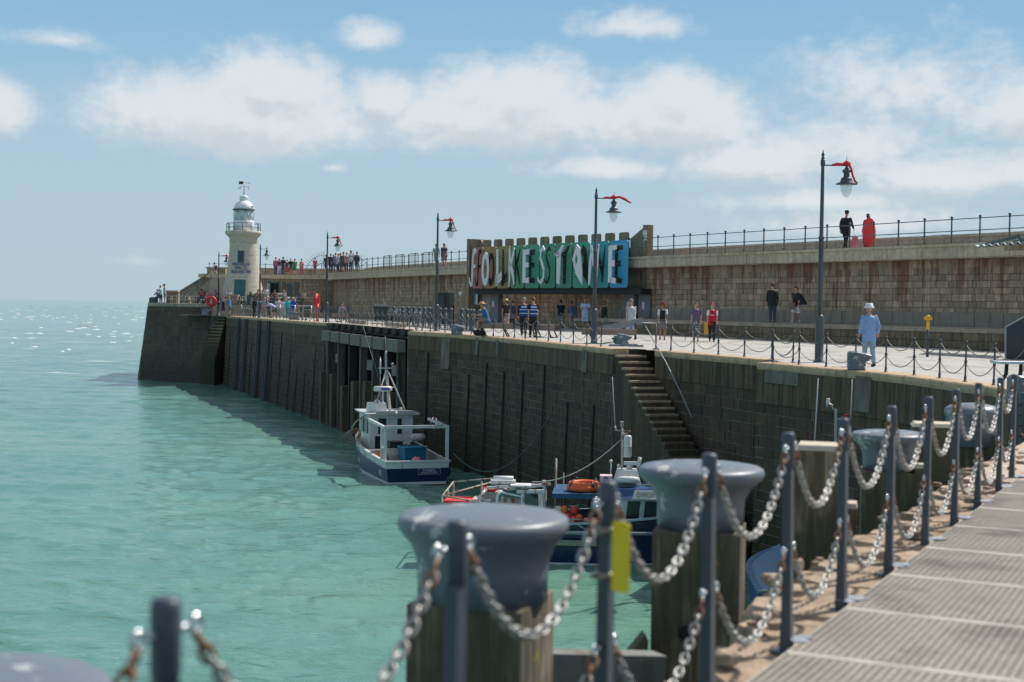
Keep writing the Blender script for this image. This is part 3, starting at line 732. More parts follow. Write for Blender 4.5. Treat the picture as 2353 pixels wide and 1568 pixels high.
for i in range(rows):
    z0, z1 = i*zc/rows+.008, (i+1)*zc/rows-.008; nb = 12; a0 = random.random()
    for j in range(nb):
        aa, ab = (j+a0)*2*math.pi/nb+.004, (j+a0+1)*2*math.pi/nb-.004; vs = []
        for z in (z0, z1):
            for q in range(5):
                a = aa+(ab-aa)*q/4; vs.append((rad(z)*math.cos(a), rad(z)*math.sin(a), z))
        for z in (z0, z1):
            for q in range(5):
                a = aa+(ab-aa)*q/4; vs.append(((rad(z)-.03)*math.cos(a), (rad(z)-.03)*math.sin(a), z))
        fs = [(q, q+1, q+6, q+5) for q in range(4)] + [(q, q+10, q+11, q+1) for q in range(4)] + [(q+5, q+6, q+16, q+15) for q in range(4)] + [(0,5,15,10),(4,14,19,9)]
        mb.add(vs, fs, 0, False)
obj('tower', mb, M_lst, lh)
rt = rad(zc)
mb = MB(); mb.lathe([(rt+.0, zc-.55), (rt+.05, zc-.5), (rt+.06, zc-.02), (rt+.14, zc+.1), (rt+.34, zc+.28), (rt+.46, zc+.42), (rt+.48, zc+.6), (rt+.40, zc+.66), (.3, zc+.66)], n=40); obj('cornice', mb, M_lst, lh)
zg = zc+.66
M_white = worn('white_paint', (.78,.79,.79), (.60,.60,.57), .6, .72, .4, sc=1.5, bmp=.05)
rl = 23.5*px
mb = MB(); mb.lathe([(rl, zg), (rl, mpx(508)), (rl-.02, mpx(508)+.02), (rl-.12, mpx(508)+.02)], n=32); mb.bbox((-.02,-rl-.03,zg),(.02,-rl+.1,zg+.9)); obj('lantern_base', mb, M_white, lh)
mb = MB(); z0, z1 = mpx(508), mpx(483)
mb.lathe([(rl-.12, z0), (rl-.12, z1)], n=32); obj('lantern_blind', mb, pm('lantern_blind', (.62,.68,.70), .4), lh)
def m_glassclear(name, col=(.8,.9,.9), alpha=.22):
    m, nt, b = nt_new(name); b.inputs['Base Color'].default_value = (*col, 1); b.inputs['Roughness'].default_value = .04
    b.inputs['Alpha'].default_value = alpha; b.inputs['Specular IOR Level'].default_value = .8; return m
M_cg = m_glassclear('clear_glass')
mb = MB(); mb.lathe([(rl-.03, z0), (rl-.03, z1)], n=32); obj('lantern_glass', mb, M_cg, lh)
mb = MB()
for j in range(8):
    for s_ in (-1, 1):
        a = j*math.pi/4; b_ = a+s_*math.pi/8
        mb.tube([((rl-.01)*math.cos(a+(b_-a)*q/4), (rl-.01)*math.sin(a+(b_-a)*q/4), z0+(z1-z0)*q/4) for q in range(5)], .011, 5)
obj('astragal', mb, M_shut, lh)
mb = MB(); mb.lathe([(rl+.08, z1-.03), (rl+.1, z1), (rl+.08, z1+.05), (.1, z1+.06)], n=32); obj('gutter', mb, M_shut, lh)
mb = MB(); hd = mpx(461)-z1
mb.lathe([(rl*.97*math.cos(t*math.pi/16), z1+.04+hd*math.sin(t*math.pi/16)) for t in range(0, 8)] + [(.3, z1+.04+hd)], n=32); dm = obj('dome', mb, M_white, lh)
mb = MB(); zt = mpx(463); mb.lathe([(.36, zt-.1), (.38, zt), (.38, zt+.12), (.41, zt+.14), (.41, zt+.42), (.34, zt+.50), (.1, zt+.56), (.05, zt+.56)], n=20); obj('cowl', mb, M_white, dm)
mb = MB(); mb.ball((rl*.86, -.3, z1+.3), .11, 8); obj('fog_signal', mb, M_shut, lh)
# gallery rail
mb = MB(); rg = rt+.32; hg = mpx(514)-zg
for j in range(12): a = j*math.pi/6+.12; mb.tube([(rg*math.cos(a), rg*math.sin(a), zg), (rg*math.cos(a), rg*math.sin(a), zg+hg)], .035, 6)
for h in (hg, hg*.5): mb.torus((0,0,zg+h), rg, .022, n=36, k=5)
obj('gallery_rail', mb, M_shut, lh)
# vane
M_black = pm('black_iron', (.02,.025,.022), .5, 0, .2)
zv = zt+.5; vt = mpx(424)
vn = thing('x','x','x'); bpy.data.objects.remove(vn)
mb = MB(); mb.tube([(0,0,zv), (0,0,vt)], [.045,.02], 6); mb.tube([(-.42,0,zv+1.25), (.52,0,zv+1.25)], .018, 5)
mb.plate([(-.55,-.14),(-.42,0),(-.55,.14),(-.1,.14),(-.02,0),(-.1,-.14)], (-.02,-.01,zv+1.25), (1,0,0), (0,0,1), (0,1,0), .02)
mb.lathe([(.001,0),(.05,-.12),(.0,-.14)], (.52,0,zv+1.27), 6); mb.tube([(-.45,0,zv+.9),(.45,0,zv+.9)], .012, 5)
vo = obj('weather_vane', mb, M_black, lh)
# lettering helper ---------------------------------------------------
def text_mesh(body, size, extrude=.01, align='CENTER', mat=None, squeeze=1.0, line=1.0):
    c = bpy.data.curves.new('txt', 'FONT'); c.body = body; c.size = size; c.extrude = extrude; c.align_x = align; c.align_y = 'CENTER'; c.space_line = line
    c.resolution_u = 2
    o = bpy.data.objects.new('txt', c); COL.objects.link(o); bpy.context.view_layer.update()
    me = bpy.data.meshes.new_from_object(o.evaluated_get(bpy.context.evaluated_depsgraph_get()))
    bpy.data.objects.remove(o); bpy.data.curves.remove(c)
    me.materials.clear()
    if mat: me.materials.append(mat)
    for v in me.vertices: v.co.x *= squeeze
    return me
for ch, x in (('N', -.42), ('S', .42)):
    me = text_mesh(ch, .32, .012, mat=M_black)
    for v in me.vertices: x_, y_, z_ = v.co; v.co = (-x_ + x, z_, y_ + zv+.72)
    me.flip_normals(); obj('compass_letter', me, None, vo)
# door and window, set in the face turned to the camera
def onTower(x, z, out=0.0, ang=0.0):
    r = rad(z)+out; a = -math.pi/2 + x/rad(z) + ang; return Vector((r*math.cos(a), r*math.sin(a), z))
FA = 0.03
def curved_panel(mbx, x0, x1, z0, z1, o0, o1, nx=5):
    vs = []
    for o_ in (o1, o0):
        for z in (z0, z1):
            for i in range(nx): vs.append(onTower(x0+(x1-x0)*i/(nx-1), z, o_, FA))
    n = nx; fs = [(i, i+1, n+i+1, n+i) for i in range(n-1)] + [(2*n+i, 3*n+i, 3*n+i+1, 2*n+i+1) for i in range(n-1)]
    fs += [(i, 2*n+i, 2*n+i+1, i+1) for i in range(n-1)] + [(n+i, n+i+1, 3*n+i+1, 3*n+i) for i in range(n-1)] + [(0, n, 3*n, 2*n), (n-1, 3*n-1, 4*n-1, 2*n-1)]
    mbx.add(vs, fs)
mb = MB(); curved_panel(mb, -.62, .62, 0, 2.62, -.05, .10); curved_panel(mb, -.78, -.62, 0, 2.8, -.05, .13); curved_panel(mb, .62, .78, 0, 2.8, -.05, .13); curved_panel(mb, -.62, .62, 2.62, 2.8, -.05, .13)
sr = obj('door_surround', mb, M_lst, lh)
mb = MB(); curved_panel(mb, -.5, .5, 0, 2.35, .0, .13); dr = obj('door', mb, M_teal, lh)
mb = MB(); curved_panel(mb, -.38, -.1, .7, 1.75, .1, .145); curved_panel(mb, .1, .38, .7, 1.75, .1, .145); obj('pane', mb, M_glass, dr)
zw0, zw1 = mpx(601), mpx(580)
mb = MB(); curved_panel(mb, -.3, .3, zw0-.14, zw1+.1, -.02, .08); wn = obj('window', mb, M_teal, lh)
mb = MB(); curved_panel(mb, -.18, .18, zw0, zw1, .0, .10); obj('pane', mb, M_glass, wn)
M_blue = pm('blue_lettering', (.06,.11,.30), .6)
for row, (s_, v_, w_) in enumerate((('WEATHER IS A', 608.5, 1.75), ('THIRD TO', 616.8, 1.15), ('PLACE AND TIME', 625.4, 1.95))):
    me = text_mesh(s_, .40, .012, mat=M_blue); xs = [v.co.x for v in me.vertices]; kx = w_/(max(xs)-min(xs)); z = mpx(v_)
    for v in me.vertices:
        x_, y_, e_ = v.co; v.co = onTower(x_*kx, z+y_, .03+e_, FA)
    obj('lettering', me, None, lh)
mb = MB(); 
for i, (r_, h0, h1) in enumerate(((.5,0,.35),(.42,.35,.8),(.55,.8,1.05))): mb.lathe([(rad(.3)+r_*.35+.12, h0), (rad(.3)+r_*.35+.12, h1), (rad(.9)-.1, h1)], n=12, a0=R(-58), a1=R(10))
obj('plinth', mb, m_stone('yellow_limewash', (.50,.44,.28), (.58,.52,.36), (.35,.3,.2)), lh)

# ------------------------------------------------------------------ the sign and the concrete screen behind it
S0, S1 = Vector((6.55, 77.0)), Vector((-2.55, 90.6))      # right and left ends of the panel row
LS = (S0-S1).length; tS = (S0-S1).normalized(); nS = Vector((tS.y, -tS.x)); nS = nS if nS.y < 0 else -nS
scn = thing('concrete_screen', 'concrete screen wall with a row of square-topped fins rising behind the coloured sign', 'wall', (0,0,0))
M_fin = m_stone('fin_concrete', (.24,.185,.12), (.36,.285,.19), (.08,.065,.05), sc=1.5)
def SP(d, off, z): p = S1 + tS*d + nS*off; return (p.x, p.y, z)
def sbox(mb, d0, d1, o0, o1, z0, z1, z1b=None):
    z1b = z1 if z1b is None else z1b
    mb.hexa([SP(d0,o1,z0),SP(d1,o1,z0),SP(d1,o0,z0),SP(d0,o0,z0),SP(d0,o1,z1),SP(d1,o1,z1b),SP(d1,o0,z1b),SP(d0,o0,z1)])
nf = 12
for i in range(nf):
    d = .25 + (LS-2.3)*i/(nf-1)
    mb = MB(); sbox(mb, d-.33, d+.33, -1.0, -.78, 3.9, 5.70); sbox(mb, d-.30, d+.30, -.98, -.80, 5.70, 5.76); obj('fin', mb, M_fin, scn)
mb = MB(); sbox(mb, -1.0, LS-.4, -1.4, -1.06, 2.5, 4.9); obj('back_panel', mb, M_fin, scn)
mb = MB(); sbox(mb, -1.25, -.95, -1.5, -.3, .2, 5.85); sbox(mb, -.95, -.25, -1.45, -1.1, 4.6, 5.85, 5.3); obj('end_pier', mb, M_fin, scn)
mb = MB(); sbox(mb, LS-.42, LS-.02, -1.3, -.9, 4.1, 6.1); sbox(mb, LS-1.7, LS-.42, -1.3, -1.05, 4.2, 5.4, 6.05); obj('end_pier', mb, M_fin, scn)
mb = MB(); sbox(mb, LS-.39, LS-.05, -.90, -.875, 5.25, 5.8); o = obj('notice', mb, pm('white_notice', (.62,.62,.62), .6)); tag(o, 'white paper notice with three small symbols on the concrete pier right of the sign', 'notice')
# symbols on the notice
mb = MB()
for i in range(3): p = SP(LS-.32+i*.10, -.87, 5.52); mb.ball(p, .035, 6)
obj('symbol', mb, pm('pink_mark', (.5,.25,.28), .6), o)
mb = MB(); sbox(mb, -.2, LS+.3, -.95, -.25, 2.3, 2.62); obj('soffit_beam', mb, pm('near_black_beam', (.022,.022,.022), .7), scn)
M_dgr = worn('grey_door_panel', (.17,.185,.185), (.1,.1,.095), .55, .7, .6, sc=1.5)
mb = MB(); sbox(mb, -.6, .5, -1.5, -.98, .3, 2.5); obj('concrete_pier', mb, M_conc, scn)
for d0, lab in ((.55, ''), (LS-2.1, ''), (LS-.75, '')):
    mb = MB(); sbox(mb, d0, d0+1.0, -1.3, -.93, .2, 2.4); q = obj('door', mb, M_dgr, scn)
    mb = MB(); sbox(mb, d0+.35, d0+.55, -.925, -.91, 1.5, 1.9); obj('door_notice', mb, pm('white_notice', (.62,.62,.62), .6), q)
sign = thing('letter_sign', 'large sign spelling FOLKESTONE in white standing letters over a row of coloured rounded panels', 'sign', (0,0,0))
M_let = pm('letter_white', (.72,.74,.76), .5, 0, .06, 2, .05)
M_sdark = pm('cutout_shade_upright', (.02,.028,.026), .9, 0, .2)  # near-black: thin plates paint the shade of the letter openings; uprights share it
PC = [((.33,.12,.09),(.27,.11,.085)), ((.32,.17,.045),(.26,.15,.05)), ((.22,.20,.06),(.20,.19,.07)), ((.07,.27,.11),(.06,.24,.12)), ((.04,.30,.16),(.04,.24,.15)),
      ((.035,.26,.14),(.03,.22,.14)), ((.05,.22,.12),(.05,.25,.18)), ((.025,.25,.13),(.03,.28,.18)), ((.02,.24,.28),(.02,.26,.27)), ((.03,.27,.42),(.03,.26,.45))]
PB = [(120,222),(235,340),(350,470),(482,603),(613,742),(752,892),(903,1047),(1060,1213),(1222,1392),(1405,1572)]
def stroke(pts, ws):
    out_l, out_r = [], []
    for i, p in enumerate(pts):
        a = Vector(pts[max(0, i-1)]); b_ = Vector(pts[min(len(pts)-1, i+1)]); t = (b_-a).normalized(); n = Vector((-t.y, t.x)); w = ws[i] if isinstance(ws, (list, tuple)) else ws
        out_l.append(Vector(p)+n*w/2); out_r.append(Vector(p)-n*w/2)
    return [[tuple(out_l[i]), tuple(out_l[i+1]), tuple(out_r[i+1]), tuple(out_r[i])] for i in range(len(pts)-1)]
def ring(outer, inner):
    n = len(outer); return [[outer[i], outer[(i+1) % n], inner[(i+1) % n], inner[i]] for i in range(n)]
def ell(cx, cy, rx, ry, n=14, wob=0): return [(cx+(rx*(1+wob*math.sin(5*i)))*math.cos(2*math.pi*i/n), cy+(ry*(1+wob*math.cos(7*i)))*math.sin(2*math.pi*i/n)) for i in range(n)]
# letter outlines in panel units (0..1 across, 0..1 up)
LET = [
 stroke([(.62,.90),(.45,.86),(.38,.70),(.36,.40),(.34,.14)], [.14,.16,.13,.13,.12]) + stroke([(.40,.88),(.74,.90)], .08) + stroke([(.38,.52),(.64,.54)], .08) + stroke([(.36,.15),(.22,.08),(.10,.14),(.04,.26)], [.15,.10,.07,.04]),
 ring(ell(.42,.46,.36,.42,16,.05), ell(.42,.46,.18,.26,16,.04)),
 [[(.22,.92),(.36,.92),(.40,.30),(.24,.26)]] + stroke([(.16,.19),(.66,.36)], .055) + stroke([(.16,.13),(.70,.30)], .055) + stroke([(.18,.07),(.70,.22)], .05) + [[(.18,.05),(.36,.05),(.38,.34),(.20,.3)]],
 stroke([(.10,.93),(.15,.75),(.13,.5),(.16,.25),(.12,.03)], [.07,.13,.15,.11,.05]) + stroke([(.15,.52),(.36,.68),(.54,.92)], [.14,.13,.06]) + stroke([(.20,.56),(.40,.36),(.56,.08)], [.10,.14,.07]),
 [[(.05,.12),(.28,.12),(.28,.88),(.05,.88)], [(.28,.76),(.56,.77),(.56,.89),(.28,.88)], [(.28,.47),(.52,.47),(.52,.58),(.28,.59)], [(.28,.12),(.56,.11),(.56,.24),(.28,.23)]],
 stroke([(.56,.84),(.42,.91),(.26,.82),(.22,.68),(.36,.55),(.50,.42),(.48,.24),(.30,.12),(.12,.16),(.04,.24)], [.05,.09,.09,.09,.10,.10,.10,.08,.06,.04]),
 [[(.02,.76),(.16,.72),(.60,.94),(.76,.93),(.62,.82),(.50,.72)], [(.02,.76),(.30,.66),(.52,.72),(.30,.80)], [(.24,.70),(.52,.72),(.48,.10),(.44,.07),(.26,.11)]],
 ring([(.14,.62),(.42,.95),(.66,.86),(.82,.40),(.84,.06),(.40,.30)], [(.30,.62),(.38,.72),(.46,.70),(.52,.62),(.48,.54),(.36,.50)]),
 stroke([(.08,.06),(.12,.40),(.20,.88)], [.10,.15,.07]) + stroke([(.18,.90),(.34,.56),(.56,.22)], [.07,.15,.10]) + stroke([(.50,.12),(.56,.50),(.66,.92)], [.09,.14,.05]),
 [[(.06,.10),(.26,.12),(.28,.86),(.06,.86)], [(.20,.78),(.56,.80),(.56,.90),(.06,.88)], [(.24,.46),(.44,.44),(.44,.58),(.24,.56)], [(.20,.11),(.52,.08),(.54,.18),(.50,.20),(.20,.22)]],
]
tot = PB[-1][1]-PB[0][0]
# perspective-correct positions along the row: column u of the photo -> distance along the panel line
def dAt(u):                         # intersection of the view ray at column u with the panel line
    r = ray(u, 610); lo, hi = -3., LS+4
    for _ in range(50):
        m = (lo+hi)/2; p = S1+tS*m
        if p.x/p.y < r.x/r.y: lo = m
        else: hi = m
    return lo
for i, (x0, x1) in enumerate(PB):
    u0, u1 = (1150+x0/3.734)/1.088, (1150+x1/3.734)/1.088
    d0, d1 = dAt(u0), dAt(u1); w = d1-d0; z0, z1 = 2.66, 5.26; h = z1-z0; r = .16
    O = Vector(SP(d0, 0, z0)); X = Vector((tS.x, tS.y, 0)); Nn = Vector((nS.x, nS.y, 0))
    poly = []
    for cx, cy, a0 in ((w-r,r,-90),(w-r,h-r,0),(r,h-r,90),(r,r,180)):
        for q in range(5): a = R(a0+q*22.5); poly.append((cx+r*math.cos(a), cy+r*math.sin(a)))
    m, nt, b = nt_new('panel_enamel')
    tc = N(nt, 'ShaderNodeTexCoord').outputs['Object']; nz = noise(nt, tc, .9, 5, .6, .5)
    nt.links.new(ramp(nt, nz, [(.3, PC[i][0]), (.7, tuple(min(1, c*1.25) for c in PC[i][1]))]), b.inputs['Base Color']); b.inputs['Roughness'].default_value = .42
    mb = MB(); mb.plate(poly, O, X, (0,0,1), Nn, .04); pn = obj('panel', mb, m, sign)
    me_c, me_l = MB(), MB()
    for pg in LET[i]:
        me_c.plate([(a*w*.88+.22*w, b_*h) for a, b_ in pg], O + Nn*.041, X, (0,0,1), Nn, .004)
        me_l.plate([(a*w*.88+.20*w, b_*h) for a, b_ in pg], O + Nn*.42, X, (0,0,1), Nn, .05)
    obj('cutout_shade_plate', me_c, M_sdark, pn); obj('letter', me_l, M_let, pn)
    for zz in (.25, .5, .75):
        rd = MB()
        for xx in ((.2,) if i != 8 else (.15,)): rd.bar(O+X*(xx*w+.03)+Vector((0,0,zz*h)), O+X*(xx*w+.03)+Vector((0,0,zz*h))+Nn*.42, .03)
        rd.bar(O+X*(.15*w)+Vector((0,0,zz*h))+Nn*.06, O+X*(.6*w)+Vector((0,0,zz*h))+Nn*.06, .03)
        obj('bracket', rd, pm('bracket_green', PC[i][1], .5), pn)
    if i < 9:
        g2 = MB(); g2.bar(Vector(SP(d1+.05, -.1, z0+.0)), Vector(SP(d1+.05, -.1, z1-.1)), .08); obj('upright', g2, M_sdark, sign)
# ------------------------------------------------------------------ foreground: walkway, chain fence, mooring caps on piles
f0 = Vector((-.16, 3.6)); fd = Vector((.4515, .8923)).normalized(); fn = Vector((-fd.y, fd.x))      # fn points to the water
def FP(t, off=0, z=0): p = f0 + fd*t + fn*off; return Vector((p.x, p.y, z))
M_grey = worn('fence_grey_paint', (.055,.072,.092), (.10,.115,.125), .5, .7, .38, sc=6, bmp=.1)
M_cap = worn('cap_grey_paint', (.14,.16,.19), (.46,.46,.44), .575, .62, .42, sc=6, stretch=(1,1,1), bmp=.12)
M_chain = worn('galvanised_chain', (.40,.39,.37), (.26,.15,.08), .58, .70, .42, .65, sc=4, stretch=(1,1,1))
M_rust = worn('rusty_link', (.26,.12,.06), (.4,.3,.22), .5, .6, .7, .4, sc=20, stretch=(1,1,1))
M_galv = pm('bright_shackle', (.58,.60,.62), .22, .9, .12, 12)

# grating on the walkway
def m_grate():
    m, nt, b = nt_new('grating_resin'); tc = N(nt, 'ShaderNodeTexCoord').outputs['Object']
    a = noise(nt, tc, 1.1, 6, .6); c = noise(nt, tc, 30, 3)
    col = ramp(nt, a, [(.3, (.46,.41,.345)), (.5, (.58,.52,.44)), (.66, (.31,.28,.235))])
    nt.links.new(mix(nt, .3, col, ramp(nt, c, [(.3,.4),(.7,1.)]), 'MULTIPLY'), b.inputs['Base Color']); b.inputs['Roughness'].default_value = .75; return m
M_grate = m_grate()
T0, T1 = 1.9, 10.05
gw = thing('grating_walkway', 'beige metal grating walkway in panels beside the near chain fence', 'walkway', (0,0,0))
np_ = 5; WD = 1.13
for j in range(5):
    for i in range(8):
        ta, tb = T0+i*1.06+ (0 if j % 2 == 0 else .0), T0+(i+1)*1.06-.012; oa, ob = -.06-j*WD, -.06-(j+1)*WD+.012
        if FP(tb, oa).x*0 + (FP(ta, oa).x/FP(ta, oa).y) > .47: continue
        mb = MB(); nb = 30
        for q in range(nb+1):
            o_ = oa+(ob-oa)*q/nb; mb.bar(FP(ta, o_, -.016), FP(tb, o_, -.016), .0115, .034)
        nc = 30
        for q in range(1, nc):
            t_ = ta+(tb-ta)*q/nc; mb.bar(FP(t_, oa, -.005), FP(t_, ob, -.005), .010, .018)
        for t_ in (ta+.008, tb-.008): mb.bar(FP(t_, oa, -.014), FP(t_, ob, -.014), .022, .034)
        obj('grating_panel', mb, M_grate, gw)
M_gap = m_stone('gap_shade', (.022,.020,.018), (.04,.034,.028), (.014,.013,.012), sc=3)
mb = MB(); mb.prism([tuple(FP(T0-8, -.02).xy), tuple(FP(T0-8, -8).xy), tuple(FP(T1+.1, -8).xy), tuple(FP(T1+.1, -.02).xy)], .0, .008)
# thin tray below the bars; its near-black colour paints the shaded gaps
obj('tray', mb, M_gap, gw)
for o_ in gw.children:
    if o_.name.startswith('grating_panel'): o_.location.z = .055
# stone slab paving in front and behind the walkway
M_flag = m_stone('pink_flagstone', (.46,.35,.27), (.58,.46,.37), (.3,.2,.14), sc=2.5)
fl = thing('flagstones', 'rough pinkish flagstones at the quay edge past the grating', 'paving', (0,0,0)); fl['kind'] = 'structure'
random.seed(3)
for i in range(9):
    t = T1+.12+i*.95
    for j in range(6):
        mb = MB(); a, b_ = FP(t, .38-j*1.1), FP(t+.93, .38-(j+1)*1.1+.02); h = .055+random.uniform(-.008,.008)
        c = (FP(t, .38-j*1.1)+FP(t+.93, .38-(j+1)*1.1+.02))/2; mb.box((c.x, c.y, h/2+.002), (.92, 1.07, h), math.atan2(fd.y, fd.x)); obj('flagstone', mb, M_flag, fl)
# rough edge stones and rubble between fence and piles
M_rub = m_stone('edge_stone', (.30,.21,.14), (.50,.38,.275), (.13,.085,.055), sc=3)
es = thing('edge_stones', 'broken sandstone blocks along the edge between the near fence and the timber piles', 'stones', (0,0,0))
random.seed(11)
def rock(mb, c, d, rz, seed, j=.12):
    rr = random.Random(seed); vs = []; n = 7
    for zz, k in ((-.5, 1), (.25, 1.0), (.5, .86)):
        for i in range(n):
            a = 2*math.pi*i/n+.3; r = (1+rr.uniform(-j, j))*k; x = r*math.cos(a)*d[0]*.5*1.15; y = r*math.sin(a)*d[1]*.5*1.15
            x, y = x*math.cos(rz)-y*math.sin(rz), x*math.sin(rz)+y*math.cos(rz); vs.append((c[0]+x, c[1]+y, c[2]+zz*d[2]+rr.uniform(-j, j)*d[2]*.3))
    fs = [(r*n+i, r*n+(i+1) % n, (r+1)*n+(i+1) % n, (r+1)*n+i) for r in range(2) for i in range(n)] + [tuple(range(n))[::-1], tuple(range(2*n, 3*n))]
    mb.add(vs, fs)
for i in range(24):
    t = 2.75+i*.47; w = .22+.28*min(1, max(0, (t-2.7)/1.6))
    mb = MB(); p = FP(t, w*.5-.06, -.10); rock(mb, p, (.47, w*1.3, .22+random.uniform(-.03,.03)), math.atan2(fd.y, fd.x)+random.uniform(-.12,.12), i, .07); obj('edge_block', mb, M_rub, es)
    for q in range(2):
        mb = MB(); s_ = random.uniform(.03,.09); p = FP(t+random.uniform(-.3,.3), random.uniform(.06, w), .06); rock(mb, p, (s_*1.5, s_, s_*.6), random.random()*3, i*7+q, .2); obj('rubble', mb, M_rub, es)
mb = MB(); strip(mb, Curve([FP(2.6,.12).xy, FP(4.2,.33).xy, FP(22,.35).xy]), 0, 19.5, [(0, -.12), (.12, -7), (-.8, -7), (-.8, -.12)], step=2); obj('wall_below', mb, M_concd, es)

# fence posts
def post_mesh():
    mb = MB()
    mb.box((0,0,.006), (.115,.115,.012), .47)
    a = math.atan2(fd.y, fd.x)
    for z0, z1, w0, w1 in ((.012,.14,.062,.056),(.14,.84,.050,.046)):
        mb.box((0,0,(z0+z1)/2), (w0, w0*.86, z1-z0), a, taper=w1/w0)
    mb.lathe([(.022,.83),(.029,.86),(.030,.985),(.026,1.0),(.018,1.003)], n=14)
    return mb
def ringeye(mb, c, d, s=.024):       # eye bolt carrying the shackle
    mb.tube([Vector(c), Vector(c)+d*.045], .008, 6)
    M = Matrix((d, Vector((0,0,1)), d.cross(Vector((0,0,1))))).transposed()
    mb.torus(Vector(c)+d*.058, .016, .0065, M, 12, 6)
fd3 = Vector((fd.x, fd.y, 0))
def link_mesh(n=12, k=6, L=.040, w=.013, r=.0047):
    pass
def add_chain(mb, mbr, A, B, sag, pitch=.0345, hl=.016, hw=.0138, r=.0055, n=12, k=5, rusty=4):
    """a run of alternating oval links hanging from A to B"""
    A, B = Vector(A), Vector(B); P = []
    K = 200; fine = [A.lerp(B, i/K) - Vector((0,0,1))*sag*(1-(2*i/K-1)**2)**1.0 for i in range(K+1)]
    Ls = [0]
    for a, b in zip(fine, fine[1:]): Ls.append(Ls[-1]+(b-a).length)
    cnt = max(2, int(round(Ls[-1]/pitch))); j = 0
    side = (B-A).cross(Vector((0,0,1))).normalized()
    for i in range(cnt):
        s = (i+.5)*Ls[-1]/cnt
        while j < K-1 and Ls[j+1] < s: j += 1
        p = fine[j].lerp(fine[j+1], (s-Ls[j])/(Ls[j+1]-Ls[j])); t = (fine[j+1]-fine[j]).normalized()
        u = t.cross(side).normalized(); ang = R(24 + (90 if i % 2 else 0)); x = side*math.cos(ang)+u*math.sin(ang); y = t.cross(x)
        vs = []
        for q in range(n):
            a = 2*math.pi*q/n; ca, sa = math.cos(a), math.sin(a)
            c0 = t*((hl)*(1 if ca > .05 else -1 if ca < -.05 else 0)*.45 + ca*hw*1.25) + x*(sa*hw)
            rad_ = (t*ca + x*sa).normalized()
            for m in range(k):
                b = 2*math.pi*m/k; vs.append(p + c0 + rad_*(math.cos(b)*r) + y*(math.sin(b)*r))
        fs = [(q*k+m, ((q+1) % n)*k+m, ((q+1) % n)*k+(m+1) % k, q*k+(m+1) % k) for q in range(n) for m in range(k)]
        tgt = mbr if (mbr is not None and (i < rusty//2 or i >= cnt-rusty//2)) else mb
        tgt.add(vs, fs, 0, True)
nf_ = thing('chain_fence', 'near row of grey posts joined by two heavy galvanised chains along the grating', 'chain fence', (0,0,0))
SPC = 1.066
pmesh = post_mesh().mesh('fence_post', M_grey)
ts = [ -1.066*1.0 + SPC*i for i in range(0, 13)]
ts[-1] -= .35; ts[-2] -= .0
PU = [392, 1050, 1402, 1642, 1823, 1948, 2055, 2137, 2204, 2257, 2305]
pos = []
for i, t in enumerate(ts[:12]):
    tt = t
    if i < len(PU):                 # small irregularities of spacing as in the place
        r = ray(PU[i], 700); # where this bearing crosses the fence line
        den = fd.x*r.y - fd.y*r.x; tt = (f0.y*r.x - f0.x*r.y)/den
    pos.append(tt)
pos[11] = pos[10]+.80
for i, t in enumerate(pos):
    p = FP(t, 0, .055 if i > 0 else .055); o = bpy.data.objects.new('post', pmesh); COL.objects.link(o); o.parent = nf_; o.location = (p.x, p.y, 0)
    o.rotation_euler = (R(random.uniform(-.6,.6)), R(random.uniform(-.6,.6)), R(random.uniform(-3,3)))
    for h in (.935, .475):
        for s_ in (-1, 1): mb = MB(); ringeye(mb, (p.x+fd.x*.024*s_, p.y+fd.y*.024*s_, h), fd3*s_); obj('shackle', mb, M_galv, nf_)
    mb = MB(); rock(mb, (p.x+.06, p.y+.02, .065), (.13, .10, .01), .5, i*3, .45); obj('paint_splash', mb, pm('pale_paint_splash', (.26,.29,.33), .6), nf_)
ends = [FP(pos[0]-1.0, 0)] + [FP(t) for t in pos] + [FP(pos[11]) + Vector((1.35, -.28, 0))]
for i in range(len(ends)-1):
    a, b_ = ends[i], ends[i+1]; d_ = (b_-a).normalized()
    for h, sag in ((.92, .30), (.46, .27)):
        mb, mr = MB(), MB(); rr = random.uniform(-.015,.015); L_ = (b_-a).length
        A_ = Vector((a.x, a.y, h))+d_*.085; B_ = Vector((b_.x, b_.y, h))-d_*.085
        add_chain(mb, mr, A_-Vector((0,0,.01)), B_-Vector((0,0,.01)), (sag+rr)*min(1.1, L_/1.05))
        o = obj('chain', mb, M_chain, nf_); hf = len(mr.v)//2; hq = len(mr.f)//2
        for part in (0, 1):
            m3 = MB(); m3.v = mr.v[part*hf:(part+1)*hf]; m3.f = [tuple(q-part*hf for q in f) for f in mr.f[part*hq:(part+1)*hq]]; m3.m = [0]*hq; m3.sm = [True]*hq; obj('rusty_link', m3, M_rust, o)
o = tag(obj('post_stub', (lambda m: (m.box((0,0,.5),(.05,.05,1.0),.3), m.lathe([(.03,.97),(.03,1.1),(.02,1.12)], n=12), m)[-1])(MB()), M_grey, None, loc=tuple(ends[-1])), 'grey end post where the near chain turns right at the picture edge', 'post')
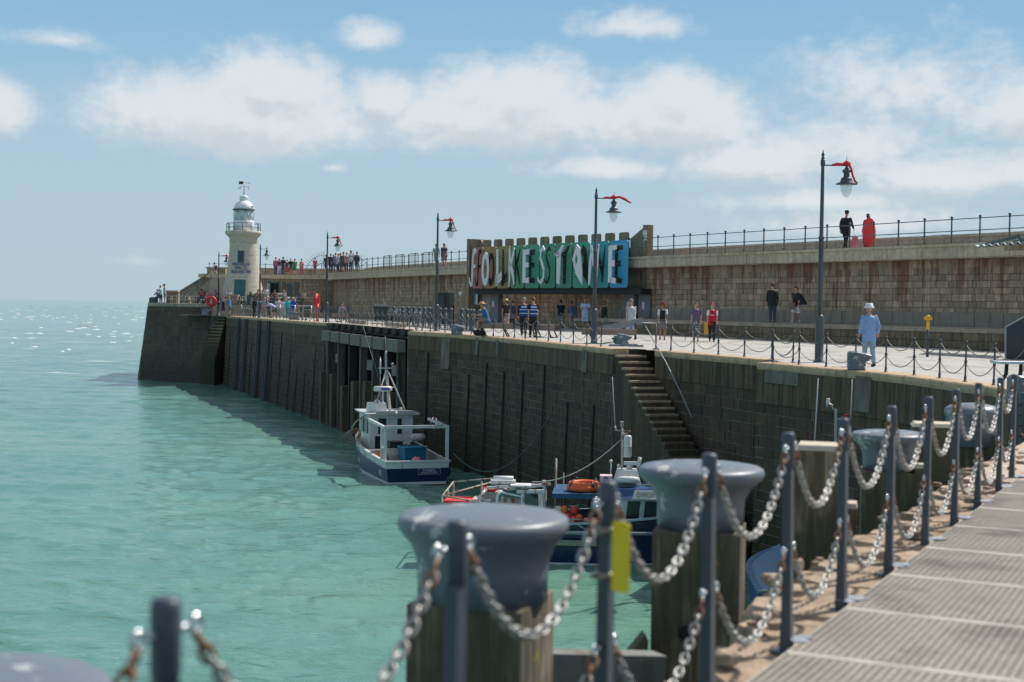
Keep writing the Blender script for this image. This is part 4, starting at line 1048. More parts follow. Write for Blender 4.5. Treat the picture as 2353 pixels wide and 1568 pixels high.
# yellow notice on the third post
p2 = FP(pos[2]); yd = Vector((.80,-.22,0)).normalized()
yn = thing('safety_notice', 'narrow bright yellow notice board clamped to the near fence post before the blue boat', 'notice', (p2.x, p2.y, 0))
mb = MB(); Yy = Vector((.20, .98, 0)).normalized()
O = Vector((.018,-.045,.66)); X = Vector((.050,-.050,0)); 
r_ = .012; w_, h_ = X.length, .222; Xn = X.normalized(); Nv = Xn.cross(Vector((0,0,1)))
poly = []
for cx, cy, a0 in ((w_-r_,r_,-90),(w_-r_,h_-r_,0),(r_,h_-r_,90),(r_,r_,180)):
    for q in range(4): a = R(a0+q*30); poly.append((cx+r_*math.cos(a), cy+r_*math.sin(a)))
mb.plate(poly, O, Xn, (0,0,1), Nv, .004)
M_yel = pm('yellow_sign', (.88,.64,.012), .45, 0, .08, 6, 0)
pl = obj('plate', mb, M_yel, yn)
for side in (-1,):
    mb = MB()
    for q, (ww, yy, hh) in enumerate(((.75,.195,.006),(.6,.18,.006),(.8,.155,.003),(.7,.142,.003),(.8,.13,.003),(.62,.116,.003),(.78,.10,.003),(.7,.086,.003),(.55,.072,.003),(.7,.055,.003),(.5,.04,.003))):
        mb.plate([(w_*.12,yy),(w_*(.12+ww*.95),yy),(w_*(.12+ww*.95),yy+hh),(w_*.12,yy+hh)], O + Nv*(-.0004 if side < 0 else .0044), Xn, (0,0,1), Nv*side, .0003)
    obj('small_print', mb, pm('brown_print', (.35,.26,.02), .6), pl)
M_cl = worn('brass_clamp', (.30,.26,.2), (.12,.1,.08), .5,.6,.4,.7)
for zc_ in (.845, .70): mb = MB(); mb.tube([(0,0,zc_),(.03,-.05,zc_)], .010, 8); mb.lathe([(.034,zc_-.012),(.038,zc_-.006),(.038,zc_+.006),(.034,zc_+.012)], n=12); mb.ball((-.042,-.02,zc_), .010, 6); obj('clamp', mb, M_cl, yn)

# mooring caps on square piles
M_tim = worn('tarred_timber', (.10,.085,.055), (.13,.095,.025), .6, .68, .92, sc=3, stretch=(1,1,.5))
def m_oldtimber():
    m, nt, b = nt_new('old_pile_timber'); tc = N(nt, 'ShaderNodeTexCoord').outputs['Object']
    g = noise(nt, mapping(nt, tc, (9, 9, .7)), 2.2, 6, .6, .6); l = noise(nt, tc, 5, 5, .6); big = noise(nt, tc, 1.7, 4)
    col = ramp(nt, g, [(.3, (.07,.054,.034)), (.5, (.17,.13,.085)), (.7, (.38,.30,.21))])
    col = mix(nt, ramp(nt, big, [(.4, 0.), (.58, .75)]), col, (.05,.048,.026))
    col = mix(nt, ramp(nt, l, [(.63, 0.), (.69, .75)]), col, (.36,.24,.03))
    nt.links.new(col, b.inputs['Base Color']); b.inputs['Roughness'].default_value = .9; bump(nt, b, g, .7, .02); return m
M_old = m_oldtimber()
CAPY = [(1118, 6.2, .375, .645, 'mooring cap on square pile, nearest and largest, before the second fence post'),
        (1618, 8.5, .375, .615, 'broad grey mooring cap on a pile, second from the camera, beside the yellow notice'),
        (2052, 12.4, .335, .50, 'grey mooring cap on a weathered pile right of the bare square pile'),
        (2239, 16.6, .315, .46, 'farthest flat-topped grey mooring cap among the near piles'),
        (-84, 3.6, .375, .568, 'mottled top of a grey mooring cap cut off at the bottom left corner')]
for i, (u, Y, r, z, lab) in enumerate(CAPY):
    p = W(u, 1000, Y); x = XA(u, Y) if i < 4 else XA(u, Y)
    th = thing('mooring_post', 'grey painted ' + lab if i == 0 else lab, 'mooring post', (x, Y, 0), 0)
    cap = MB(); k_ = r/.375
    if i in (0, 1, 2, 4):
        nk = (.765, .69, .70, 0, .76)[i]
        prof = [(r*nk*.99, z-.365*k_), (r*nk, z-.24*k_), (r*(nk+.02), z-.185*k_), (r*(nk*.62+.38*.98), z-.125*k_), (r*(nk*.28+.72), z-.088*k_), (r*.985, z-.062*k_), (r*1.005, z-.035*k_), (r*.985, z-.012*k_), (r*.93, z-.0*k_), (r*.7, z+.014*k_), (r*.35, z+.021*k_), (.01, z+.023*k_)]
    else:
        prof = [(r*.90, z-.45), (r*.91, z-.25), (r*.93, z-.13), (r*1.0, z-.09), (r*1.0, z-.045), (r*.95, z-.015), (r*.8, z+.015), (r*.4, z+.04), (.01, z+.05)]
    cap.lathe(prof, n=56); obj('cap', cap, M_cap, th)
    s_ = r*(.68 if i < 2 else .72); mb = MB(); a_ = R((-17, -13, -12, -8, 0)[i])
    mb.box((0,0,(z-.365*k_-7)/2), (2*s_, 2*s_, 7+z-.365*k_), a_); 
    pl_ = obj('pile', mb, M_old, th)
    mb = MB(); 
    if i in (1, 3):
        M_ = Matrix.Rotation(math.pi/2, 3, 'X'); c = Matrix.Rotation(a_, 3, 'Z') @ Vector((-.05, -s_-.002, z-.95))
        mb.lathe([(.0,-.01),(.045,-.01),(.045,.01),(.0,.01)], tuple(c), 12, M=Matrix.Rotation(a_, 3, 'Z') @ M_); obj('bolt_hole', mb, M_dark, pl_)
# outer timbers strapped to the piles
def timber(name, label, u, Y, z1, sx, sy, a, mat=M_old, slope=0, z0=-7, cat='timber pile', top=None):
    x = XA(u, Y); th = thing(name, label, cat, (x, Y, 0)); mb = MB()
    M_ = Matrix.Rotation(a, 3, 'Z'); ps = []
    for z, f in ((z0, 0), (z1, 1)):
        for X_, Y_ in ((-sx/2,-sy/2),(sx/2,-sy/2),(sx/2,sy/2),(-sx/2,sy/2)): ps.append(M_ @ Vector((X_, Y_, z + f*slope*X_/sx)))
    mb.hexa(ps); obj('shaft', mb, mat, th)
    mb = MB(); ps = []
    for z, k in ((z1+.0005, 1.0), (z1+.035, .88)):
        for X_, Y_ in ((-sx/2,-sy/2),(sx/2,-sy/2),(sx/2,sy/2),(-sx/2,sy/2)): ps.append(M_ @ Vector((X_*k, Y_*k, z + slope*X_/sx)))
    mb.hexa(ps); obj('top', mb, top or mat, th); return th
M_top = worn('weathered_end_grain', (.52,.46,.36), (.5,.3,.08), .6, .68, .9, sc=5, stretch=(1,1,1))
timber('square_pile', 'bare square timber pile with pale worn top, standing between the second and third mooring caps', 1893, 10.0, .585, .34, .36, R(-14), top=M_top)
timber('side_timber', 'pale strapped timber with orange top beside the bare square pile', 1958, 10.05, .17, .13, .2, R(-14), top=M_top)
timber('side_timber', 'narrow pale timber standing right of the third mooring cap', 2125, 12.2, .22, .11, .16, R(-14), top=M_top)
timber('back_timber', 'dark square pile standing between the third and fourth mooring caps', 2150, 14.2, .42, .42, .4, R(-12), M_tim, top=M_top)
timber('raking_timber', 'dark sloping-topped board with a bolt hole left of the second mooring pile', 1447, 8.2, -.50, .26, .12, R(6), M_tim, .28)
bh = MB(); bh.lathe([(.0,-.01),(.035,-.01),(.035,.01),(.0,.01)], (XA(1437,8.2), 8.13, -.85), 12, M=Matrix.Rotation(math.pi/2, 3, 'X')); q = obj('bolt_hole', bh, M_dark); 
for o_ in list(COL.objects):
    if o_.name.startswith('raking_timber'): q.parent = o_; q.matrix_parent_inverse = Matrix.Translation(-o_.location)
wl = thing('waling', 'grey horizontal timber waling between the first and second mooring piles at the bottom', 'timber', (0,0,0))
mb = MB(); mb.bar(W(1225, 1530, 7.0), W(1512, 1535, 7.35), .14, .15); obj('beam', mb, worn('grey_waling', (.20,.20,.185), (.12,.1,.08), .5,.65,.9), wl)
mb = MB(); mb.bar(W(1240, 1590, 7.1), W(1530, 1592, 7.5), .2, .12); obj('lower_beam', mb, M_old, wl)
# ------------------------------------------------------------------ street lamps
M_lamp = pm('lamp_grey_paint', (.06,.08,.095), .4, 0, .2, 2, .05)
M_lens = m_glassclear('lamp_glass', (.75,.85,.85), .38)
M_red = pm('red_wool', (.62,.03,.035), .85, 0, .25, 10, .4)
def make_lamp(H):
    root = thing('street_lamp', '', 'street lamp')
    mb = MB(); mb.lathe([(.17,0),(.17,.03),(.125,.05),(.125,1.18),(.14,1.2),(.15,1.26),(.11,1.33),(.09,1.36),(.07,1.38)], n=16); obj('base', mb, M_lamp, root)
    mb = MB(); mb.lathe([(.072,1.36),(.072,3.55),(.085,3.56),(.085,3.62),(.06,3.64),(.048,H-.5),(.065,H-.48),(.065,H-.33),(.045,H-.3)], n=12); obj('pole', mb, M_lamp, root)
    mb = MB(); mb.lathe([(.04,H-.3),(.055,H-.27),(.03,H-.22),(.05,H-.17),(.02,H-.1),(.005,H)], n=10); obj('finial', mb, M_lamp, root)
    za = H-.47; mb = MB(); mb.tube([(0,0,za),(.62,0,za+.0),(.70,0,za-.02)], .02, 6); mb.lathe([(.02,za+.15),(.05,za+.05),(.035,za-.05),(.07,za-.1)], (.68,0,0), 10); mb.tube([(.68,0,za+.1),(.68,0,za+.3)], [.014,.003], 5); obj('arm', mb, M_lamp, root)
    mb = MB(); mb.lathe([(.05,za-.1),(.12,za-.14),(.12,za-.20),(.085,za-.21),(.085,za-.33),(.14,za-.36),(.17,za-.42),(.17,za-.47),(.31,za-.53),(.31,za-.55),(.15,za-.545)], (.68,0,0), 20); obj('lantern', mb, M_lamp, root)
    mb = MB(); mb.lathe([(.165,za-.55),(.17,za-.60),(.16,za-.70),(.12,za-.82),(.06,za-.91),(.005,za-.93)], (.68,0,0), 16); obj('lamp_glass', mb, M_lens, root)
    return root
lamps = [(1884, 41.4, 6.2, 'nearest and tallest looking street lamp, in front of the couple on the promenade wall', 'scarf around the arm of the nearest lamp, with a trailing end'),
         (1366, 55.2, 6.1, 'street lamp standing in front of the last letters of the sign', 'scarf flying out sideways on the lamp in front of the sign'),
         (1003.5, 72.6, 6.1, 'street lamp between the sign and the row of round-headed posts', 'scarf on the lamp between the sign and the far crowd'),
         (750.8, 94.9, 6.1, 'street lamp beside the red life ring housing on the far quay', 'scarf on the lamp beside the far red life ring housing'),
         (597, 116.5, 6.1, 'street lamp just right of the lighthouse tower', ''),
         (502, 131.0, 5.95, 'farthest street lamp, left of the lighthouse tower', 'scarf on the farthest lamp, left of the lighthouse')]
lp0 = make_lamp(6.15)
for i, (u, Y, H, lab, lab2) in enumerate(lamps):
    o = lp0 if i == 0 else copy_tree(lp0)
    o.location = (XA(u, Y), Y, zd(Y)); o.scale = (1, 1, H/6.15); o.rotation_euler = (0, 0, R((-8, -4, -14, 5, -30, 10)[i]))
    tag(o, lab, 'street lamp', 'street lamps along the quay')
    if lab2:
        mb = MB(); za = 6.15-.47; tr = [(.25,0,za),(.4,.0,za+.03),(.55,0,za+.02),(.68,0,za+.06),(.78,0,za+.02)]
        mb.tube(tr, [.025,.05,.045,.09,.05], 8)
        if i == 1: mb.tube([(.7,0,za+.03),(.9,0,za+.06),(1.1,0,za-.02),(1.25,0,za-.12),(1.35,0,za-.17)], [.05,.05,.06,.04,.03], 6)
        else: mb.tube([(.75,0,za+.02),(.82,.02,za-.12),(.86,.03,za-.3),(.92,.03,za-.44),(1.0,.02,za-.52)], [.04,.03,.03,.03,.02], 6)
        s_ = obj('red_scarf', mb, M_red); tag(s_, 'red knitted ' + lab2, 'scarf', 'red scarves tied to lamps')
        s_.location = o.location; s_.rotation_euler = o.rotation_euler; s_.scale = o.scale

# ------------------------------------------------------------------ chained fences along the quay edge
M_qp = pm('quay_post_paint', (.05,.065,.078), .45, 0, .2, 3, .1)
M_qch = pm('quay_chain_metal', (.20,.19,.175), .45, .6, .3, 6, .1)
def qpost(h=.92):
    mb = MB(); mb.lathe([(.06,0),(.06,.012),(.034,.02),(.031,.13),(.022,.14),(.021,h-.52),(.034,h-.5),(.034,h-.44),(.021,h-.42),(.021,h-.1),(.035,h-.08),(.035,h-.01),(.02,h)], n=8); return mb.mesh('quay_post', M_qp)
qpm = qpost()
def chainfence(name, label, pts, sag=.26, links=True):
    th = thing(name, label, 'chain fence', (0,0,0)); PT = [Vector((p[0], p[1], zd(p[1]))) if len(p) < 3 else Vector(p) for p in pts]
    for p in PT:
        o = bpy.data.objects.new('post', qpm); COL.objects.link(o); o.parent = th; o.location = p; o.rotation_euler = (0, R(random.uniform(-1,1)), 0)
    allc = []
    for a, b_ in zip(PT, PT[1:]):
        if (b_-a).length > 3.2: continue
        for h in (.86, .44):
            mb = MB(); s_ = sag*random.uniform(.9, 1.1)
            A_, B_ = a+Vector((0,0,h)), b_+Vector((0,0,h-.01))
            if links and a.y < 62: add_chain(mb, None, A_, B_, s_, .034, .017, .011, .0055, 6, 4)
            else: mb.tube([A_.lerp(B_, i/10)-Vector((0,0,1))*s_*(1-(i/5-1)**2) for i in range(11)], .012, 5)
            allc.append(mb)
    for i, mb in enumerate(allc[:100]): obj('chain', mb, M_qch, th)
    return th
def along(C, s0, s1, off=-.30, sp=1.36):
    n = max(1, round((s1-s0)/sp)); return [tuple(C.at(s0+(s1-s0)*i/n, off)) for i in range(n+1)]
chainfence('quay_chain_fence', 'chain fence on the quay edge between the right margin and the step recess', along(Q1, 0, Q1.L-.3)+[tuple(Q1.at(Q1.L-.25, -1.0))]+along(Q2, .15, Q2.L-.5))
chainfence('quay_chain_fence', 'chain fence on the quay edge from the handrail of the steps to the third lamp', along(Q3, 1.9, Q3.L-.3, -.30, 1.42))
chainfence('quay_chain_fence', 'chain fence along the edge of the timber wharf', along(Q4, .3, Q4.L, -.75, 1.25))
chainfence('quay_chain_fence', 'chain fence on the far quay edge towards the landing steps', along(Q5, .5, Q5.L-1.6, -.30, 1.36), links=False)
inner = [tuple(Q4.at(2+i*1.6, -2.6-.02*i)) for i in range(9)]
chainfence('inner_chain_fence', 'second chain fence standing back from the timber wharf on the pavement', inner, links=False)
# handrail of the near steps
hr = thing('step_handrail', 'sloping galvanised handrail leading down from the quay into the stone steps', 'handrail', (0,0,0))
M_gal = pm('dull_galvanised', (.26,.28,.29), .55, .4, .2, 4)
a, b_ = W(1478, 742, 50.0), W(1508, 744, 49.6); c_ = W(1560, 870, 47.2); d_ = W(1640, 975, 44.2)
mb = MB(); mb.tube([b_, a, W(1482, 748, 49.9), W(1530, 833, 47.0), W(1560, 893, 46.4), W(1590, 960, 45.3)], .019, 8); obj('rail', mb, M_gal, hr)
mb = MB(); mb.tube([b_, Vector((b_.x, b_.y, zd(49)))], .03, 8); mb.lathe([(.12,0),(.12,.04),(.03,.05)], (b_.x, b_.y, zd(49)), 10); obj('post', mb, worn('rusty_post', (.16,.12,.1), (.3,.15,.08), .5,.6,.7), hr)

# ------------------------------------------------------------------ things on the quay
def on(u, Y, dz=0): return (XA(u, Y), Y, zd(Y)+dz)
# hook-nosed mooring bollards
def hook_bollard(label, u, Y, sc=1, rz=0, col=M_cap, group='grey hook-nosed mooring bollards on the quay'):
    th = thing('mooring_bollard', label, 'mooring bollard', on(u, Y), rz, group); mb = MB()
    prof = [(-.22,0),(.20,0),(.21,.05),(.17,.12),(.17,.20),(.30,.26),(.38,.34),(.36,.40),(.22,.44),(-.05,.49),(-.20,.49),(-.25,.44),(-.25,.05)]
    n = len(prof); rows = []
    for y, k in ((-.21,.90),(-.17,1),(.17,1),(.21,.90)): rows += [((x)*k*sc, y*sc, (z-.22)*k*sc+.22*sc) for x, z in prof]
    fs = [tuple(range(n)), tuple(range(3*n, 4*n))[::-1]] + [(r*n+i, (r+1)*n+i, (r+1)*n+(i+1) % n, r*n+(i+1) % n) for r in range(3) for i in range(n)]
    mb.add(rows, fs); obj('body', mb, col, th); return th
hook_bollard('grey hook-nosed bollard in front of the man in the white sun hat', 1972, 36.9, 1.0, R(-10))
hook_bollard('grey bollard tangled in green rope beside the second lamp', 1432, 53.2, .92, R(-5))
hook_bollard('small grey bollard on the quay edge left of the seated man in the straw hat', 1052, 65.5, .95, R(-25))
hook_bollard('grey bollard on the far quay edge below the crowd in front of the cafe', 675, 107, 1.3, R(-10))
hook_bollard('small dark bollard beside the round life ring at the top of the landing steps', 474, 130.5, 1.3, R(0))
big = hook_bollard('big rounded grey bollard at the right margin beside the picnic table', 2358, 24.8, .98, R(8))
# green rope heap
M_rope = pm('green_rope', (.03,.20,.15), .85, 0, .3, 20, .5)
mb = MB(); c = Vector(on(1425, 53.3, .06)); random.seed(5); pts = []
for i in range(60):
    a = i*.9; rr = .12+.22*random.random(); pts.append(c+Vector((rr*math.cos(a)*1.0, rr*math.sin(a)*.7, .10+.12*math.sin(i*.7)+.1*random.random())))
pts.append(c+Vector((-.7,0,0))); pts.append(c+Vector((-1.3,.3,.0)))
mb.tube(pts, .022, 5); o = obj('rope_coil', mb, M_rope); tag(o, 'tangled green rope heaped round the bollard by the second lamp', 'rope')
mb = MB(); mb.box((0,0,.03), (1.25,.5,.06)); mb.box((0.1,0,.075), (.6,.4,.03)); o = obj('base_slab', mb, M_cap, None, on(1440, 52.6)); tag(o, 'flat grey steel base plate under the rope-tangled bollard', 'plate')
# benches made of square timber on bent legs
M_bw = worn('bench_timber', (.27,.20,.165), (.2,.14,.11), .5, .65, .75, sc=2, stretch=(.4,1,1))
M_bend = pm('bench_end', (.07,.035,.025), .8)
def bench():
    th = thing('bench', '', 'bench'); mb = MB(); mb.box((0,0,.46), (1.75,.42,.24)); obj('seat', mb, M_bw, th)
    mb = MB(); mb.box((.885,0,.46), (.02,.40,.225)); obj('end_board', mb, M_bend, th)
    for x in (-.55, .5):
        mb = MB(); mb.bar((x-.05,-.15,.34),(x+.12,-.2,0),.05); mb.bar((x-.05,.15,.34),(x+.12,.2,0),.05); mb.bar((x+.12,-.24,.02),(x+.12,.24,.02),.05); obj('leg', mb, M_black, th)
    return th
b0 = bench()
BN = [(1138, 64.2, 'timber bench the man in the straw hat sits on', -12, 1), (1252, 63.2, 'timber bench with a dark end just right of the two security guards', -48, 1), (1400, 55.5, 'long timber bench behind the second lamp and the rope-tangled bollard', -8, 1.2),
      (788, 97, 'timber bench just right of the fourth lamp', -42, 1), (738, 100, 'timber bench behind the red life ring housing', -35, 1), (690, 107, 'timber bench behind the far grey bollard', -45, .9)]
for i, (u, Y, lab, rz, sx) in enumerate(BN):
    o = b0 if i == 0 else copy_tree(b0); o.location = on(u, Y); o.rotation_euler = (0,0,R(rz)); o.scale = (sx,1,1); tag(o, lab, 'bench', 'square timber benches on the quay')
# plank lying over trestle in front of the white vest man
g_ = thing('ramp_board', 'pale grey board propped up as a ramp behind the man in the patterned vest', 'board', (0,0,0)); mb = MB()
mb.bar(W(1360, 762, 60), W(1478, 737, 60), .06, .26); obj('board', mb, pm('pale_board', (.20,.215,.225), .6), g_)
mb = MB(); mb.bar(W(1395,770,60), W(1395,756,60), .08); mb.bar(W(1460,777,60), W(1460,744,60), .08); obj('leg', mb, M_black, g_)
# round-headed posts row
M_rh = worn('round_head_post', (.07,.085,.095), (.2,.21,.21), .6, .7, .5, sc=4)
mbp = MB(); mbp.lathe([(.13,0),(.13,.03),(.085,.05),(.08,.86),(.095,.88),(.095,.92),(.07,.94),(.10,.98),(.115,1.04),(.10,1.10),(.05,1.14),(.005,1.15)], n=14); rhm = mbp.mesh('round_post', M_rh)
us = [905, 925, 938, 951, 963.5, 975, 987, 1000, 1011.5, 1024, 1037, 1061, 1074, 1082, 1088, 1101.5]
ordn = ['first','second','third','fourth','fifth','sixth','seventh','eighth','ninth','tenth','eleventh','twelfth','thirteenth','fourteenth','fifteenth','last']
for i, u in enumerate(us):
    Y = 88 - i*.9 if i < 11 else 76 - (i-11)*.9
    o = obj('round_headed_post', rhm, None, None, on(u, Y)); tag(o, 'round-headed grey steel post, %s from the left in the row behind the wharf fence' % ordn[i], 'bollard', 'round-headed posts behind the wharf')
chn = MB()
for i in range(15):
    if i == 10: continue
    Y0 = 88-i*.9 if i < 11 else 76-(i-11)*.9; Y1 = 88-(i+1)*.9 if i+1 < 11 else 76-(i-10)*.9
    A_, B_ = Vector(on(us[i], Y0, .95)), Vector(on(us[i+1], Y1, .95)); q = MB(); q.tube([A_.lerp(B_, t/8)-Vector((0,0,1))*.3*(1-(t/4-1)**2) for t in range(9)], .02, 5)
    o = obj('slack_chain', q, M_qch); tag(o, 'slack chain hanging right of the %s round-headed post from the left' % ordn[i], 'chain', 'chains between the round-headed posts')
# long shelter bench along the wall, bins, boxes
lb = thing('long_bench', 'long grey slatted bench against the far wall right of the wheeled bin', 'bench', (0,0,0))
M_lb = pm('pale_slat', (.35,.36,.36), .6)
a, b_ = W(892, 727, 108), W(985, 727, 101)
mb = MB(); mb.bar((a.x,a.y,zd(100)+.5),(b_.x,b_.y,zd(100)+.5),.5,.06); obj('seat', mb, M_lb, lb)
mb = MB(); 
for i in range(10): p = a.lerp(b_, (i+.1)/10); q = a.lerp(b_, (i+.85)/10); mb.bar((p.x+.2,p.y+.3,zd(100)+.8),(q.x+.2,q.y+.3,zd(100)+.8),.05,.36)
obj('backrest', mb, M_lb, lb)
mb = MB()
for i in range(11): mb = MB(); p = a.lerp(b_, i/10); mb.bar((p.x,p.y,zd(100)),(p.x,p.y,zd(100)+.5),.06); mb.bar((p.x+.2,p.y+.3,zd(100)),(p.x+.2,p.y+.3,zd(100)+1.0),.05); mb.bar((p.x,p.y,zd(100)+.45),(p.x+.2,p.y+.3,zd(100)+.45),.05); obj('leg', mb, M_black, lb)
def bin_(u, Y, lab, s=1.0, col=(.035,.05,.055)):
    th = thing('wheeled_bin', lab, 'bin', on(u, Y), R(10), 'large wheeled bins by the far wall'); m_ = pm('bin_plastic', col, .5)
    mb = MB(); ps = []
    for z, k in ((.12, .85), (1.1, 1)):
        for X_, Y_ in ((-.55,-.4),(.55,-.4),(.55,.4),(-.55,.4)): ps.append((X_*k*s, Y_*k*s, z*s))
    mb.hexa(ps); mb.box((0,0,1.02*s), (1.18*s,.88*s,.06*s)); obj('body', mb, m_, th)
    mb = MB(); mb.hexa([(-.6*s,-.45*s,1.10*s),(.6*s,-.45*s,1.10*s),(.6*s,.45*s,1.10*s),(-.6*s,.45*s,1.10*s),(-.5*s,-.3*s,1.24*s),(.5*s,-.3*s,1.24*s),(.5*s,.3*s,1.26*s),(-.5*s,.3*s,1.26*s)]); obj('lid', mb, m_, th)
    for x in (-.4, .4):
        for y in (-.3, .3): mb = MB(); mb.lathe([(.0,-.03),(.09,-.03),(.09,.03),(.0,.03)], (x*s, y*s, .09), 10, M=Matrix.Rotation(math.pi/2, 3, 'Y')); obj('wheel', mb, M_black, th)
bin_(808*1.083, 104, 'dark wheeled bin standing against the far wall between the fourth lamp and the long bench', 1.0)
bin_(640*1.094, 124, 'small wheeled bin half hidden left of the far red life ring', .8)
dk = thing('wall_cabinet', 'dark green steel cabinet set against the wall behind the third lamp', 'cabinet', (0,0,0)); p = W(1022, 700, 93.5)
mb = MB(); mb.box((p.x, p.y-.2, 1.35), (1.1,.6,2.1), R(-25)); obj('body', mb, pm('dark_green_steel', (.02,.035,.032), .6), dk)
mb = MB(); mb.box((p.x-.17, p.y-.50, 1.4), (.42,.06,1.6), R(-25)); obj('door', mb, pm('dark_green_steel2', (.03,.05,.045), .6), dk)
# notice boards
def board(name, label, u0, v0, u1, v1, Y0, Y1, mat, extra=None, frame=None):
    a, b_, c_, d_ = W(u0, v1, Y0), W(u1, v1, Y1), W(u1, v0, Y1), W(u0, v0, Y0)
    a.z = b_.z = min(a.z, b_.z); c_.z = d_.z = max(c_.z, d_.z)
    th = thing(name, label, 'board' if 'sign' not in name else 'sign', tuple(a)); X = (b_-a); w = X.length; Xn = X.normalized(); Nv = Xn.cross(Vector((0,0,1))).normalized(); h = c_.z-a.z
    mb = MB(); mb.plate([(0,0),(w,0),(w,h),(0,h)], (0,0,0), Xn, (0,0,1), Nv, .03); pl = obj('board', mb, mat, th)
    if extra: extra(pl, Xn, Nv, w, h)
    return th
M_map = pm('map_blue', (.22,.42,.50), .5, 0, .1); M_mapw = pm('map_white', (.55,.62,.66), .5)
def mapx(pl, Xn, Nv, w, h):
    mb = MB(); mb.plate([(w*.68,0.01),(w-.01,0.01),(w-.01,h-.01),(w*.68,h-.01)], Nv*.031, Xn, (0,0,1), Nv, .004); obj('legend', mb, M_mapw, pl)
    random.seed(2); mb = MB()
    for i in range(22):
        x, y = random.uniform(.1,.55)*w, random.uniform(.04,.96)*h; s_ = .03; mb.plate([(x,y),(x+s_,y),(x+s_,y+s_*1.4),(x,y+s_*1.4)], Nv*.031, Xn, (0,0,1), Nv, .004)
    obj('map_marks', mb, pm('map_marks', (.35,.16,.14), .6), pl)
board('map_board', 'tall pale blue map board fixed to the wall right of the sign', 1475, 668, 1492, 721, 83.0, 82.3, M_map, mapx)
board('info_board', 'narrow pale blue notice board on the wall below the left end of the sign', 1088, 667, 1098, 700, 92.0, 91.2, M_map, mapx)
board('info_board', 'small white notice on the wall left of the sign', 1055, 671, 1061, 679, 95.5, 95.0, M_mapw)
board('wall_sign', 'faint pale plaque on the ashlar wall right of the map board', 1535, 672, 1550, 684, 79.6, 78.9, pm('plaque', (.26,.28,.28), .6), lambda pl, X, Nv, w, h: obj('text_lines', (lambda m: ([m.plate([(w*.08,h*(.2+.25*i)),(w*.92,h*(.2+.25*i)),(w*.92,h*(.3+.25*i)),(w*.08,h*(.3+.25*i))], Nv*.031, X, (0,0,1), Nv, .003) for i in range(3)], m)[1])(MB()), pm('plaque_text', (.12,.14,.14), .6), pl))
board('parapet_sign', 'small picture board leaning on the promenade parapet above the yellow-topped post', 2142, 541, 2178, 552, 67.5, 66.5, M_mapw, lambda pl, X, Nv, w, h: obj('picture', (lambda m: (m.plate([(.02,.02),(w*.22,.02),(w*.22,h*.85),(.02,h*.85)], Nv*.031, X, (0,0,1), Nv, .003), m)[1])(MB()), pm('picture_dark', (.08,.1,.13), .6), pl))
# yellow-topped posts
def ytop(u, Y, lab):
    th = thing('hose_post', lab, 'post', on(u, Y), 0, 'yellow-topped posts'); mb = MB(); mb.tube([(0,0,0),(0,0,1.0)], .045, 8); obj('post', mb, M_qp, th)
    mb = MB(); mb.tube([(0,0,.9),(0,0,1.28)], .055, 8); mb.box((0,0,1.26), (.24,.12,.10)); mb.lathe([(.09,1.28),(.07,1.35),(.01,1.37)], n=10); obj('cap', mb, pm('signal_yellow', (.70,.42,.01), .5), th)
ytop(2133, 46.5, 'grey post with bright yellow head standing on the pavement right of the white-hatted man')
ytop(2349, 57.0, 'yellow-headed post at the right margin above the dark ramp panel')
# dark ramp side panel at the right edge, canopy and picnic table
rp = thing('stair_panel', 'dark blue-grey metal stair side with pale edge at the right margin', 'stair', (0,0,0))
P1_, P2_, P3_, P4_ = W(2311, 826, 45), W(2311, 752, 45), W(2365, 722, 44.4), W(2420, 838, 43.5)
M_nv = pm('navy_panel', (.018,.03,.04), .5); M_ed = pm('pale_edge', (.30,.34,.36), .5)
mb = MB(); ps = [P1_, P2_, P3_, Vector((P4_.x, P4_.y, P3_.z)), Vector((P4_.x, P4_.y, P1_.z))]; n = len(ps); bk = [p+Vector((.2,.6,0)) for p in ps]
mb.add(ps+bk, [tuple(range(n)), tuple(range(n, 2*n))[::-1]] + [(i, (i+1) % n, n+(i+1) % n, n+i) for i in range(n)]); obj('side', mb, M_nv, rp)
mb = MB(); mb.bar(P1_, P2_, .05); mb.bar(P2_, P3_, .05); mb.bar(P1_+Vector((.65,-.05,.1)), Vector((P1_.x+.65, P1_.y-.05, P3_.z-.5)), .05); obj('edging', mb, M_ed, rp)
cp = thing('canopy', 'corrugated translucent roof edge on grey struts at the upper right margin', 'canopy', (0,0,0))
M_corr = pm('corrugated_sheet', (.55,.60,.62), .3, 0, .1)
a, b_ = W(2235, 566, 50.5), W(2420, 553, 47.5); mb = MB(); nn = 66; vs = []; fs = []
for i in range(nn+1):
    p = a.lerp(b_, i/nn); dz = .045*math.sin(i*math.pi/3)
    for y_, z_ in ((0,0),(2.6,.62)): vs.append((p.x+y_*.45, p.y+y_, p.z+dz+z_*.15)); vs.append((p.x+y_*.45, p.y+y_, p.z+dz+z_*.15+.012))
for i in range(nn):
    q = i*4; fs += [(q, q+4, q+6, q+2), (q+1, q+3, q+7, q+5), (q, q+1, q+5, q+4)]
mb.add(vs, fs, 0, False); obj('sheet', mb, M_corr, cp)
mb = MB(); mb.bar(a+Vector((.6,.5,.05)), b_+Vector((0,.5,.02)), .08); mb.bar(W(2265,562,50.5), W(2345,543,50), .10); mb.bar(W(2320,562,50), W(2400,540,49.5), .10); mb.bar(W(2345,543,50)+Vector((-.2,0,0)), W(2349,553,50), .08); obj('strut', mb, M_rail, cp)
mb = MB(); p = W(2353, 566, 48.5); mb.bar(W(2310,570,51), W(2420,566,50), .3, .2); obj('fascia', mb, M_sill, cp)
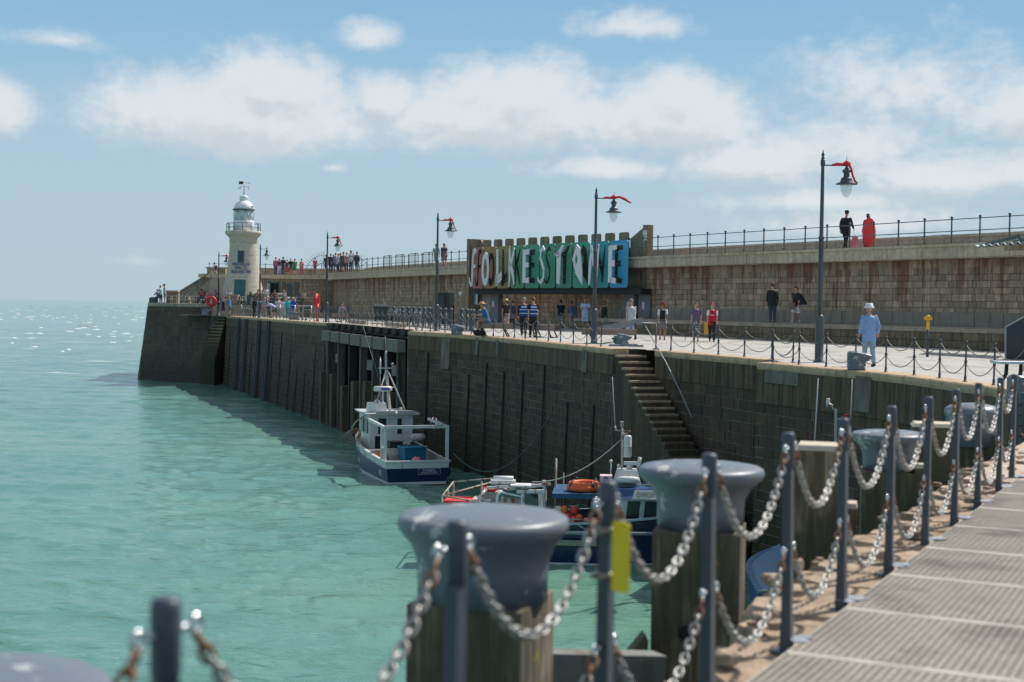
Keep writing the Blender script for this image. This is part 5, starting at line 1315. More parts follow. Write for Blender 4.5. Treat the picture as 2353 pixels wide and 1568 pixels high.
pt = thing('picnic_table', 'pale-topped picnic table with black bent legs at the right margin beside the big bollard', 'table', on(2325, 27.8)); mb = MB(); mb.box((.35,0,.60), (1.3,.62,.045)); obj('top', mb, worn('silvered_board', (.62,.64,.66), (.45,.45,.45), .5,.6,.6), pt)
for x in (-.16, .12, .75): mb = MB(); mb.tube([(x+.05,-.1,.58),(x+.04,-.1,.38),(x-.05,-.1,.18),(x-.08,-.12,0)], [.035,.04,.02,.015], 6); obj('leg', mb, M_black, pt)
# steel ladder in the corner
ld = thing('steel_ladder', 'grey-green punched steel ladder column against the dark wall at the right margin', 'ladder', (0,0,0)); M_ld = pm('ladder_green', (.08,.115,.105), .5)
for u in (2333, 2349): mb = MB(); mb.bar(W(u, 1090, 22.5), W(u+2, 902, 22.5), .085, .05); obj('stile', mb, M_ld, ld)
mb = MB()
for i in range(7): mb.bar(W(2331, 930+i*24, 22.55), W(2351, 930+i*24, 22.55), .03)
obj('rung', mb, M_ld, ld)
o = obj('rope_end', (lambda m: (m.tube([W(2300,1107,13.2), W(2320,1098,13.4), W(2345,1092,13.4), W(2365,1095,13.3)], .025, 6), m)[1])(MB()), pm('red_rope', (.35,.05,.08), .8)); tag(o, 'short red rope lying on the flagstones at the right margin', 'rope')
# life rings
M_lr = pm('lifering_red', (.62,.03,.03), .5, 0, .12); M_lw = pm('lifering_white', (.7,.7,.7), .5)
lr = thing('life_ring', 'round red life ring housing facing the camera at the top of the landing steps', 'life ring', on(485.5, 130.6))
mb = MB(); mb.torus((0,0,1.32), .36, .15, Matrix.Rotation(math.pi/2, 3, 'X'), 20, 8); obj('ring', mb, M_lr, lr)
mb = MB(); mb.lathe([(.0,-.05),(.28,-.05),(.28,.05),(.0,.05)], (0,0,1.32), 16, M=Matrix.Rotation(math.pi/2, 3, 'X')); obj('back', mb, M_lr, lr)
mb = MB(); mb.box((-.07,-.08,1.32), (.05,.02,.42)); mb.box((.07,-.08,1.32), (.05,.02,.42)); mb.box((0,-.08,1.32), (.2,.02,.05)); mb.ball((0,-.08,1.58), .05, 6); obj('emblem', mb, M_lw, lr)
for x in (-.18, .18): mb = MB(); mb.bar((x,0,0),(x*.8,0,.85),.05); obj('leg', mb, M_lr, lr)
l2 = thing('life_ring', 'tall red life ring housing seen edge-on beside the fourth lamp', 'life ring', on(728, 97.5))
mb = MB(); mb.torus((0,0,1.42), .42, .115, Matrix.Rotation(math.pi/2, 3, 'X') @ Matrix.Rotation(R(0), 3, 'Z'), 20, 8); r_ = obj('ring', mb, M_lr, l2); r_.rotation_euler = (0,0,R(84))
mb = MB(); mb.bar((0,0,0),(0,0,1.1),.07); obj('post', mb, M_lr, l2)
# guard barriers around the crowd on the far quay
M_bar = pm('barrier_galv', (.42,.45,.47), .35, .5, .15)
for i, (u0, u1, Y0, Y1) in enumerate(((628, 645, 121.5, 119.5), (661, 678, 118.5, 116.0), (697, 716, 112.5, 110.5))):
    th = thing('barrier', ('galvanised barrier frame in front of the woman in black on the far quay', 'galvanised barrier frame in front of the man bending over', 'galvanised barrier frame between the blue-dressed woman and the life ring housing')[i], 'barrier', (0,0,0), 0, 'galvanised barriers at the guide channels')
    a, b_ = Vector(on(u0, Y0)), Vector(on(u1, Y1)); mb = MB()
    mb.tube([a, a+Vector((0,0,1.08)), b_+Vector((0,0,1.08)), b_], .032, 6); obj('frame', mb, M_bar, th)
    mb = MB()
    for k in (.35, .75): mb.tube([a.lerp(b_, .02)+Vector((0,0,k)), a.lerp(b_, .98)+Vector((0,0,k))], .018, 5)
    obj('bar', mb, M_bar, th)
sr = thing('sloping_rail', 'short white sloping handrail at the top of the landing steps', 'handrail', (0,0,0)); mb = MB(); mb.tube([W(554,700,131), W(559,717,130.6), W(562,731,130.2)], .035, 6); obj('rail', mb, M_bar, sr)
cf = thing('step_chain_fence', 'close-set chain fence between the landing steps and the first barrier', 'chain fence', (0,0,0))
for i in range(11): o = bpy.data.objects.new('post', qpm); COL.objects.link(o); o.parent = cf; o.location = on(566+i*5.4, 127.4-i*.55); 
for i in range(10):
    A_, B_ = Vector(on(566+i*5.4, 127.4-i*.55, .88)), Vector(on(566+(i+1)*5.4, 127.4-(i+1)*.55, .88)); mb = MB(); mb.tube([A_.lerp(B_, t/6)-Vector((0,0,1))*.28*(1-(t/3-1)**2) for t in range(7)], .016, 4); obj('chain', mb, M_gal, cf)
# terrace furniture
M_pale = pm('bleached_wood', (.58,.53,.45), .7, 0, .15); M_plan = pm('planter_wood', (.30,.235,.20), .8)
def onT(u, Y, dz=0): return (XA(u, Y), Y, TZ+dz)
def tbench(u, Y, w, lab, rz=0):
    th = thing('picnic_bench', lab, 'bench', onT(u, Y), R(rz), 'pale wooden tables and benches on the terrace')
    mb = MB(); mb.box((0,0,.72), (w,.6,.05)); obj('top', mb, M_pale, th)
    for y in (-.55,.55): mb = MB(); mb.box((0,y,.42), (w,.25,.05)); obj('seat', mb, M_pale, th)
    for x in (-w*.4, w*.4):
        mb = MB(); mb.bar((x,-.2,.7),(x,-.6,0),.07); mb.bar((x,.2,.7),(x,.6,0),.07); mb.bar((x,-.6,.38),(x,.6,.38),.06); obj('leg', mb, M_pale, th)
for u, Y, w, lab in ((415,138.5,2.2,'pale picnic bench beside the gate pier'),(448,137.4,2.2,'pale picnic bench behind the railing left of the deck chair'),(520,134.6,1.6,'pale picnic bench between the seated group and the lamp'),(573,133.0,1.9,'pale picnic bench behind the man in the blue shirt'),(540,136,1.5,'pale picnic bench at the left foot of the lighthouse'),(622,131.8,2.0,'pale picnic bench below the green cafe doorway'),(700,131.5,2.6,'pale picnic bench nearest the long wall'),(660,135,1.8,'pale picnic bench below the cafe window')):
    tbench(u, Y, w, lab, random.uniform(-25,5))
def planter(u, Y, w, h, lab, plant=False, col=M_plan):
    th = thing('planter', lab, 'planter', onT(u, Y), 0, 'wooden boxes on the terrace'); mb = MB(); mb.box((0,0,h/2), (w,w*.8,h)); obj('box', mb, col, th)
    mb = MB(); mb.box((0,0,h+.02), (w+.08,w*.8+.08,.05)); obj('rim', mb, M_pale if not plant else col, th)
    if plant: spiky(u, Y, h, lab)
    return th
M_leaf = pm('spiky_leaf', (.10,.15,.05), .6, 0, .3)
def spiky(u, Y, h, lab, s=.6):
    th = thing('spiky_plant', 'spiky green plant growing in the ' + lab.replace('dark ', '').split(' holding')[0] + {0:'',}.get(1,''), 'plant', onT(u, Y, h)); mb = MB(); rr = random.Random(int(u))
    for i in range(34):
        a = rr.random()*6.28; e = rr.uniform(.2,1.4); L_ = s*rr.uniform(.7,1.1); d = Vector((math.cos(a)*math.cos(e), math.sin(a)*math.cos(e), math.sin(e)))
        mb.tube([(0,0,0), d*L_*.6, d*L_+Vector((0,0,-.12*L_))], [.02,.03,.004], 3, smooth=False)
    obj('leaves', mb, M_leaf, th)
planter(536, 132.8, .95, .85, 'square wooden box behind the woman in the black top')
planter(604*.98+8, 131.0, 1.25, 1.0, 'large square wooden box just left of the second farthest lamp')
planter(575.5, 132, .6, .75, 'dark green pot holding a spiky plant left of the lighthouse door', True, M_teal)
planter(586.5, 130.6, .75, .62, 'low brown box holding a plant below the lighthouse door', True)
planter(672, 134, .6, .6, 'small box holding a yellowish plant below the shuttered window', True)
# deck chair
dc = thing('deck_chair', 'yellow-framed striped deck chair facing left on the terrace edge', 'deck chair', onT(488, 134.9)); mb = MB()
for x in (-.3,.3): mb.bar((x,.3,0),(x,-.1,1.0),.06); mb.bar((x,-.3,0),(x,.35,.55),.05)
obj('frame', mb, pm('deckchair_wood', (.62,.48,.16), .6), dc); mb = MB(); mb.add([(-.27,-.1,.98),(.27,-.1,.98),(.27,.12,.35),(-.27,.12,.35),(-.27,-.13,.98),(.27,-.13,.98),(.27,.09,.35),(-.27,.09,.35)], [(0,1,2,3),(7,6,5,4),(0,4,5,1),(2,6,7,3),(1,5,6,2),(3,7,4,0)]); obj('sling', mb, pm('grey_sling', (.3,.3,.33), .8), dc)
# terrace railing left of the block with rope
tr = thing('rope_railing', 'low post and rope railing along the edge of the pier head block', 'railing', (0,0,0))
rp_ = [CE.at(d, -.4) for d in (8.8, 7.2, 5.6, 4.2, 2.8, 1.4, .5)]
for p in rp_: mb = MB(); mb.tube([(p.x,p.y,TZ),(p.x,p.y,TZ+.95)], .03, 6); obj('post', mb, M_qp, tr)
mb = MB()
for a, b_ in zip(rp_, rp_[1:]):
    for h in (.9,): mb.tube([(a.x+(b_.x-a.x)*t/6, a.y+(b_.y-a.y)*t/6, TZ+h-.25*(1-(t/3-1)**2)) for t in range(7)], .016, 4)
obj('rope', mb, M_qch, tr)
bx = obj('edge_box', (lambda m: (m.box((0,0,.25),(.75,.6,.5)), m.box((0,0,.54),(.55,.45,.08)), m)[-1])(MB()), M_qp, None, (-35.3, 139.9, TZ)); tag(bx, 'dark box bollard at the outermost corner of the pier head', 'bollard')
# A-board, deck lights, fans
ab = thing('a_board', 'white-framed sandwich board outside the cafe doorway', 'sign', onT(645.5, 137.5)); mb = MB(); mb.bbox((-.3,-.05,0),(.3,.02,1.15)); obj('frame', mb, M_lw, ab); mb = MB(); mb.bbox((-.25,-.07,.25),(.25,-.052,1.0)); obj('panel', mb, pm('chalk_green', (.03,.08,.07), .7), ab)
ab = thing('chalk_board', 'dark chalk board standing beside the second farthest lamp', 'sign', onT(623, 133)); mb = MB(); mb.bbox((-.45,-.05,.1),(.45,.02,1.1)); obj('panel', mb, pm('slate', (.05,.06,.065), .7), ab)
# fan-shaped spiked gates on the wall top
def fan(u, Y, z, r0, r1, a0, a1, n, lab, rz=0):
    th = thing('fan_guard', lab, 'gate', (XA(u, Y), Y, z), rz); mb = MB()
    for i in range(n):
        a = R(a0+(a1-a0)*i/(n-1)); mb.bar((r0*math.cos(a),0,r0*math.sin(a)),(r1*math.cos(a),0,r1*math.sin(a)),.025)
    obj('spikes', mb, M_rail, th)
    mb = MB(); mb.tube([(r0*1.02*math.cos(R(a0+(a1-a0)*i/20)),0,r0*1.02*math.sin(R(a0+(a1-a0)*i/20))) for i in range(21)], .03, 5); mb.tube([(r1*.82*math.cos(R(a0+(a1-a0)*i/20)),0,r1*.82*math.sin(R(a0+(a1-a0)*i/20))) for i in range(21)], .02, 5); obj('hoop', mb, M_rail, th)
    mb = MB(); mb.bar((0,0,0),(0,0,r1),.05); obj('post', mb, M_rail, th)
fan(743, 131, UZ, .9, 2.0, 90, 180, 13, 'quarter-circle of metal spikes on the wall top left of the fourth lamp')
fan(811, 121, UZ, .6, 1.55, 20, 160, 11, 'half-circle of metal spikes behind the crowd on the wall top')
# crowd barriers on the wall top
for i in range(4):
    th = thing('crowd_barrier', ('leftmost','second','third','rightmost')[i] + ' of the hooped crowd barriers standing against the wall-top railing', 'barrier', (0,0,0), 0, 'crowd barriers on the wall top')
    s_ = UC.sY(117-i*2.9); a, b_ = UC.at(s_, -.6), UC.at(s_-2.1, -.6); mb = MB()
    mb.tube([(a.x,a.y,UZ),(a.x,a.y,UZ+1.1),(a.x+(b_.x-a.x)*.05,a.y+(b_.y-a.y)*.05,UZ+1.18),(a.x+(b_.x-a.x)*.95,a.y+(b_.y-a.y)*.95,UZ+1.18),(b_.x,b_.y,UZ+1.1),(b_.x,b_.y,UZ)], .03, 5); obj('frame', mb, M_rail, th)
    mb = MB()
    for j in range(1, 10): p = a.lerp(b_, j/10); mb.tube([(p.x,p.y,UZ+.2),(p.x,p.y,UZ+1.16)], .010, 4)
    obj('bars', mb, M_rail, th)
# ------------------------------------------------------------------ boats (local axes: y forward from the transom, x to starboard, z up from the waterline)
M_navy = worn('navy_hull', (.006,.022,.075), (.02,.05,.10), .6, .72, .3, sc=2, bmp=.05)
M_bwh = worn('boat_white', (.62,.64,.63), (.36,.29,.21), .57, .70, .35, sc=4, bmp=.05)
M_bgrey = worn('boat_grey', (.42,.43,.42), (.25,.22,.18), .55, .7, .5, sc=4)
M_teald = pm('teal_deck', (.015,.12,.17), .6, 0, .3)
M_orange = pm('orange_plastic', (.75,.13,.03), .5, 0, .15); M_pink = pm('pink_buoy', (.78,.17,.22), .45, 0, .1); M_redb = pm('red_buoy', (.75,.04,.04), .4, 0, .15)
M_tub = pm('blue_tub', (.01,.16,.26), .45, 0, .15); M_boxw = worn('fish_box', (.52,.50,.45), (.35,.3,.25), .5,.65,.7, sc=8); M_blk = pm('black_plastic', (.025,.025,.028), .5)
M_rustm = worn('rusty_steel', (.42,.40,.36), (.22,.08,.03), .52, .6, .7, sc=6)
def hull_st(L, B, hg, hb):
    st = []
    for i in range(13):
        t = i/12; w = B/2*(1-.04*(1-t)) * (1 - max(0, (t-.45)/.55)**2.3); st.append((t*L, max(w, .03), hg + (hb-hg)*t**1.8))
    return st
def make_hull(th, L, B, hg, hb, bands, deckz, inner=M_bgrey, gun=M_bwh):
    """bands: list of (name, mat, f(h) lower, f(h) upper, flare0, flare1)"""
    st = hull_st(L, B, hg, hb)
    for name, mat, lo, hi, in bands:
        mb = MB(); vs = []
        for (y, w, h) in st:
            for z in (lo(h), hi(h)):
                k = 1 - .16*max(0, 1-(z+.5)/(h+.5)); yy = y - (.10*(1-(z+.5)/(h+.5))*(y/L))*L*.6
                vs += [(-w*k, yy, z), (w*k, yy, z)]
        n = len(st); fs = []
        for i in range(n-1): a = i*4; fs += [(a, a+2, a+6, a+4), (a+1, a+5, a+7, a+3)]
        fs += [(0, 1, 3, 2), ((n-1)*4, (n-1)*4+2, (n-1)*4+3, (n-1)*4+1)]
        mb.add(vs, fs, 0, False); obj(name, mb, mat, th)
    # inner bulwark, cap and deck
    mb = MB(); vs = []
    for (y, w, h) in st: vs += [(-max(w-.09, .01), y, h-.003), (-max(w-.12, .01), y, deckz), (max(w-.12, .01), y, deckz), (max(w-.09, .01), y, h-.003)]
    n = len(st); fs = []
    for i in range(n-1): a = i*4; fs += [(a, a+4, a+5, a+1), (a+3, a+2, a+6, a+7)]
    mb.add(vs, fs); obj('bulwark', mb, inner, th)
    mb = MB(); vs = []
    for (y, w, h) in st: vs += [(-max(w-.11, .01), y+.05, deckz), (max(w-.11, .01), y+.05, deckz)]
    mb.add(vs, [(i*2, i*2+1, i*2+3, i*2+2) for i in range(n-1)]); obj('deck', mb, M_teald, th)
    mb = MB(); vs = []
    for (y, w, h) in st: vs += [(-w-.03, y, h+.03), (-max(w-.11, .0), y, h+.03), (-w-.03, y, h-.03), (w+.03, y, h+.03), (max(w-.11, .0), y, h+.03), (w+.03, y, h-.03)]
    fs = []
    for i in range(n-1): a = i*6; fs += [(a, a+1, a+7, a+6), (a, a+6, a+8, a+2), (a+3, a+9, a+10, a+4), (a+3, a+5, a+11, a+9)]
    mb.add(vs, fs); mb.box((0,.02,st[0][2]), (2*st[0][1]+.06,.14,.06)); obj('gunwale', mb, gun, th)
    return st
def boat(name, label, pos, head, rz_extra=0, cat='fishing boat'):
    a = math.atan2(head[1], head[0]) - math.pi/2
    return thing(name, label, cat, (pos[0], pos[1], WZ), a)
def world_in(th, p, rz=0):      # place a top-level thing in a boat's local position
    M = Matrix.Rotation(th.rotation_euler.z, 4, 'Z'); v = M @ Vector(p); return (th.location.x+v.x, th.location.y+v.y, th.location.z+v.z), th.rotation_euler.z+rz

# ---- boat 1, seen from astern
b1 = boat('fishing_boat', 'navy and white fishing boat named ROWENA seen from astern beside the quay wall', (-3.95, 60.6), (-.33, .94))
L1, B1, HG = 9.2, 2.95, .98
st1 = make_hull(b1, L1, B1, HG, 1.75, [('keel', pm('antifoul', (.12,.03,.025), .8), lambda h: -.5, lambda h: -.02), ('waterline', M_bwh, lambda h: -.021, lambda h: .10), ('hull', M_navy, lambda h: .10, lambda h: h-.30), ('top_strake', M_bwh, lambda h: h-.30, lambda h: h)], .42)
mb = MB(); mb.bbox((-.19+.62-.30,-.022,.36),(.62+.42,-.016,.68)) ; mb.v = []; mb.f = []; mb.m = []; mb.sm = []
mb.bbox((.0,-.075,.42),(.98,-.070,.66)); nb_ = obj('name_board', mb, pm('board_blue', (.008,.02,.11), .4), b1)
mb = MB(); 
for a_, b_ in (((.0,.42),(.98,.42)),((.98,.42),(.98,.66)),((.98,.66),(.0,.66)),((.0,.66),(.0,.42))): mb.bar((a_[0],-.077,a_[1]),(b_[0],-.077,b_[1]),.010)
obj('border', mb, M_bwh, nb_)
for s_, z_ in (('ROWENA', .59), ('FOLKESTONE', .49)):
    me = text_mesh(s_, .125, .004, mat=M_bwh)
    for v in me.vertices: x, y, e = v.co; v.co = (x+.49, -.078-e, y+z_)
    obj('name_lettering', me, None, nb_)
me = text_mesh('FE75', .30, .004, mat=M_bwh, squeeze=.75)
for v in me.vertices: x, y, e = v.co; v.co = (-B1/2*.965-e-.015 - (.005), .75-x, y+.42)
for v in me.vertices: v.co.x -= .012
obj('port_number', me, None, b1)
# stern frame
mb = MB(); w_ = B1/2-.1
for x in (-w_, w_): mb.bar((x,.25,HG),(x,.25,HG+1.45),.12)
mb.bar((-w_+.0,.85,HG),(-w_,.85,HG+1.42),.10); mb.bar((-w_-.06,.25,HG+1.45),(w_+.06,.25,HG+1.45),.13); mb.bar((-w_,.25,HG+1.43),(-w_,3.2,HG+1.55),.11); mb.bar((w_,.25,HG+1.43),(w_,3.2,HG+1.55),.11); mb.bar((-w_,.3,HG+.55),(-w_,.85,HG+.55),.06)
obj('stern_frame', mb, M_bwh, b1)
mb = MB(); mb.tube([(w_-.45,.25,HG+1.5),(w_-.5,.25,HG+1.8),(w_-.65,.25,HG+1.85),(w_-.75,.25,HG+1.6)], .02, 5); mb.bbox((w_-.5,.15,HG+1.52),(w_-.2,.35,HG+1.6)); obj('deck_light', mb, M_bwh, b1)
# wheelhouse
y0, y1 = 4.6, 6.9; zt_ = 2.62
mb = MB(); mb.hexa([(-1.0,y0,.42),(1.0,y0,.42),(.9,y1,.42),(-.9,y1,.42),(-1.02,y0-.05,zt_),(1.02,y0-.05,zt_),(.92,y1+.1,zt_),(-.92,y1+.1,zt_)]); wh = obj('wheelhouse', mb, M_bwh, b1)
mb = MB(); mb.hexa([(-1.22,y0-.35,zt_),(1.22,y0-.35,zt_),(1.08,y1+.25,zt_),(-1.08,y1+.25,zt_),(-1.28,y0-.42,zt_+.09),(1.28,y0-.42,zt_+.09),(1.12,y1+.3,zt_+.09),(-1.12,y1+.3,zt_+.09)]); rf = obj('roof', mb, M_bwh, b1)
for a_, b_ in ((-.62,-.25),(.28,.48)): mb = MB(); mb.bbox((a_,y0-.075,1.75),(b_,y0-.055,2.45)); obj('window', mb, M_glass, wh)
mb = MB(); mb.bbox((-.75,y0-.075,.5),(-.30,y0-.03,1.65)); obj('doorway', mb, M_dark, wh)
for y_ in (4.9, 5.7): mb = MB(); mb.bbox((-1.045,y_,1.75),(-1.01,y_+.55,2.4)); obj('window', mb, M_glass, wh)
mb = MB(); mb.bbox((.55,y0-.08,.45),(1.0,y0-.03,1.35)); obj('lower_panel', mb, M_navy, wh)
mb = MB(); mb.box((-.55,5.2,zt_+.32), (.85,.6,.40), taper=.9); lrb = obj('raft_box', mb, M_bwh, b1); mb = MB(); mb.lathe([(.14,0),(.16,.04),(.10,.12),(.03,.15)], (-.5,5.3,zt_+.5), 10); obj('dome_light', mb, M_bwh, lrb)
# mast and gear
mz = zt_+.05; mt = 5.45
mb = MB(); mb.bar((0.15,5.4,mz),(.0,5.6,mt-.9),.10); mb.bar((0,5.6,mt-.95),(-.03,5.6,mt-.1),.08); mb.tube([(-.75,5.0,mz),(.02,5.6,mz+2.0)], .035, 6); mb.tube([(.85,5.1,mz),(.02,5.6,mz+2.0)], .035, 6); mb.bar((-.42,5.5,mz+1.1),(.38,5.5,mz+1.15),.05); mb.box((-.05,5.6,mt-.75), (.62,.1,.05)); mb.ball((.28,5.6,mt-.55), .06, 8); mb.tube([(.28,5.6,mt-.75),(.28,5.6,mt-.6)], .02, 5); mb.tube([(-.03,5.6,mt-.2),(-.03,5.6,mt+.05)], .045, 6); mb.tube([(-.05,5.6,mt),(-.08,5.6,mt+.75)], .008, 4)
obj('mast', mb, M_bgrey, b1)
mb = MB(); mb.lathe([(.02,0),(.42,.0),(.44,.05),(.44,.17),(.40,.22),(.02,.22)], (-.28,5.1,mz+1.0), 18, sy=.55); mb.tube([(-.28,5.1,mz),(-.28,5.1,mz+1.0)], .05, 6); rd_ = obj('radar', mb, M_bwh, b1)
mb = MB(); mb.bbox((-.42,4.84,mz+1.06),(-.02,4.86,mz+1.16)); obj('maker_strip', mb, pm('strip_blue', (.05,.1,.35), .5), rd_)
mb = MB(); mb.tube([(-.45,4.9,mz+.1),(-.47,4.9,mz+2.6)], [.008,.008], 4); mb.tube([(-.455,4.9,mz+1.8),(-.47,4.9,mz+2.5)], .035, 6); obj('antenna', mb, M_bwh, b1)
mb = MB(); mb.tube([(.55,5.0,mz),(.55,5.0,mz+.25)], [.03,.07], 8); mb.ball((-.9,5.1,mz+.18), .08, 6); mb.box((-.35,4.25,mz+.1),(.9,.12,.1)); mb.box((.6,4.25,mz+.1),(.8,.12,.1)); obj('roof_gear', mb, M_bgrey, b1)
# hauler with cables on the port side
mb = MB()
for k_ in range(5): mb.torus((-1.55-.05*k_,5.0+.08*k_,1.75-.06*k_), .24+.03*k_, .022, Matrix.Rotation(R(70+k_*14), 3, 'X'), 14, 5)
obj('hose_loop', mb, worn('hose_rust', (.25,.22,.2), (.35,.15,.06), .5,.6,.6), b1)
mb = MB(); mb.tube([(-1.0,5.6,zt_-.1),(-1.5,5.2,zt_-.35),(-1.75,5.0,2.0)], .03, 6); mb.tube([(-1.35,5.0,.9),(-1.5,5.0,1.6)], .05, 6); obj('hauler_arm', mb, M_bgrey, b1)
mb = MB(); mb.bar((.55,2.6,HG+.3),(1.1,2.4,HG+.4),.06); mb.ball((.2+.6,2.9,HG+.75), .28, 8, sc=(1.4,.7,.7)); obj('winch', mb, M_bgrey, b1)
# loose gear aboard: things of their own
def aboard(b, name, label, p, mbs, cat, rz=0, group=None):
    loc, r = world_in(b, p, rz); th = thing(name, label, cat, loc, r, group)
    for n_, m_, mat in mbs: obj(n_, m_, mat, th)
    return th
def tubm(w, l, h, t=.85): m = MB(); m.box((0,0,h/2), (w*t,l*t,h), taper=1/t); return m
def rimm(w, l, h): m = MB(); m.bar((-w/2,-l/2,h),(w/2,-l/2,h),.05); m.bar((-w/2,l/2,h),(w/2,l/2,h),.05); m.bar((-w/2,-l/2,h),(-w/2,l/2,h),.05); m.bar((w/2,-l/2,h),(w/2,l/2,h),.05); return m
aboard(b1, 'fish_tub', 'large blue tub standing on the after deck of the navy boat seen from astern', (.30, 2.0, .43), [('body', tubm(1.05,.8,.95), M_tub), ('rim', rimm(1.07,.82,.96), M_tub)], 'tub', R(8))
mb = MB(); mb.ball((0,0,.22), .23, 14); m2 = MB(); m2.tube([(0,0,.42),(0,0,.5)], .03, 6)
aboard(b1, 'buoy', 'round pink buoy in front of the blue tub', (.15, .75, .43+.22), [('float', mb, M_pink), ('eye', m2, M_blk)], 'buoy')
for k_, (x, y, z, col, lab) in enumerate(((-.35,2.7,.43,M_boxw,'lowest pale fish box in the stack beside the blue tub'),(-.35,2.7,.72,M_boxw,'second fish box up in the stack beside the blue tub'),(-.37,2.7,1.01,M_boxw,'third fish box up in the stack beside the blue tub'),(-.33,2.7,1.30,M_blk,'dark fish box on top of the stack beside the blue tub'),(.12,3.0,.9,M_blk,'dark box right of the fish box stack'),(.12,3.0,1.19,M_boxw,'pale box on top of the dark box right of the stack'),
        (-1.05,2.9,.55,M_boxw,'pale fish box by the port rail of the navy boat'),(-1.12,3.6,.85,M_boxw,'pale fish box heaped highest on the port rail'),(-.95,2.0,.5,M_boxw,'pale bin nearest the port stern posts'))):
    aboard(b1, 'fish_box', lab, (x, y, z), [('box', tubm(.62,.45,.27,.92), col), ('rim', rimm(.62,.45,.27), col)], 'fish box', R(random.uniform(-12,12)), 'fish boxes aboard the navy boat')
mb = MB(); mb.ball((0,0,.15), .22, 8, sc=(1.5,1,.6)); aboard(b1, 'orange_gear', 'orange bag lying on the fish boxes at the port rail', (-.95,2.6,.85), [('bag', mb, M_orange)], 'bag')
mb = MB(); mb.ball((0,0,.05), .4, 10, sc=(1.3,.8,.25)); aboard(b1, 'net_heap', 'grey heap of netting on the stern deck right of the pink buoy', (.95,.8,.5), [('net', mb, M_bgrey)], 'net')
mb = MB(); 
for k_ in range(5): mb.torus((0,0,.03*k_), .22-.02*k_, .025, None, 14, 5)
aboard(b1, 'rope_coil', 'teal rope coil at the stern starboard quarter of the navy boat', (1.05,.45,.60), [('coil', mb, pm('teal_rope', (.02,.17,.2), .8))], 'rope')
mb = MB(); 
for k_ in range(4): mb.torus((0,0,.03*k_), .2, .03, Matrix.Rotation(R(10*k_),3,'X'), 14, 5)
aboard(b1, 'rope_coil', 'bright blue rope coil in the port stern corner of the navy boat', (-1.0,.45,.75), [('coil', mb, pm('blue_rope', (.02,.15,.4), .8))], 'rope')
for k_, (y, z, r_) in enumerate(((1.2,.35,.19),(3.6,.45,.16))):
    mb = MB(); mb.ball((0,0,0), r_, 10, sc=(1,1,1.25)); m2 = MB(); m2.tube([(0,0,r_),(0,0,.6)], .012, 4); aboard(b1, 'fender', ('dark blue round fender hanging between the navy boat and the wall near its stern', 'dark blue fender hanging farther forward between the navy boat and the wall')[k_], (B1/2+.18, y, z), [('float', mb, pm('fender_blue', (.01,.04,.10), .5)), ('line', m2, M_blk)], 'fender')

# ---- boat 2, lying broadside behind the near mooring caps
b2 = boat('fishing_boat', 'blue fishing boat with cage stern rails and white wheelhouse lying behind the near mooring caps', (-1.9, 43.6), (.997, -.07))
L2, B2 = 9.0, 3.0
make_hull(b2, L2, B2, 1.12, 1.75, [('keel', pm('antifoul', (.12,.03,.025), .8), lambda h: -.5, lambda h: .0), ('waterline', M_bwh, lambda h: -.001, lambda h: .07), ('hull', M_navy, lambda h: .07, lambda h: h-.36), ('top_strake', pm('dark_blue_strake', (.02,.04,.06), .5), lambda h: h-.36, lambda h: h)], .62, M_blk, pm('pale_blue_rail', (.30,.42,.50), .4))
R2 = B2/2          # starboard side (+x) faces the camera
mb = MB(); mb.bbox((R2*.97,3.3,.62),(R2*1.02,4.6,.78)); obj('rubbing_strip', mb, pm('dull_green_strip', (.22,.25,.18), .6), b2)
mb = MB(); mb.tube([(R2+.02,2.6,.98),(R2+.02,7.2,1.05)], .06, 8); obj('rubber', mb, pm('grey_rubber', (.22,.27,.3), .5), b2)
me = text_mesh('FE76', .34, .006, mat=M_bwh)
for v in me.vertices: x, y, e = v.co; v.co = (R2*.93+.03+e+.06*(y>-9), 6.75+x*.9, y+.88)
for v in me.vertices: v.co.x = R2*.945*(1-max(0,((v.co.y/L2)-.45)/.55)**2.3)+.05 + (v.co.x-(R2*.93+.09))
obj('starboard_number', me, None, b2)
# foredeck
mb = MB(); stt_ = [s for s in hull_st(L2, B2, 1.12, 1.75) if s[0] > 6.6]; vs = []
for (y, w, h) in stt_: vs += [(-w+.05, y, h+.01), (0, y, h+.09), (w-.05, y, h+.01)]
mb.add(vs, [(i*3+j, i*3+j+1, i*3+j+4, i*3+j+3) for i in range(len(stt_)-1) for j in range(2)]); obj('foredeck', mb, pm('foredeck_blue', (.25,.38,.48), .5), b2)
# wheelhouse with blue roof band
y0, y1, zb_, zr = 5.1, 7.2, .62, 2.0
mb = MB(); mb.hexa([(-1.0,y0,zb_),(1.0,y0,zb_),(.8,y1+.15,zb_),(-.8,y1+.15,zb_),(-1.0,y0,zr),(1.0,y0,zr),(.8,y1-.1,zr),(-.8,y1-.1,zr)]); wh = obj('wheelhouse', mb, pm('pale_wheelhouse', (.50,.58,.60), .4), b2)
for k_ in range(3):
    a_ = y0+.35+k_*.52; sl = lambda y: 1.005-.2*(y-y0)/2
    mb = MB(); mb.hexa([(sl(a_),a_,1.38),(sl(a_+.38),a_+.38,1.38),(sl(a_+.38)-.06,a_+.38,1.38),(sl(a_)-.06,a_,1.38),(sl(a_),a_+.05,1.90),(sl(a_+.38),a_+.43,1.90),(sl(a_+.38)-.06,a_+.43,1.90),(sl(a_)-.06,a_+.05,1.90)]); obj('window', mb, M_glass, wh)
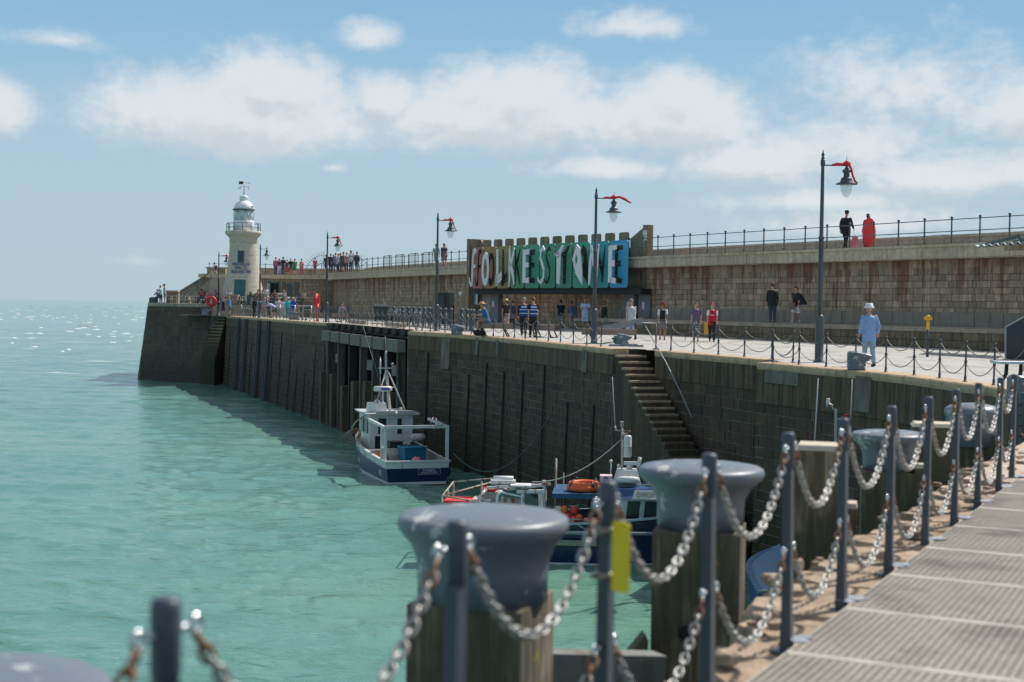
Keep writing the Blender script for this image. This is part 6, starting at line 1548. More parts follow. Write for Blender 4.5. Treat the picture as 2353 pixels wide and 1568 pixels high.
mb = MB(); mb.hexa([(-1.15,3.25,1.96),(1.15,3.25,1.96),(1.08,5.0,1.96),(-1.08,5.0,1.96),(-1.15,3.25,2.10),(1.15,3.25,2.10),(1.08,5.0,2.12),(-1.08,5.0,2.12)]); obj('awning', mb, pm('awning_blue', (.015,.07,.17), .6), b2)
mb = MB(); mb.hexa([(-1.14,4.9,1.98),(1.14,4.9,1.98),(.95,7.3,1.98),(-.95,7.3,1.98),(-1.0,4.9,2.26),(1.0,4.9,2.26),(.75,7.05,2.26),(-.75,7.05,2.26)]); rf = obj('roof_band', mb, pm('roof_blue', (.015,.07,.20), .5), b2)
mb = MB(); mb.hexa([(1.175,5.62,1.99),(1.10,6.85,1.99),(1.07,6.85,1.99),(1.14,5.62,1.99),(1.06,5.70,2.25),(.95,6.78,2.25),(.92,6.78,2.25),(1.03,5.70,2.25)]); nbd = obj('name_board', mb, M_bwh, rf)
me = text_mesh('OPPORTUNE', .18, .004, mat=pm('cream_letters', (.30,.29,.22), .6))
for v in me.vertices: x, y, e = v.co; v.co = (1.10-.45*(y)-(x+.0)*.085+.02+e, 6.24+x*.95, 2.12+y)
obj('name_lettering', me, None, nbd)
mb = MB(); mb.tube([(.7,5.9,2.36),(.6,6.8,2.36)], .03, 6); mb.box((.5,6.6,2.34), (.1,.7,.08)); obj('roof_rail', mb, M_sill, b2)
# radar arch
mb = MB(); mb.hexa([(-.45,4.98,2.12),(.45,4.98,2.12),(.42,5.95,2.12),(-.42,5.95,2.12),(-.32,5.18,2.75),(.32,5.18,2.75),(.3,5.78,2.75),(-.3,5.78,2.75)]); ar = obj('radar_arch', mb, M_bwh, b2)
mb = MB(); mb.lathe([(.02,0),(.34,0),(.36,.05),(.34,.14),(.2,.17)], (.55,5.5,2.42), 16, sx=.5); obj('radar', mb, M_bwh, b2)
mb = MB(); mb.bbox((.44,5.08,2.16),(.46,5.75,2.36)); obj('recess', mb, pm('arch_shade', (.2,.2,.2), .7), ar)  # raised grey panel; the shade of a recess is put into its colour
mb = MB(); mb.tube([(0,5.55,2.75),(0,5.55,2.9)], .09, 8); mb.box((.0,5.62,2.93), (.12,.5,.10)); mb.tube([(0,5.82,2.8),(0,5.86,3.12)], .055, 8); obj('scanner', mb, M_bwh, b2)
for y_, z_ in ((4.98,2.95),(5.22,2.82)): mb = MB(); mb.tube([(.1,y_,2.6),(.1,y_,z_)], .02, 5); mb.ball((.1,y_,z_+.04), .055, 8); obj('dome_light', mb, M_bwh, b2)
mb = MB(); mb.tube([(-.05,5.32,2.7),(-.08,5.30,4.05)], .032, 6); mb.bar((-.05,5.08,3.92),(-.05,5.58,3.90),.035); mb.tube([(-.05,5.12,3.92),(-.05,5.08,4.05)], .03, 6); mb.box((-.05,5.30,4.12), (.10,.10,.16)); mb.box((-.05,5.38,3.80), (.15,.2,.08)); ms = obj('mast', mb, M_rustm, b2)
mb = MB(); mb.tube([(-.05,5.10,3.95),(-.1,4.98,5.55)], [.016,.008], 5); obj('whip_antenna', mb, M_bwh, b2)
mb = MB(); mb.lathe([(.02,0),(.11,.0),(.12,.03),(.12,.30),(.125,.31),(.125,.33),(.12,.34),(.12,.62),(.10,.66),(.02,.67)], (.05,5.48,3.12), 16); obj('radar_reflector', mb, M_bwh, b2)
def aboard2(*a, **k): return aboard(b2, *a, **k)
mb = MB(); mb.torus((0,0,.10), .42, .11, None, 20, 8); mb.torus((0,0,.21), .40, .08, None, 20, 8); m2 = MB()
for a_ in range(4): m2.tube([(.42*math.cos(a_*1.57+.6),.42*math.sin(a_*1.57+.6),.0),(.50*math.cos(a_*1.57+.6),.50*math.sin(a_*1.57+.6),.16),(.4*math.cos(a_*1.57+.6),.4*math.sin(a_*1.57+.6),.34)], .035, 5)
aboard2('life_float', 'orange ring-shaped life float on the blue awning of the broadside boat', (.45,4.18,2.12), [('ring', mb, M_orange), ('strap', m2, M_blk)], 'life float')
mb = MB(); mb.box((0,0,.22), (.55,.40,.42), taper=.92); m2 = MB(); m2.bar((.28,-.12,.05),(.28,-.02,.42),.03); m2.bar((.28,.12,.05),(.28,.02,.42),.03)
aboard2('raft_canister', 'pinkish white strapped raft box behind the orange life float', (.0,4.84,2.12), [('box', mb, pm('pinkish_white', (.68,.52,.58), .5)), ('strap', m2, M_blk)], 'raft box')
# deck gear, rails, gantry
M_cage = worn('cage_steel', (.42,.42,.35), (.2,.1,.05), .5, .62, .7, sc=7)
mb = MB()
for (a_, b_) in (((R2,0,2.0),(R2,.85,1.88)),((-R2,0,2.05),(-R2,1.6,2.22)),((R2,0,2.0),(-R2,0,2.05)),((R2,0,2.0),(-.2,1.5,2.28)),((R2,0,1.2),(-R2,0,1.2)),((R2,.85,1.88),(R2,1.5,1.75))): mb.tube([a_, b_], .026, 6)
for (x, y, z) in ((R2,0,2.0),(-R2,0,2.05),(R2,.85,1.88),(0,0,2.02),(-R2,.9,2.13)): mb.tube([(x,y,1.05),(x,y,z)], .03, 6)
mb.tube([(R2,.85,1.35),(R2,0,1.55)], .02, 5)
obj('stern_cage', mb, M_cage, b2)
mb = MB()
for k_ in range(12): mb.tube([(R2-.02,.04+k_*.07,1.1),(R2-.02,.04+k_*.07,1.6)], .006, 3)
for k_ in range(6): mb.tube([(R2-.02,.03,1.12+k_*.09),(R2-.02,.83,1.12+k_*.09)], .006, 3)
obj('netting', mb, M_bgrey, b2)
M_wst = worn('white_steel', (.66,.68,.68), (.32,.12,.05), .56, .64, .5, sc=5)
for y_, x in ((1.12,R2-.15),(1.62,R2-.35)): mb = MB(); mb.tube([(x,y_,1.1),(x,y_,2.0),(x-.05,y_+.07,2.10),(x-.25,y_+.12,2.12),(x-1.0,y_+.16,2.12)], .05, 8); obj('davit', mb, M_wst, b2)
mb = MB(); mb.bar((R2-.3,2.38,.7),(R2-.3,2.38,2.08),.10); mb.bar((R2-.5,2.95,.7),(R2-.5,2.88,2.1),.11); mb.bar((R2-.3,2.2,2.14),(R2-.5,3.0,2.14),.10); mb.bar((R2-.4,1.9,2.2),(R2-1.0,2.9,2.26),.09); mb.bar((R2-.4,1.7,2.1),(R2-.35,2.4,1.98),.05)
obj('gantry', mb, M_wst, b2)
mb = MB(); mb.bar((-R2+.3,2.9,.7),(-R2+.3,2.9,2.2),.1); obj('gantry_post', mb, M_wst, b2)
RX = Matrix.Rotation(math.pi/2, 3, 'X')
mb = MB(); mb.lathe([(.0,-.30),(.11,-.30),(.11,.30),(.0,.30)], (R2-.5,2.02,1.82), 14, M=RX); mb.lathe([(.0,-.05),(.16,-.05),(.16,.05),(.0,.05)], (R2-.5,1.76,1.82), 14, M=RX); mb.lathe([(.0,-.03),(.14,-.03),(.14,.03),(.0,.03)], (R2-.5,2.3,1.82), 14, M=RX); obj('net_hauler', mb, M_rustm, b2)
mb = MB(); mb.box((R2-.8,1.75,2.36), (.28,.75,.12), R(4)); mb.lathe([(.0,-.3),(.08,-.3),(.08,.3),(.0,.3)], (R2-.9,1.75,2.45), 10, M=RX); mb.bar((R2-.4,1.3,2.22),(R2-.9,2.7,2.28),.07); mb.box((R2-.6,2.3,2.30), (.6,.6,.05)); obj('roof_gear', mb, M_wst, b2)
mb = MB(); mb.tube([(R2-.1,2.4,1.62),(R2-.1,3.1,1.60),(R2-.1,3.8,1.35),(R2,4.25,1.12)], .026, 6); mb.tube([(R2-.1,2.9,1.42),(R2-.05,4.8,1.36)], .018, 5)
for y_ in (2.7,3.35,3.9,4.5): mb.tube([(R2-.1,y_,1.05),(R2-.1,y_,1.44)], .02, 5)
obj('side_rail', mb, M_cage, b2)
mb = MB(); mb.tube([(-.3,3.3,.7),(-.3,3.3,3.0)], .03, 6); mb.tube([(.3,3.02,.7),(.3,3.02,2.25)], .026, 6); mb.tube([(.0,3.55,1.0),(.0,3.55,2.6)], .012, 4); mb.box((.3,3.02,2.27), (.06,.3,.08)); obj('deck_pole', mb, M_rustm, b2)
for k_, (x, y, z, w, l, h, col, lab) in enumerate(((R2-.45,.48,1.60,.9,.80,.24,M_redb,'long red box inside the stern cage'),(R2-.4,.62,1.32,.8,.80,.24,pm('royal_blue_box', (.01,.06,.30), .5),'royal blue box under the red box in the stern cage'),(R2-.6,1.15,1.62,.7,.5,.24,M_boxw,'cream box beside the red box in the stern cage'),(R2-.9,1.40,1.78,.6,.45,.26,M_boxw,'cream box raised behind the stern davits'),(R2-.6,1.55,1.22,.9,1.2,.36,pm('azure_tub', (.03,.25,.45), .45),'wide azure tub under the davits'),(R2-.9,1.35,2.02,.5,.35,.10,M_redb,'small red tray on top of the cream boxes'))):
    aboard2('gear_box', lab, (x, y, z-.0), [('box', tubm(w,l,h,.9), col), ('rim', rimm(w,l,h), col)], 'box', R(random.uniform(-5,5)), 'boxes in the stern of the broadside boat')
random.seed(9)
for k_, (y, z, r_, col, lab) in enumerate(((3.22,1.50,.13,M_boxw,'cream float leftmost in the heap on the broadside boat'),(3.40,1.52,.12,M_orange,'orange buoy at the top left of the heap'),(3.50,1.30,.13,M_redb,'red buoy low in the middle of the heap'),(3.68,1.52,.14,M_redb,'red buoy wrapped in green net at the top of the heap'),(3.66,1.22,.14,M_redb,'second red buoy, low under the netted one in the heap'),(3.84,1.28,.12,M_orange,'orange buoy right of centre in the heap'),(4.05,1.20,.10,M_pink,'small pink buoy rightmost in the heap'),(3.36,1.28,.12,M_orange,'orange buoy low at the left of the heap'))):
    mb = MB(); mb.ball((0,0,0), r_, 10, sc=(1,1,1.1)); m2 = MB(); m2.tube([(0,0,r_),(0,0,r_+.08)], .02, 5); aboard2('buoy', lab, (R2-.30, y+.22, z+.12), [('float', mb, col), ('eye', m2, M_blk)], 'buoy', 0, 'buoys heaped on the broadside boat')
mb = MB()
for k_ in range(26):
    a_, b_ = random.random()*6.28, random.random()*3.1; mb.tube([(.17*math.cos(a_+t*.5)*.9, .18*math.sin(a_+t*.5), .15*math.sin(b_+t*.6)) for t in range(5)], .008, 3)
aboard2('net_bundle', 'green net wrapped round the upper red buoy of the heap', (R2-.30, 3.90, 1.64), [('net', mb, M_rope)], 'net')
mb = MB(); mb.ball((0,0,0), .16, 12, sc=(1,1,1.2)); m2 = MB(); m2.tube([(0,0,.18),(.2,-.25,.5)], .012, 4); m3 = MB(); m3.tube([(0,0,.18),(-.05,.2,.5)], .012, 4)
aboard2('buoy', 'blue and cream buoy hanging on green cords below the hauler', (R2-.1, 2.15, 1.32), [('float', mb, pm('buoy_blue', (.02,.07,.22), .5)), ('cord', m2, M_rope), ('cord', m3, M_rope)], 'buoy')
mb = MB(); mb.ball((0,0,0), .15, 12, sc=(1,.8,1.5)); aboard2('buoy', 'dark red buoy hanging at the wheelhouse door behind the yellow notice post', (1.15, 4.85, 1.65), [('float', mb, pm('crimson_buoy', (.45,.015,.05), .4))], 'buoy')

# ---- boat 3, small blue boat right of the second pile, with masts
b3 = boat('small_boat', 'small blue boat with pale deck and tall aerials, half hidden behind the piles', (7.05, 33.6), (.06, 1.0), cat='boat')
make_hull(b3, 4.9, 2.3, .95, 1.25, [('keel', M_navy, lambda h: -.4, lambda h: .0), ('waterline', M_bwh, lambda h: -.001, lambda h: .08), ('hull', pm('bright_blue_hull', (.01,.07,.25), .35), lambda h: .08, lambda h: h)], .55, M_bwh, pm('blue_rail', (.12,.22,.36), .4))
mb = MB(); s3 = [s for s in hull_st(4.9, 2.3, .95, 1.25)]; vs = []
for (y, w, h) in s3: vs += [(-w+.03, y, h+.01), (0, y, h+.07), (w-.03, y, h+.01)]
mb.add(vs, [(i*3+j, i*3+j+1, i*3+j+4, i*3+j+3) for i in range(len(s3)-1) for j in range(2)]); obj('foredeck', mb, worn('pale_blue_deck', (.17,.28,.44), (.36,.44,.52), .6,.66,.5, sc=9), b3)
mb = MB(); mb.box((.15,1.9,1.15), (.55,.5,.3)); obj('hatch', mb, pm('hatch_blue', (.01,.05,.16), .5), b3)
mb = MB(); mb.tube([(-1.1,-.02,.98),(-.95,-.5,1.1),(1.0,-.5,1.1),(1.1,0,.98)], .025, 6)
for x in (-.9,-.6,.2,.8): mb.tube([(x,-.5,1.1),(x*.95,-.4,.2)], .02, 5)
mb.tube([(-.8,-.45,.6),(.9,-.45,.6)], .02, 5); obj('stern_rail', mb, M_bgrey, b3)
mb = MB(); mb.box((.35,1.0,1.45), (1.1,1.1,.8), taper=.85); obj('cuddy', mb, M_bwh, b3)
def wl_(u, v, Y): p = W(u, v, Y); M = Matrix.Rotation(-b3.rotation_euler.z, 3, 'Z'); return M @ (p - b3.location)
for (u0, v0, u1, v1, r_) in ((1872, 1020, 1880, 870, .02), (1955, 965, 1958, 872, .02)): mb = MB(); mb.tube([wl_(u0,v0,34.6), wl_(u1,v1,34.6)], [r_, r_*.6], 5); obj('aerial', mb, M_bwh, b3)
mb = MB(); mb.bar(wl_(1919,1040,34.6), wl_(1921,940,34.6), .05); mb.tube([wl_(1921,963,34.6), wl_(1945,965,34.6)], .012, 4); mb.tube([wl_(1918,945,34.6), wl_(1905,925,34.6)], .012, 4); obj('mast', mb, M_bgrey, b3)
mb = MB(); mb.tube([wl_(1900,938,34.6), wl_(1903,920,34.6)], [.01,.05], 5); mb.tube([wl_(1902,928,34.6), wl_(1914,932,34.6)], [.04,.015], 5); mb.ball(wl_(1903,919,34.6), .05, 6); obj('wind_sensor', mb, M_bwh, b3)
mb = MB(); mb.box(wl_(1944,959,34.6), (.10,.1,.12)); obj('lamp', mb, pm('red_lamp', (.35,.01,.03), .4), b3)

# ---- mooring lines and ropes
M_line = pm('mooring_line', (.10,.20,.17), .8); M_linep = pm('pale_line', (.38,.42,.38), .8)
def line(label, A, B_, sag, r=.02, mat=M_line, n=24):
    mb = MB(); A, B_ = Vector(A), Vector(B_); mb.tube([A.lerp(B_, i/n)-Vector((0,0,1))*sag*(1-(2*i/n-1)**2) for i in range(n+1)], r, 5)
    tag(obj('mooring_line', mb, mat), label, 'rope')
line('thin green line from the wheelhouse of the navy boat up to the timber wharf', W(941,1055-10,65.5), W(833,745,76), .4, .014)
line('slack green line curving from the stern of the navy boat to the quay wall', W(1042,1042,61.5), W(1312,860,54.5), 2.0, .014)
line('pale line running from the broadside boat mast down to its stern gantry', W(1425,1012,43.2), W(1222,1108,43.2), .35, .018, M_linep)
line('blue-green line dropping from the wharf chain fence over the capping beam', W(870,785,82), W(856,845-15,80.5), .05, .02, pm('turquoise_line', (.10,.42,.38), .8))
line('frayed dark rope dangling down the masonry beside the steps', W(1462,1098,46.0), W(1452,1190,45.5), -.1, .03, M_blk)
# ------------------------------------------------------------------ people
def remesh(mb, vox, name):
    me = mb.mesh(name, []); o = bpy.data.objects.new('tmp', me); COL.objects.link(o)
    m = o.modifiers.new('r', 'REMESH'); m.mode = 'VOXEL'; m.voxel_size = vox; m.use_smooth_shade = True
    s = o.modifiers.new('s', 'SMOOTH'); s.iterations = 2; s.factor = .5
    bpy.context.view_layer.update()
    out = bpy.data.meshes.new_from_object(o.evaluated_get(bpy.context.evaluated_depsgraph_get())); out.name = name
    bpy.data.objects.remove(o); bpy.data.meshes.remove(me)
    out.materials.clear(); out.polygons.foreach_set('use_smooth', [True]*len(out.polygons)); return out
def rx(v, a): return Vector((v.x, v.y*math.cos(a)-v.z*math.sin(a), v.y*math.sin(a)+v.z*math.cos(a)))
POSE = {   # lean, hips z, (thigh L,R), (knee L,R), (upper arm L,R), (elbow L,R), abduction ; positive = forward
 'stand': dict(lean=3, th=(2,-2), kn=(2,2), ua=(2,-2), el=(14,14), ab=(9,9)),
 'walk':  dict(lean=4, th=(24,-16), kn=(8,22), ua=(-22,20), el=(22,26), ab=(8,8)),
 'walk2': dict(lean=4, th=(-14,20), kn=(26,6), ua=(18,-20), el=(20,20), ab=(10,10)),
 'phone': dict(lean=6, th=(3,-3), kn=(2,2), ua=(14,14), el=(92,92), ab=(12,12)),
 'bend':  dict(lean=62, th=(18,-6), kn=(8,10), ua=(66,58), el=(26,30), ab=(8,8)),
 'sit':   dict(lean=18, th=(86,80), kn=(82,74), ua=(34,30), el=(56,60), ab=(10,10)),
 'pockets': dict(lean=2, th=(9,-9), kn=(4,10), ua=(-16,-16), el=(40,40), ab=(15,15)),
}
BC = {}
def build_pose(pose, female=False, stout=0.0):
    key = (pose, female, stout)
    if key in BC: return BC[key]
    P = POSE[pose]; V = Vector; sh = (.160 if female else .180); hipw = .09; k = 1+stout
    ln = R(-P['lean']); hz = .93
    def sp(d, x=0, y=0): v = rx(V((x, y, d)), ln); return v       # spine point above the hips
    legs, shoes = [], []
    for i, s in enumerate((-1, 1)):
        th_, kn = R(P['th'][i]), R(P['kn'][i]); h = V((s*hipw, 0, 0)); a = V((0, math.sin(th_), -math.cos(th_))); b = V((0, math.sin(th_-kn), -math.cos(th_-kn)))
        knee = h + a*.44; ank = knee + b*.41; foot = R(P['th'][i])-kn; legs.append((h, knee, ank, foot*.4 if pose != 'sit' else 0.0))
    low = min(l[2].z for l in legs) - .075; base = -low; 
    lift = V((0, 0, base))
    arms = []
    for i, s in enumerate((-1, 1)):
        S = sp(.50, s*sh); ua, el, ab = R(P['ua'][i]), R(P['el'][i]), R(P['ab'][i])
        a = V((s*math.sin(ab), math.sin(ua)*math.cos(ab), -math.cos(ua)*math.cos(ab))); 
        if pose in ('bend',): a = V((s*.08, math.sin(ua), -math.cos(ua)))
        b = V((s*math.sin(ab)*(.2 if pose != 'phone' else -1.6), math.sin(ua+el), -math.cos(ua+el))).normalized(); E = S + a*.285; Wr = E + b*.245; arms.append((S, E, Wr, b))
    neck0, neck1 = sp(.54), sp(.64); hc = sp(.735, 0, .02)
    if pose in ('bend',): hc = sp(.74, 0, .0)
    def ringtube(mb, pts, rads, n=14):       # elliptical sections across the spine
        vs = []
        for p, (a, b) in zip(pts, rads):
            for j in range(n): q = 2*math.pi*j/n; vs.append(p + V((a*math.cos(q), 0, 0)) + rx(V((0, b*math.sin(q), 0)), ln))
        m = len(pts); mb.add([v+lift for v in vs], [(i*n+j, i*n+(j+1) % n, (i+1)*n+(j+1) % n, (i+1)*n+j) for i in range(m-1) for j in range(n)] + [tuple(range(n))[::-1], tuple(range((m-1)*n, m*n))])
    Lp = lambda a, b, t: a.lerp(b, t)+lift
    ws = (.135 if female else .145)*k
    torso = [(-.10,.155*k,.105*k), (0,.168*k,.118*k), (.12,ws,.10*k), (.26,(.15 if female else .165)*k,.112*k), (.38,sh*.97,.115*k), (.47,sh*.92,.10), (.53,.10,.075), (.56,.06,.06)]
    mb = MB(); ringtube(mb, [sp(d) for d, a, b in torso], [(a, b) for d, a, b in torso])
    mb.tube([neck0+lift, neck1+lift], [.06,.052], 10)
    M_ = Matrix.Rotation(ln*.5, 3, 'X'); mb.ball(hc+lift, .105, 14, sc=(.76,.92,1.14), M=M_); mb.ball(hc+rx(V((0,.035,-.06)), ln*.5)+lift, .065, 10, sc=(.85,.9,.9))
    for (h, kn, an, f) in legs: mb.tube([h+lift+V((0,0,.05)), Lp(h,kn,.35), Lp(h,kn,.92), Lp(kn,an,.1), Lp(kn,an,.4), Lp(kn,an,.95)], [.088*k,.082*k,.056,.054,.056,.038], 12); mb.tube([an+lift, an+lift+V((0,.12,-.045))], [.04,.035], 8)
    for (S, E, Wr, b) in arms: mb.ball(S+lift, .062, 8); mb.tube([S+lift, Lp(S,E,.5), E+lift, Lp(E,Wr,.3), Wr+lift], [.055,.047*k,.038,.038,.026], 10)
    body = remesh(mb, .019, 'body')
    # nose, ears, hands added to the same mesh
    ex = MB(); fwd = rx(V((0,1,0)), ln*.5); up = rx(V((0,0,1)), ln*.5); H = hc+lift
    ex.tube([H+fwd*.085+up*.025, H+fwd*.118-up*.02, H+fwd*.09-up*.028], [.008,.015,.010], 6)
    for s in (-1, 1): ex.ball(H+V((s*.082,0,0))-up*.005, .028, 6, sc=(.35,.7,1.1))
    for i, (S, E, Wr, b) in enumerate(arms):
        s = (-1, 1)[i]; n = V((s,0,0)); n = (n - b*n.dot(b)).normalized(); f2 = b.cross(n).normalized(); o0 = Wr+lift
        if f2.y < 0: f2 = -f2
        ex.tube([o0-b*.01, o0+b*.04, o0+b*.085], [.026,.036,.034], 8, sx=.55)
        for q, L_ in enumerate((.068,.080,.074,.055)):
            r0 = o0+b*.082+f2*((q-1.5)*-.019); c = -n*.25; ex.tube([r0, r0+(b+c).normalized()*L_*.5, r0+(b+c).normalized()*L_*.5+(b+c*3.2).normalized()*L_*.5], [.0095,.009,.0065], 5)
        ex.tube([o0+b*.02+f2*.028, o0+b*.05+f2*.055, o0+b*.082+f2*.058], [.012,.011,.008], 5)
    bm = bmesh.new(); bm.from_mesh(body); me2 = ex.mesh('x', []); bm.from_mesh(me2); bpy.data.meshes.remove(me2)
    e2 = MB()
    for s in (-1, 1): e2.ball(H+V((s*.03,0,0))+fwd*.088+up*.018, .011, 6)
    me3 = e2.mesh('x', []); nf0 = len(bm.faces); bm.from_mesh(me3); bm.faces.ensure_lookup_table()
    for f in bm.faces[nf0:]: f.material_index = 1
    mo = MB(); mo.tube([H+fwd*.094-up*.055+V((-.022,0,0)), H+fwd*.10-up*.056, H+fwd*.094-up*.055+V((.022,0,0))], .006, 5); me4 = mo.mesh('x', []); nf0 = len(bm.faces); bm.from_mesh(me4); bm.faces.ensure_lookup_table()
    for f in bm.faces[nf0:]: f.material_index = 2
    bm.to_mesh(body); bm.free()
    g = dict(body=body, P=P, ln=ln, lift=lift, H=H, fwd=fwd, up=up, arms=arms, legs=legs, sp=sp)
    def top(sleeve, hem=-.12, loose=0.0, neckz=.555):
        kk = ('top', sleeve, hem, loose)
        if kk in g: return g[kk]
        mb = MB(); e = .017+loose; seg = [(hem,.168*k+e*1.25,.118*k+e*1.35)]+[(d,a+e*(1.3 if d < .3 else 1),b+e) for d, a, b in torso if d > hem+.03 and d < .55]; seg[-1] = (.535, .085, .075)
        ringtube(mb, [sp(d) for d, a, b in seg], [(a, b) for d, a, b in seg])
        for (S, E, Wr, b) in arms:
            if sleeve == 0: mb.tube([S+lift, Lp(S,E,.12)], [.062,.058], 10)
            elif sleeve == 1: mb.ball(S+lift, .074, 8); mb.tube([S+lift, Lp(S,E,.4), Lp(S,E,.72)], [.07,.064*k,.062*k], 10)
            else: mb.ball(S+lift-V((0,0,.01)), .066, 8); mb.tube([S+lift-V((0,0,.01)), Lp(S,E,.5), E+lift, Lp(E,Wr,.5), Lp(E,Wr,.94)], [.062,.060+loose*.3,.054+loose*.3,.049+loose*.3,.042], 10)
        g[kk] = remesh(mb, .019, 'top'); return g[kk]
    def pants(kind):
        kk = ('pants', kind)
        if kk in g: return g[kk]
        mb = MB(); e = .016; ringtube(mb, [sp(d) for d in (-.12,-.03,.06)], [(.165*k+e,.118*k+e),(.172*k+e,.122*k+e),(.158*k+e,.112*k+e)])
        t = {'long': .95, 'shorts': None, 'crop': .55}[kind]
        for (h, kn, an, f) in legs:
            if t is None: mb.tube([h+lift+V((0,0,.03)), Lp(h,kn,.45), Lp(h,kn,.96)], [.105*k,.102*k,.096], 12)
            else: mb.tube([h+lift+V((0,0,.03)), Lp(h,kn,.4), Lp(h,kn,1.0), Lp(kn,an,t*.55), Lp(kn,an,t)], [.104*k,.098*k,.074,.068,.062], 12)
        g[kk] = remesh(mb, .019, 'pants'); return g[kk]
    def skirt(length, top_d=.08, flare=.24):
        kk = ('skirt', length, top_d)
        if kk in g: return g[kk]
        mb = MB(); z0 = hz; n = 20; vs = []; 
        for t in range(6):
            u = t/5; a = (.155*k+.02)*(1-u)+flare*u; b_ = (.115*k+.02)*(1-u)+flare*.8*u; c = V((0, 0, top_d-(length+top_d)*u))
            if pose == 'sit': c = V((0, .3*u, top_d-.3*u))
            for j in range(n): q = 2*math.pi*j/n; w = 1+.05*u*math.sin(5*q); vs.append(c+lift+V((a*w*math.cos(q), b_*w*math.sin(q), 0)))
        mb.add(vs, [(i*n+j, i*n+(j+1) % n, (i+1)*n+(j+1) % n, (i+1)*n+j) for i in range(5) for j in range(n)] + [tuple(range(n)), tuple(range(5*n, 6*n))[::-1]], 0, True); g[kk] = mb.mesh('skirt', []); return g[kk]
    def shoes_():
        if 'shoes' in g: return g['shoes']
        out = []
        for (h, kn, an, f) in legs:
            mb = MB(); A = an+lift; d = V((0, math.cos(f), math.sin(f)*.6)); z = V((0,0,-.03))
            mb.tube([A-d*.05+z*1.2, A-d*.03+z, A+d*.07+z*1.2, A+d*.14+z*1.5, A+d*.185+z*1.5], [.03,.046,.042,.038,.02], 10); out.append(mb.mesh('shoe', []))
        g['shoes'] = out; return out
    def hair(kind):
        kk = ('hair', kind)
        if kk in g: return g[kk]
        mb = MB(); M_ = Matrix.Rotation(ln*.5, 3, 'X'); c = H - fwd*.012 + up*.02
        if kind == 'short': mb.ball(c+up*.008, .108, 14, sc=(.80,.92,1.05), M=M_)
        elif kind == 'long': mb.ball(c+up*.008, .113, 14, sc=(.84,.95,1.08), M=M_); mb.tube([c-fwd*.05, c-fwd*.085-up*.12, c-fwd*.09-up*.24], [.085,.088,.05], 12)
        elif kind == 'bun': mb.ball(c+up*.008, .110, 14, sc=(.82,.93,1.05), M=M_); mb.ball(c-fwd*.10+up*.02, .05, 8)
        elif kind == 'tail': mb.ball(c+up*.008, .110, 14, sc=(.82,.93,1.05), M=M_); mb.tube([c-fwd*.09, c-fwd*.13-up*.09, c-fwd*.11-up*.22], [.04,.045,.015], 8)
        elif kind == 'curly':
            rr = random.Random(4)
            for q in range(46):
                a = rr.random()*6.28; e = rr.uniform(-.5,1.5); d = V((math.cos(a)*math.cos(e)*.105, math.sin(a)*math.cos(e)*.11, math.sin(e)*.13)); 
                if d.y > .05 and d.z < .04: continue
                mb.ball(c+d, rr.uniform(.028,.042), 6)
        me = mb.mesh('hair', [])
        # keep the face clear
        bm = bmesh.new(); bm.from_mesh(me)
        dele = [v for v in bm.verts if (v.co-H).dot(fwd) > .045 and (v.co-H).dot(up) < .055]
        bmesh.ops.delete(bm, geom=dele, context='VERTS'); bm.to_mesh(me); bm.free(); g[kk] = me; return me
    def hat(kind):
        kk = ('hat', kind)
        if kk in g: return g[kk]
        mb = MB(); M_ = Matrix.Rotation(ln*.5, 3, 'X'); c = H + up*.055
        if kind == 'straw': mb.lathe([(.20,-.015),(.205,-.005),(.11,.01),(.10,.07),(.085,.095),(.02,.10)], tuple(c), 20, M=M_, sy=1.1)
        elif kind == 'bucket': mb.lathe([(.145,-.045),(.148,-.035),(.108,.015),(.10,.075),(.08,.092),(.01,.095)], tuple(c), 20, M=M_, sy=1.1)
        elif kind == 'cap': mb.lathe([(.095,-.01),(.098,.02),(.085,.055),(.05,.078),(.005,.085)], tuple(c), 16, M=M_, sy=1.15); mb.box(c+fwd*.13, (.13,.10,.012), M=M_)
        elif kind == 'scarf': mb.ball(c-up*.03-fwd*.015, .125, 14, sc=(.86,.92,1.1), M=M_); mb.tube([c-up*.1, c-up*.22], [.09,.14], 12)
        me = mb.mesh('hat', [])
        if kind == 'scarf':
            bm = bmesh.new(); bm.from_mesh(me); dele = [v for v in bm.verts if (v.co-H).dot(fwd) > .055 and -.07 < (v.co-H).dot(up) < .055]; bmesh.ops.delete(bm, geom=dele, context='VERTS'); bm.to_mesh(me); bm.free()
        g[kk] = me; return me
    g.update(top=top, pants=pants, skirt=skirt, shoes_=shoes_, hair=hair, hat=hat); BC[key] = g; return g
SK = {'fair': (.50,.27,.19), 'tan': (.38,.20,.13), 'dark': (.10,.05,.03), 'pink': (.56,.29,.22)}
M_eye = pm('eye_dark', (.03,.02,.018), .3); M_lip = pm('lip', (.32,.10,.09), .5)
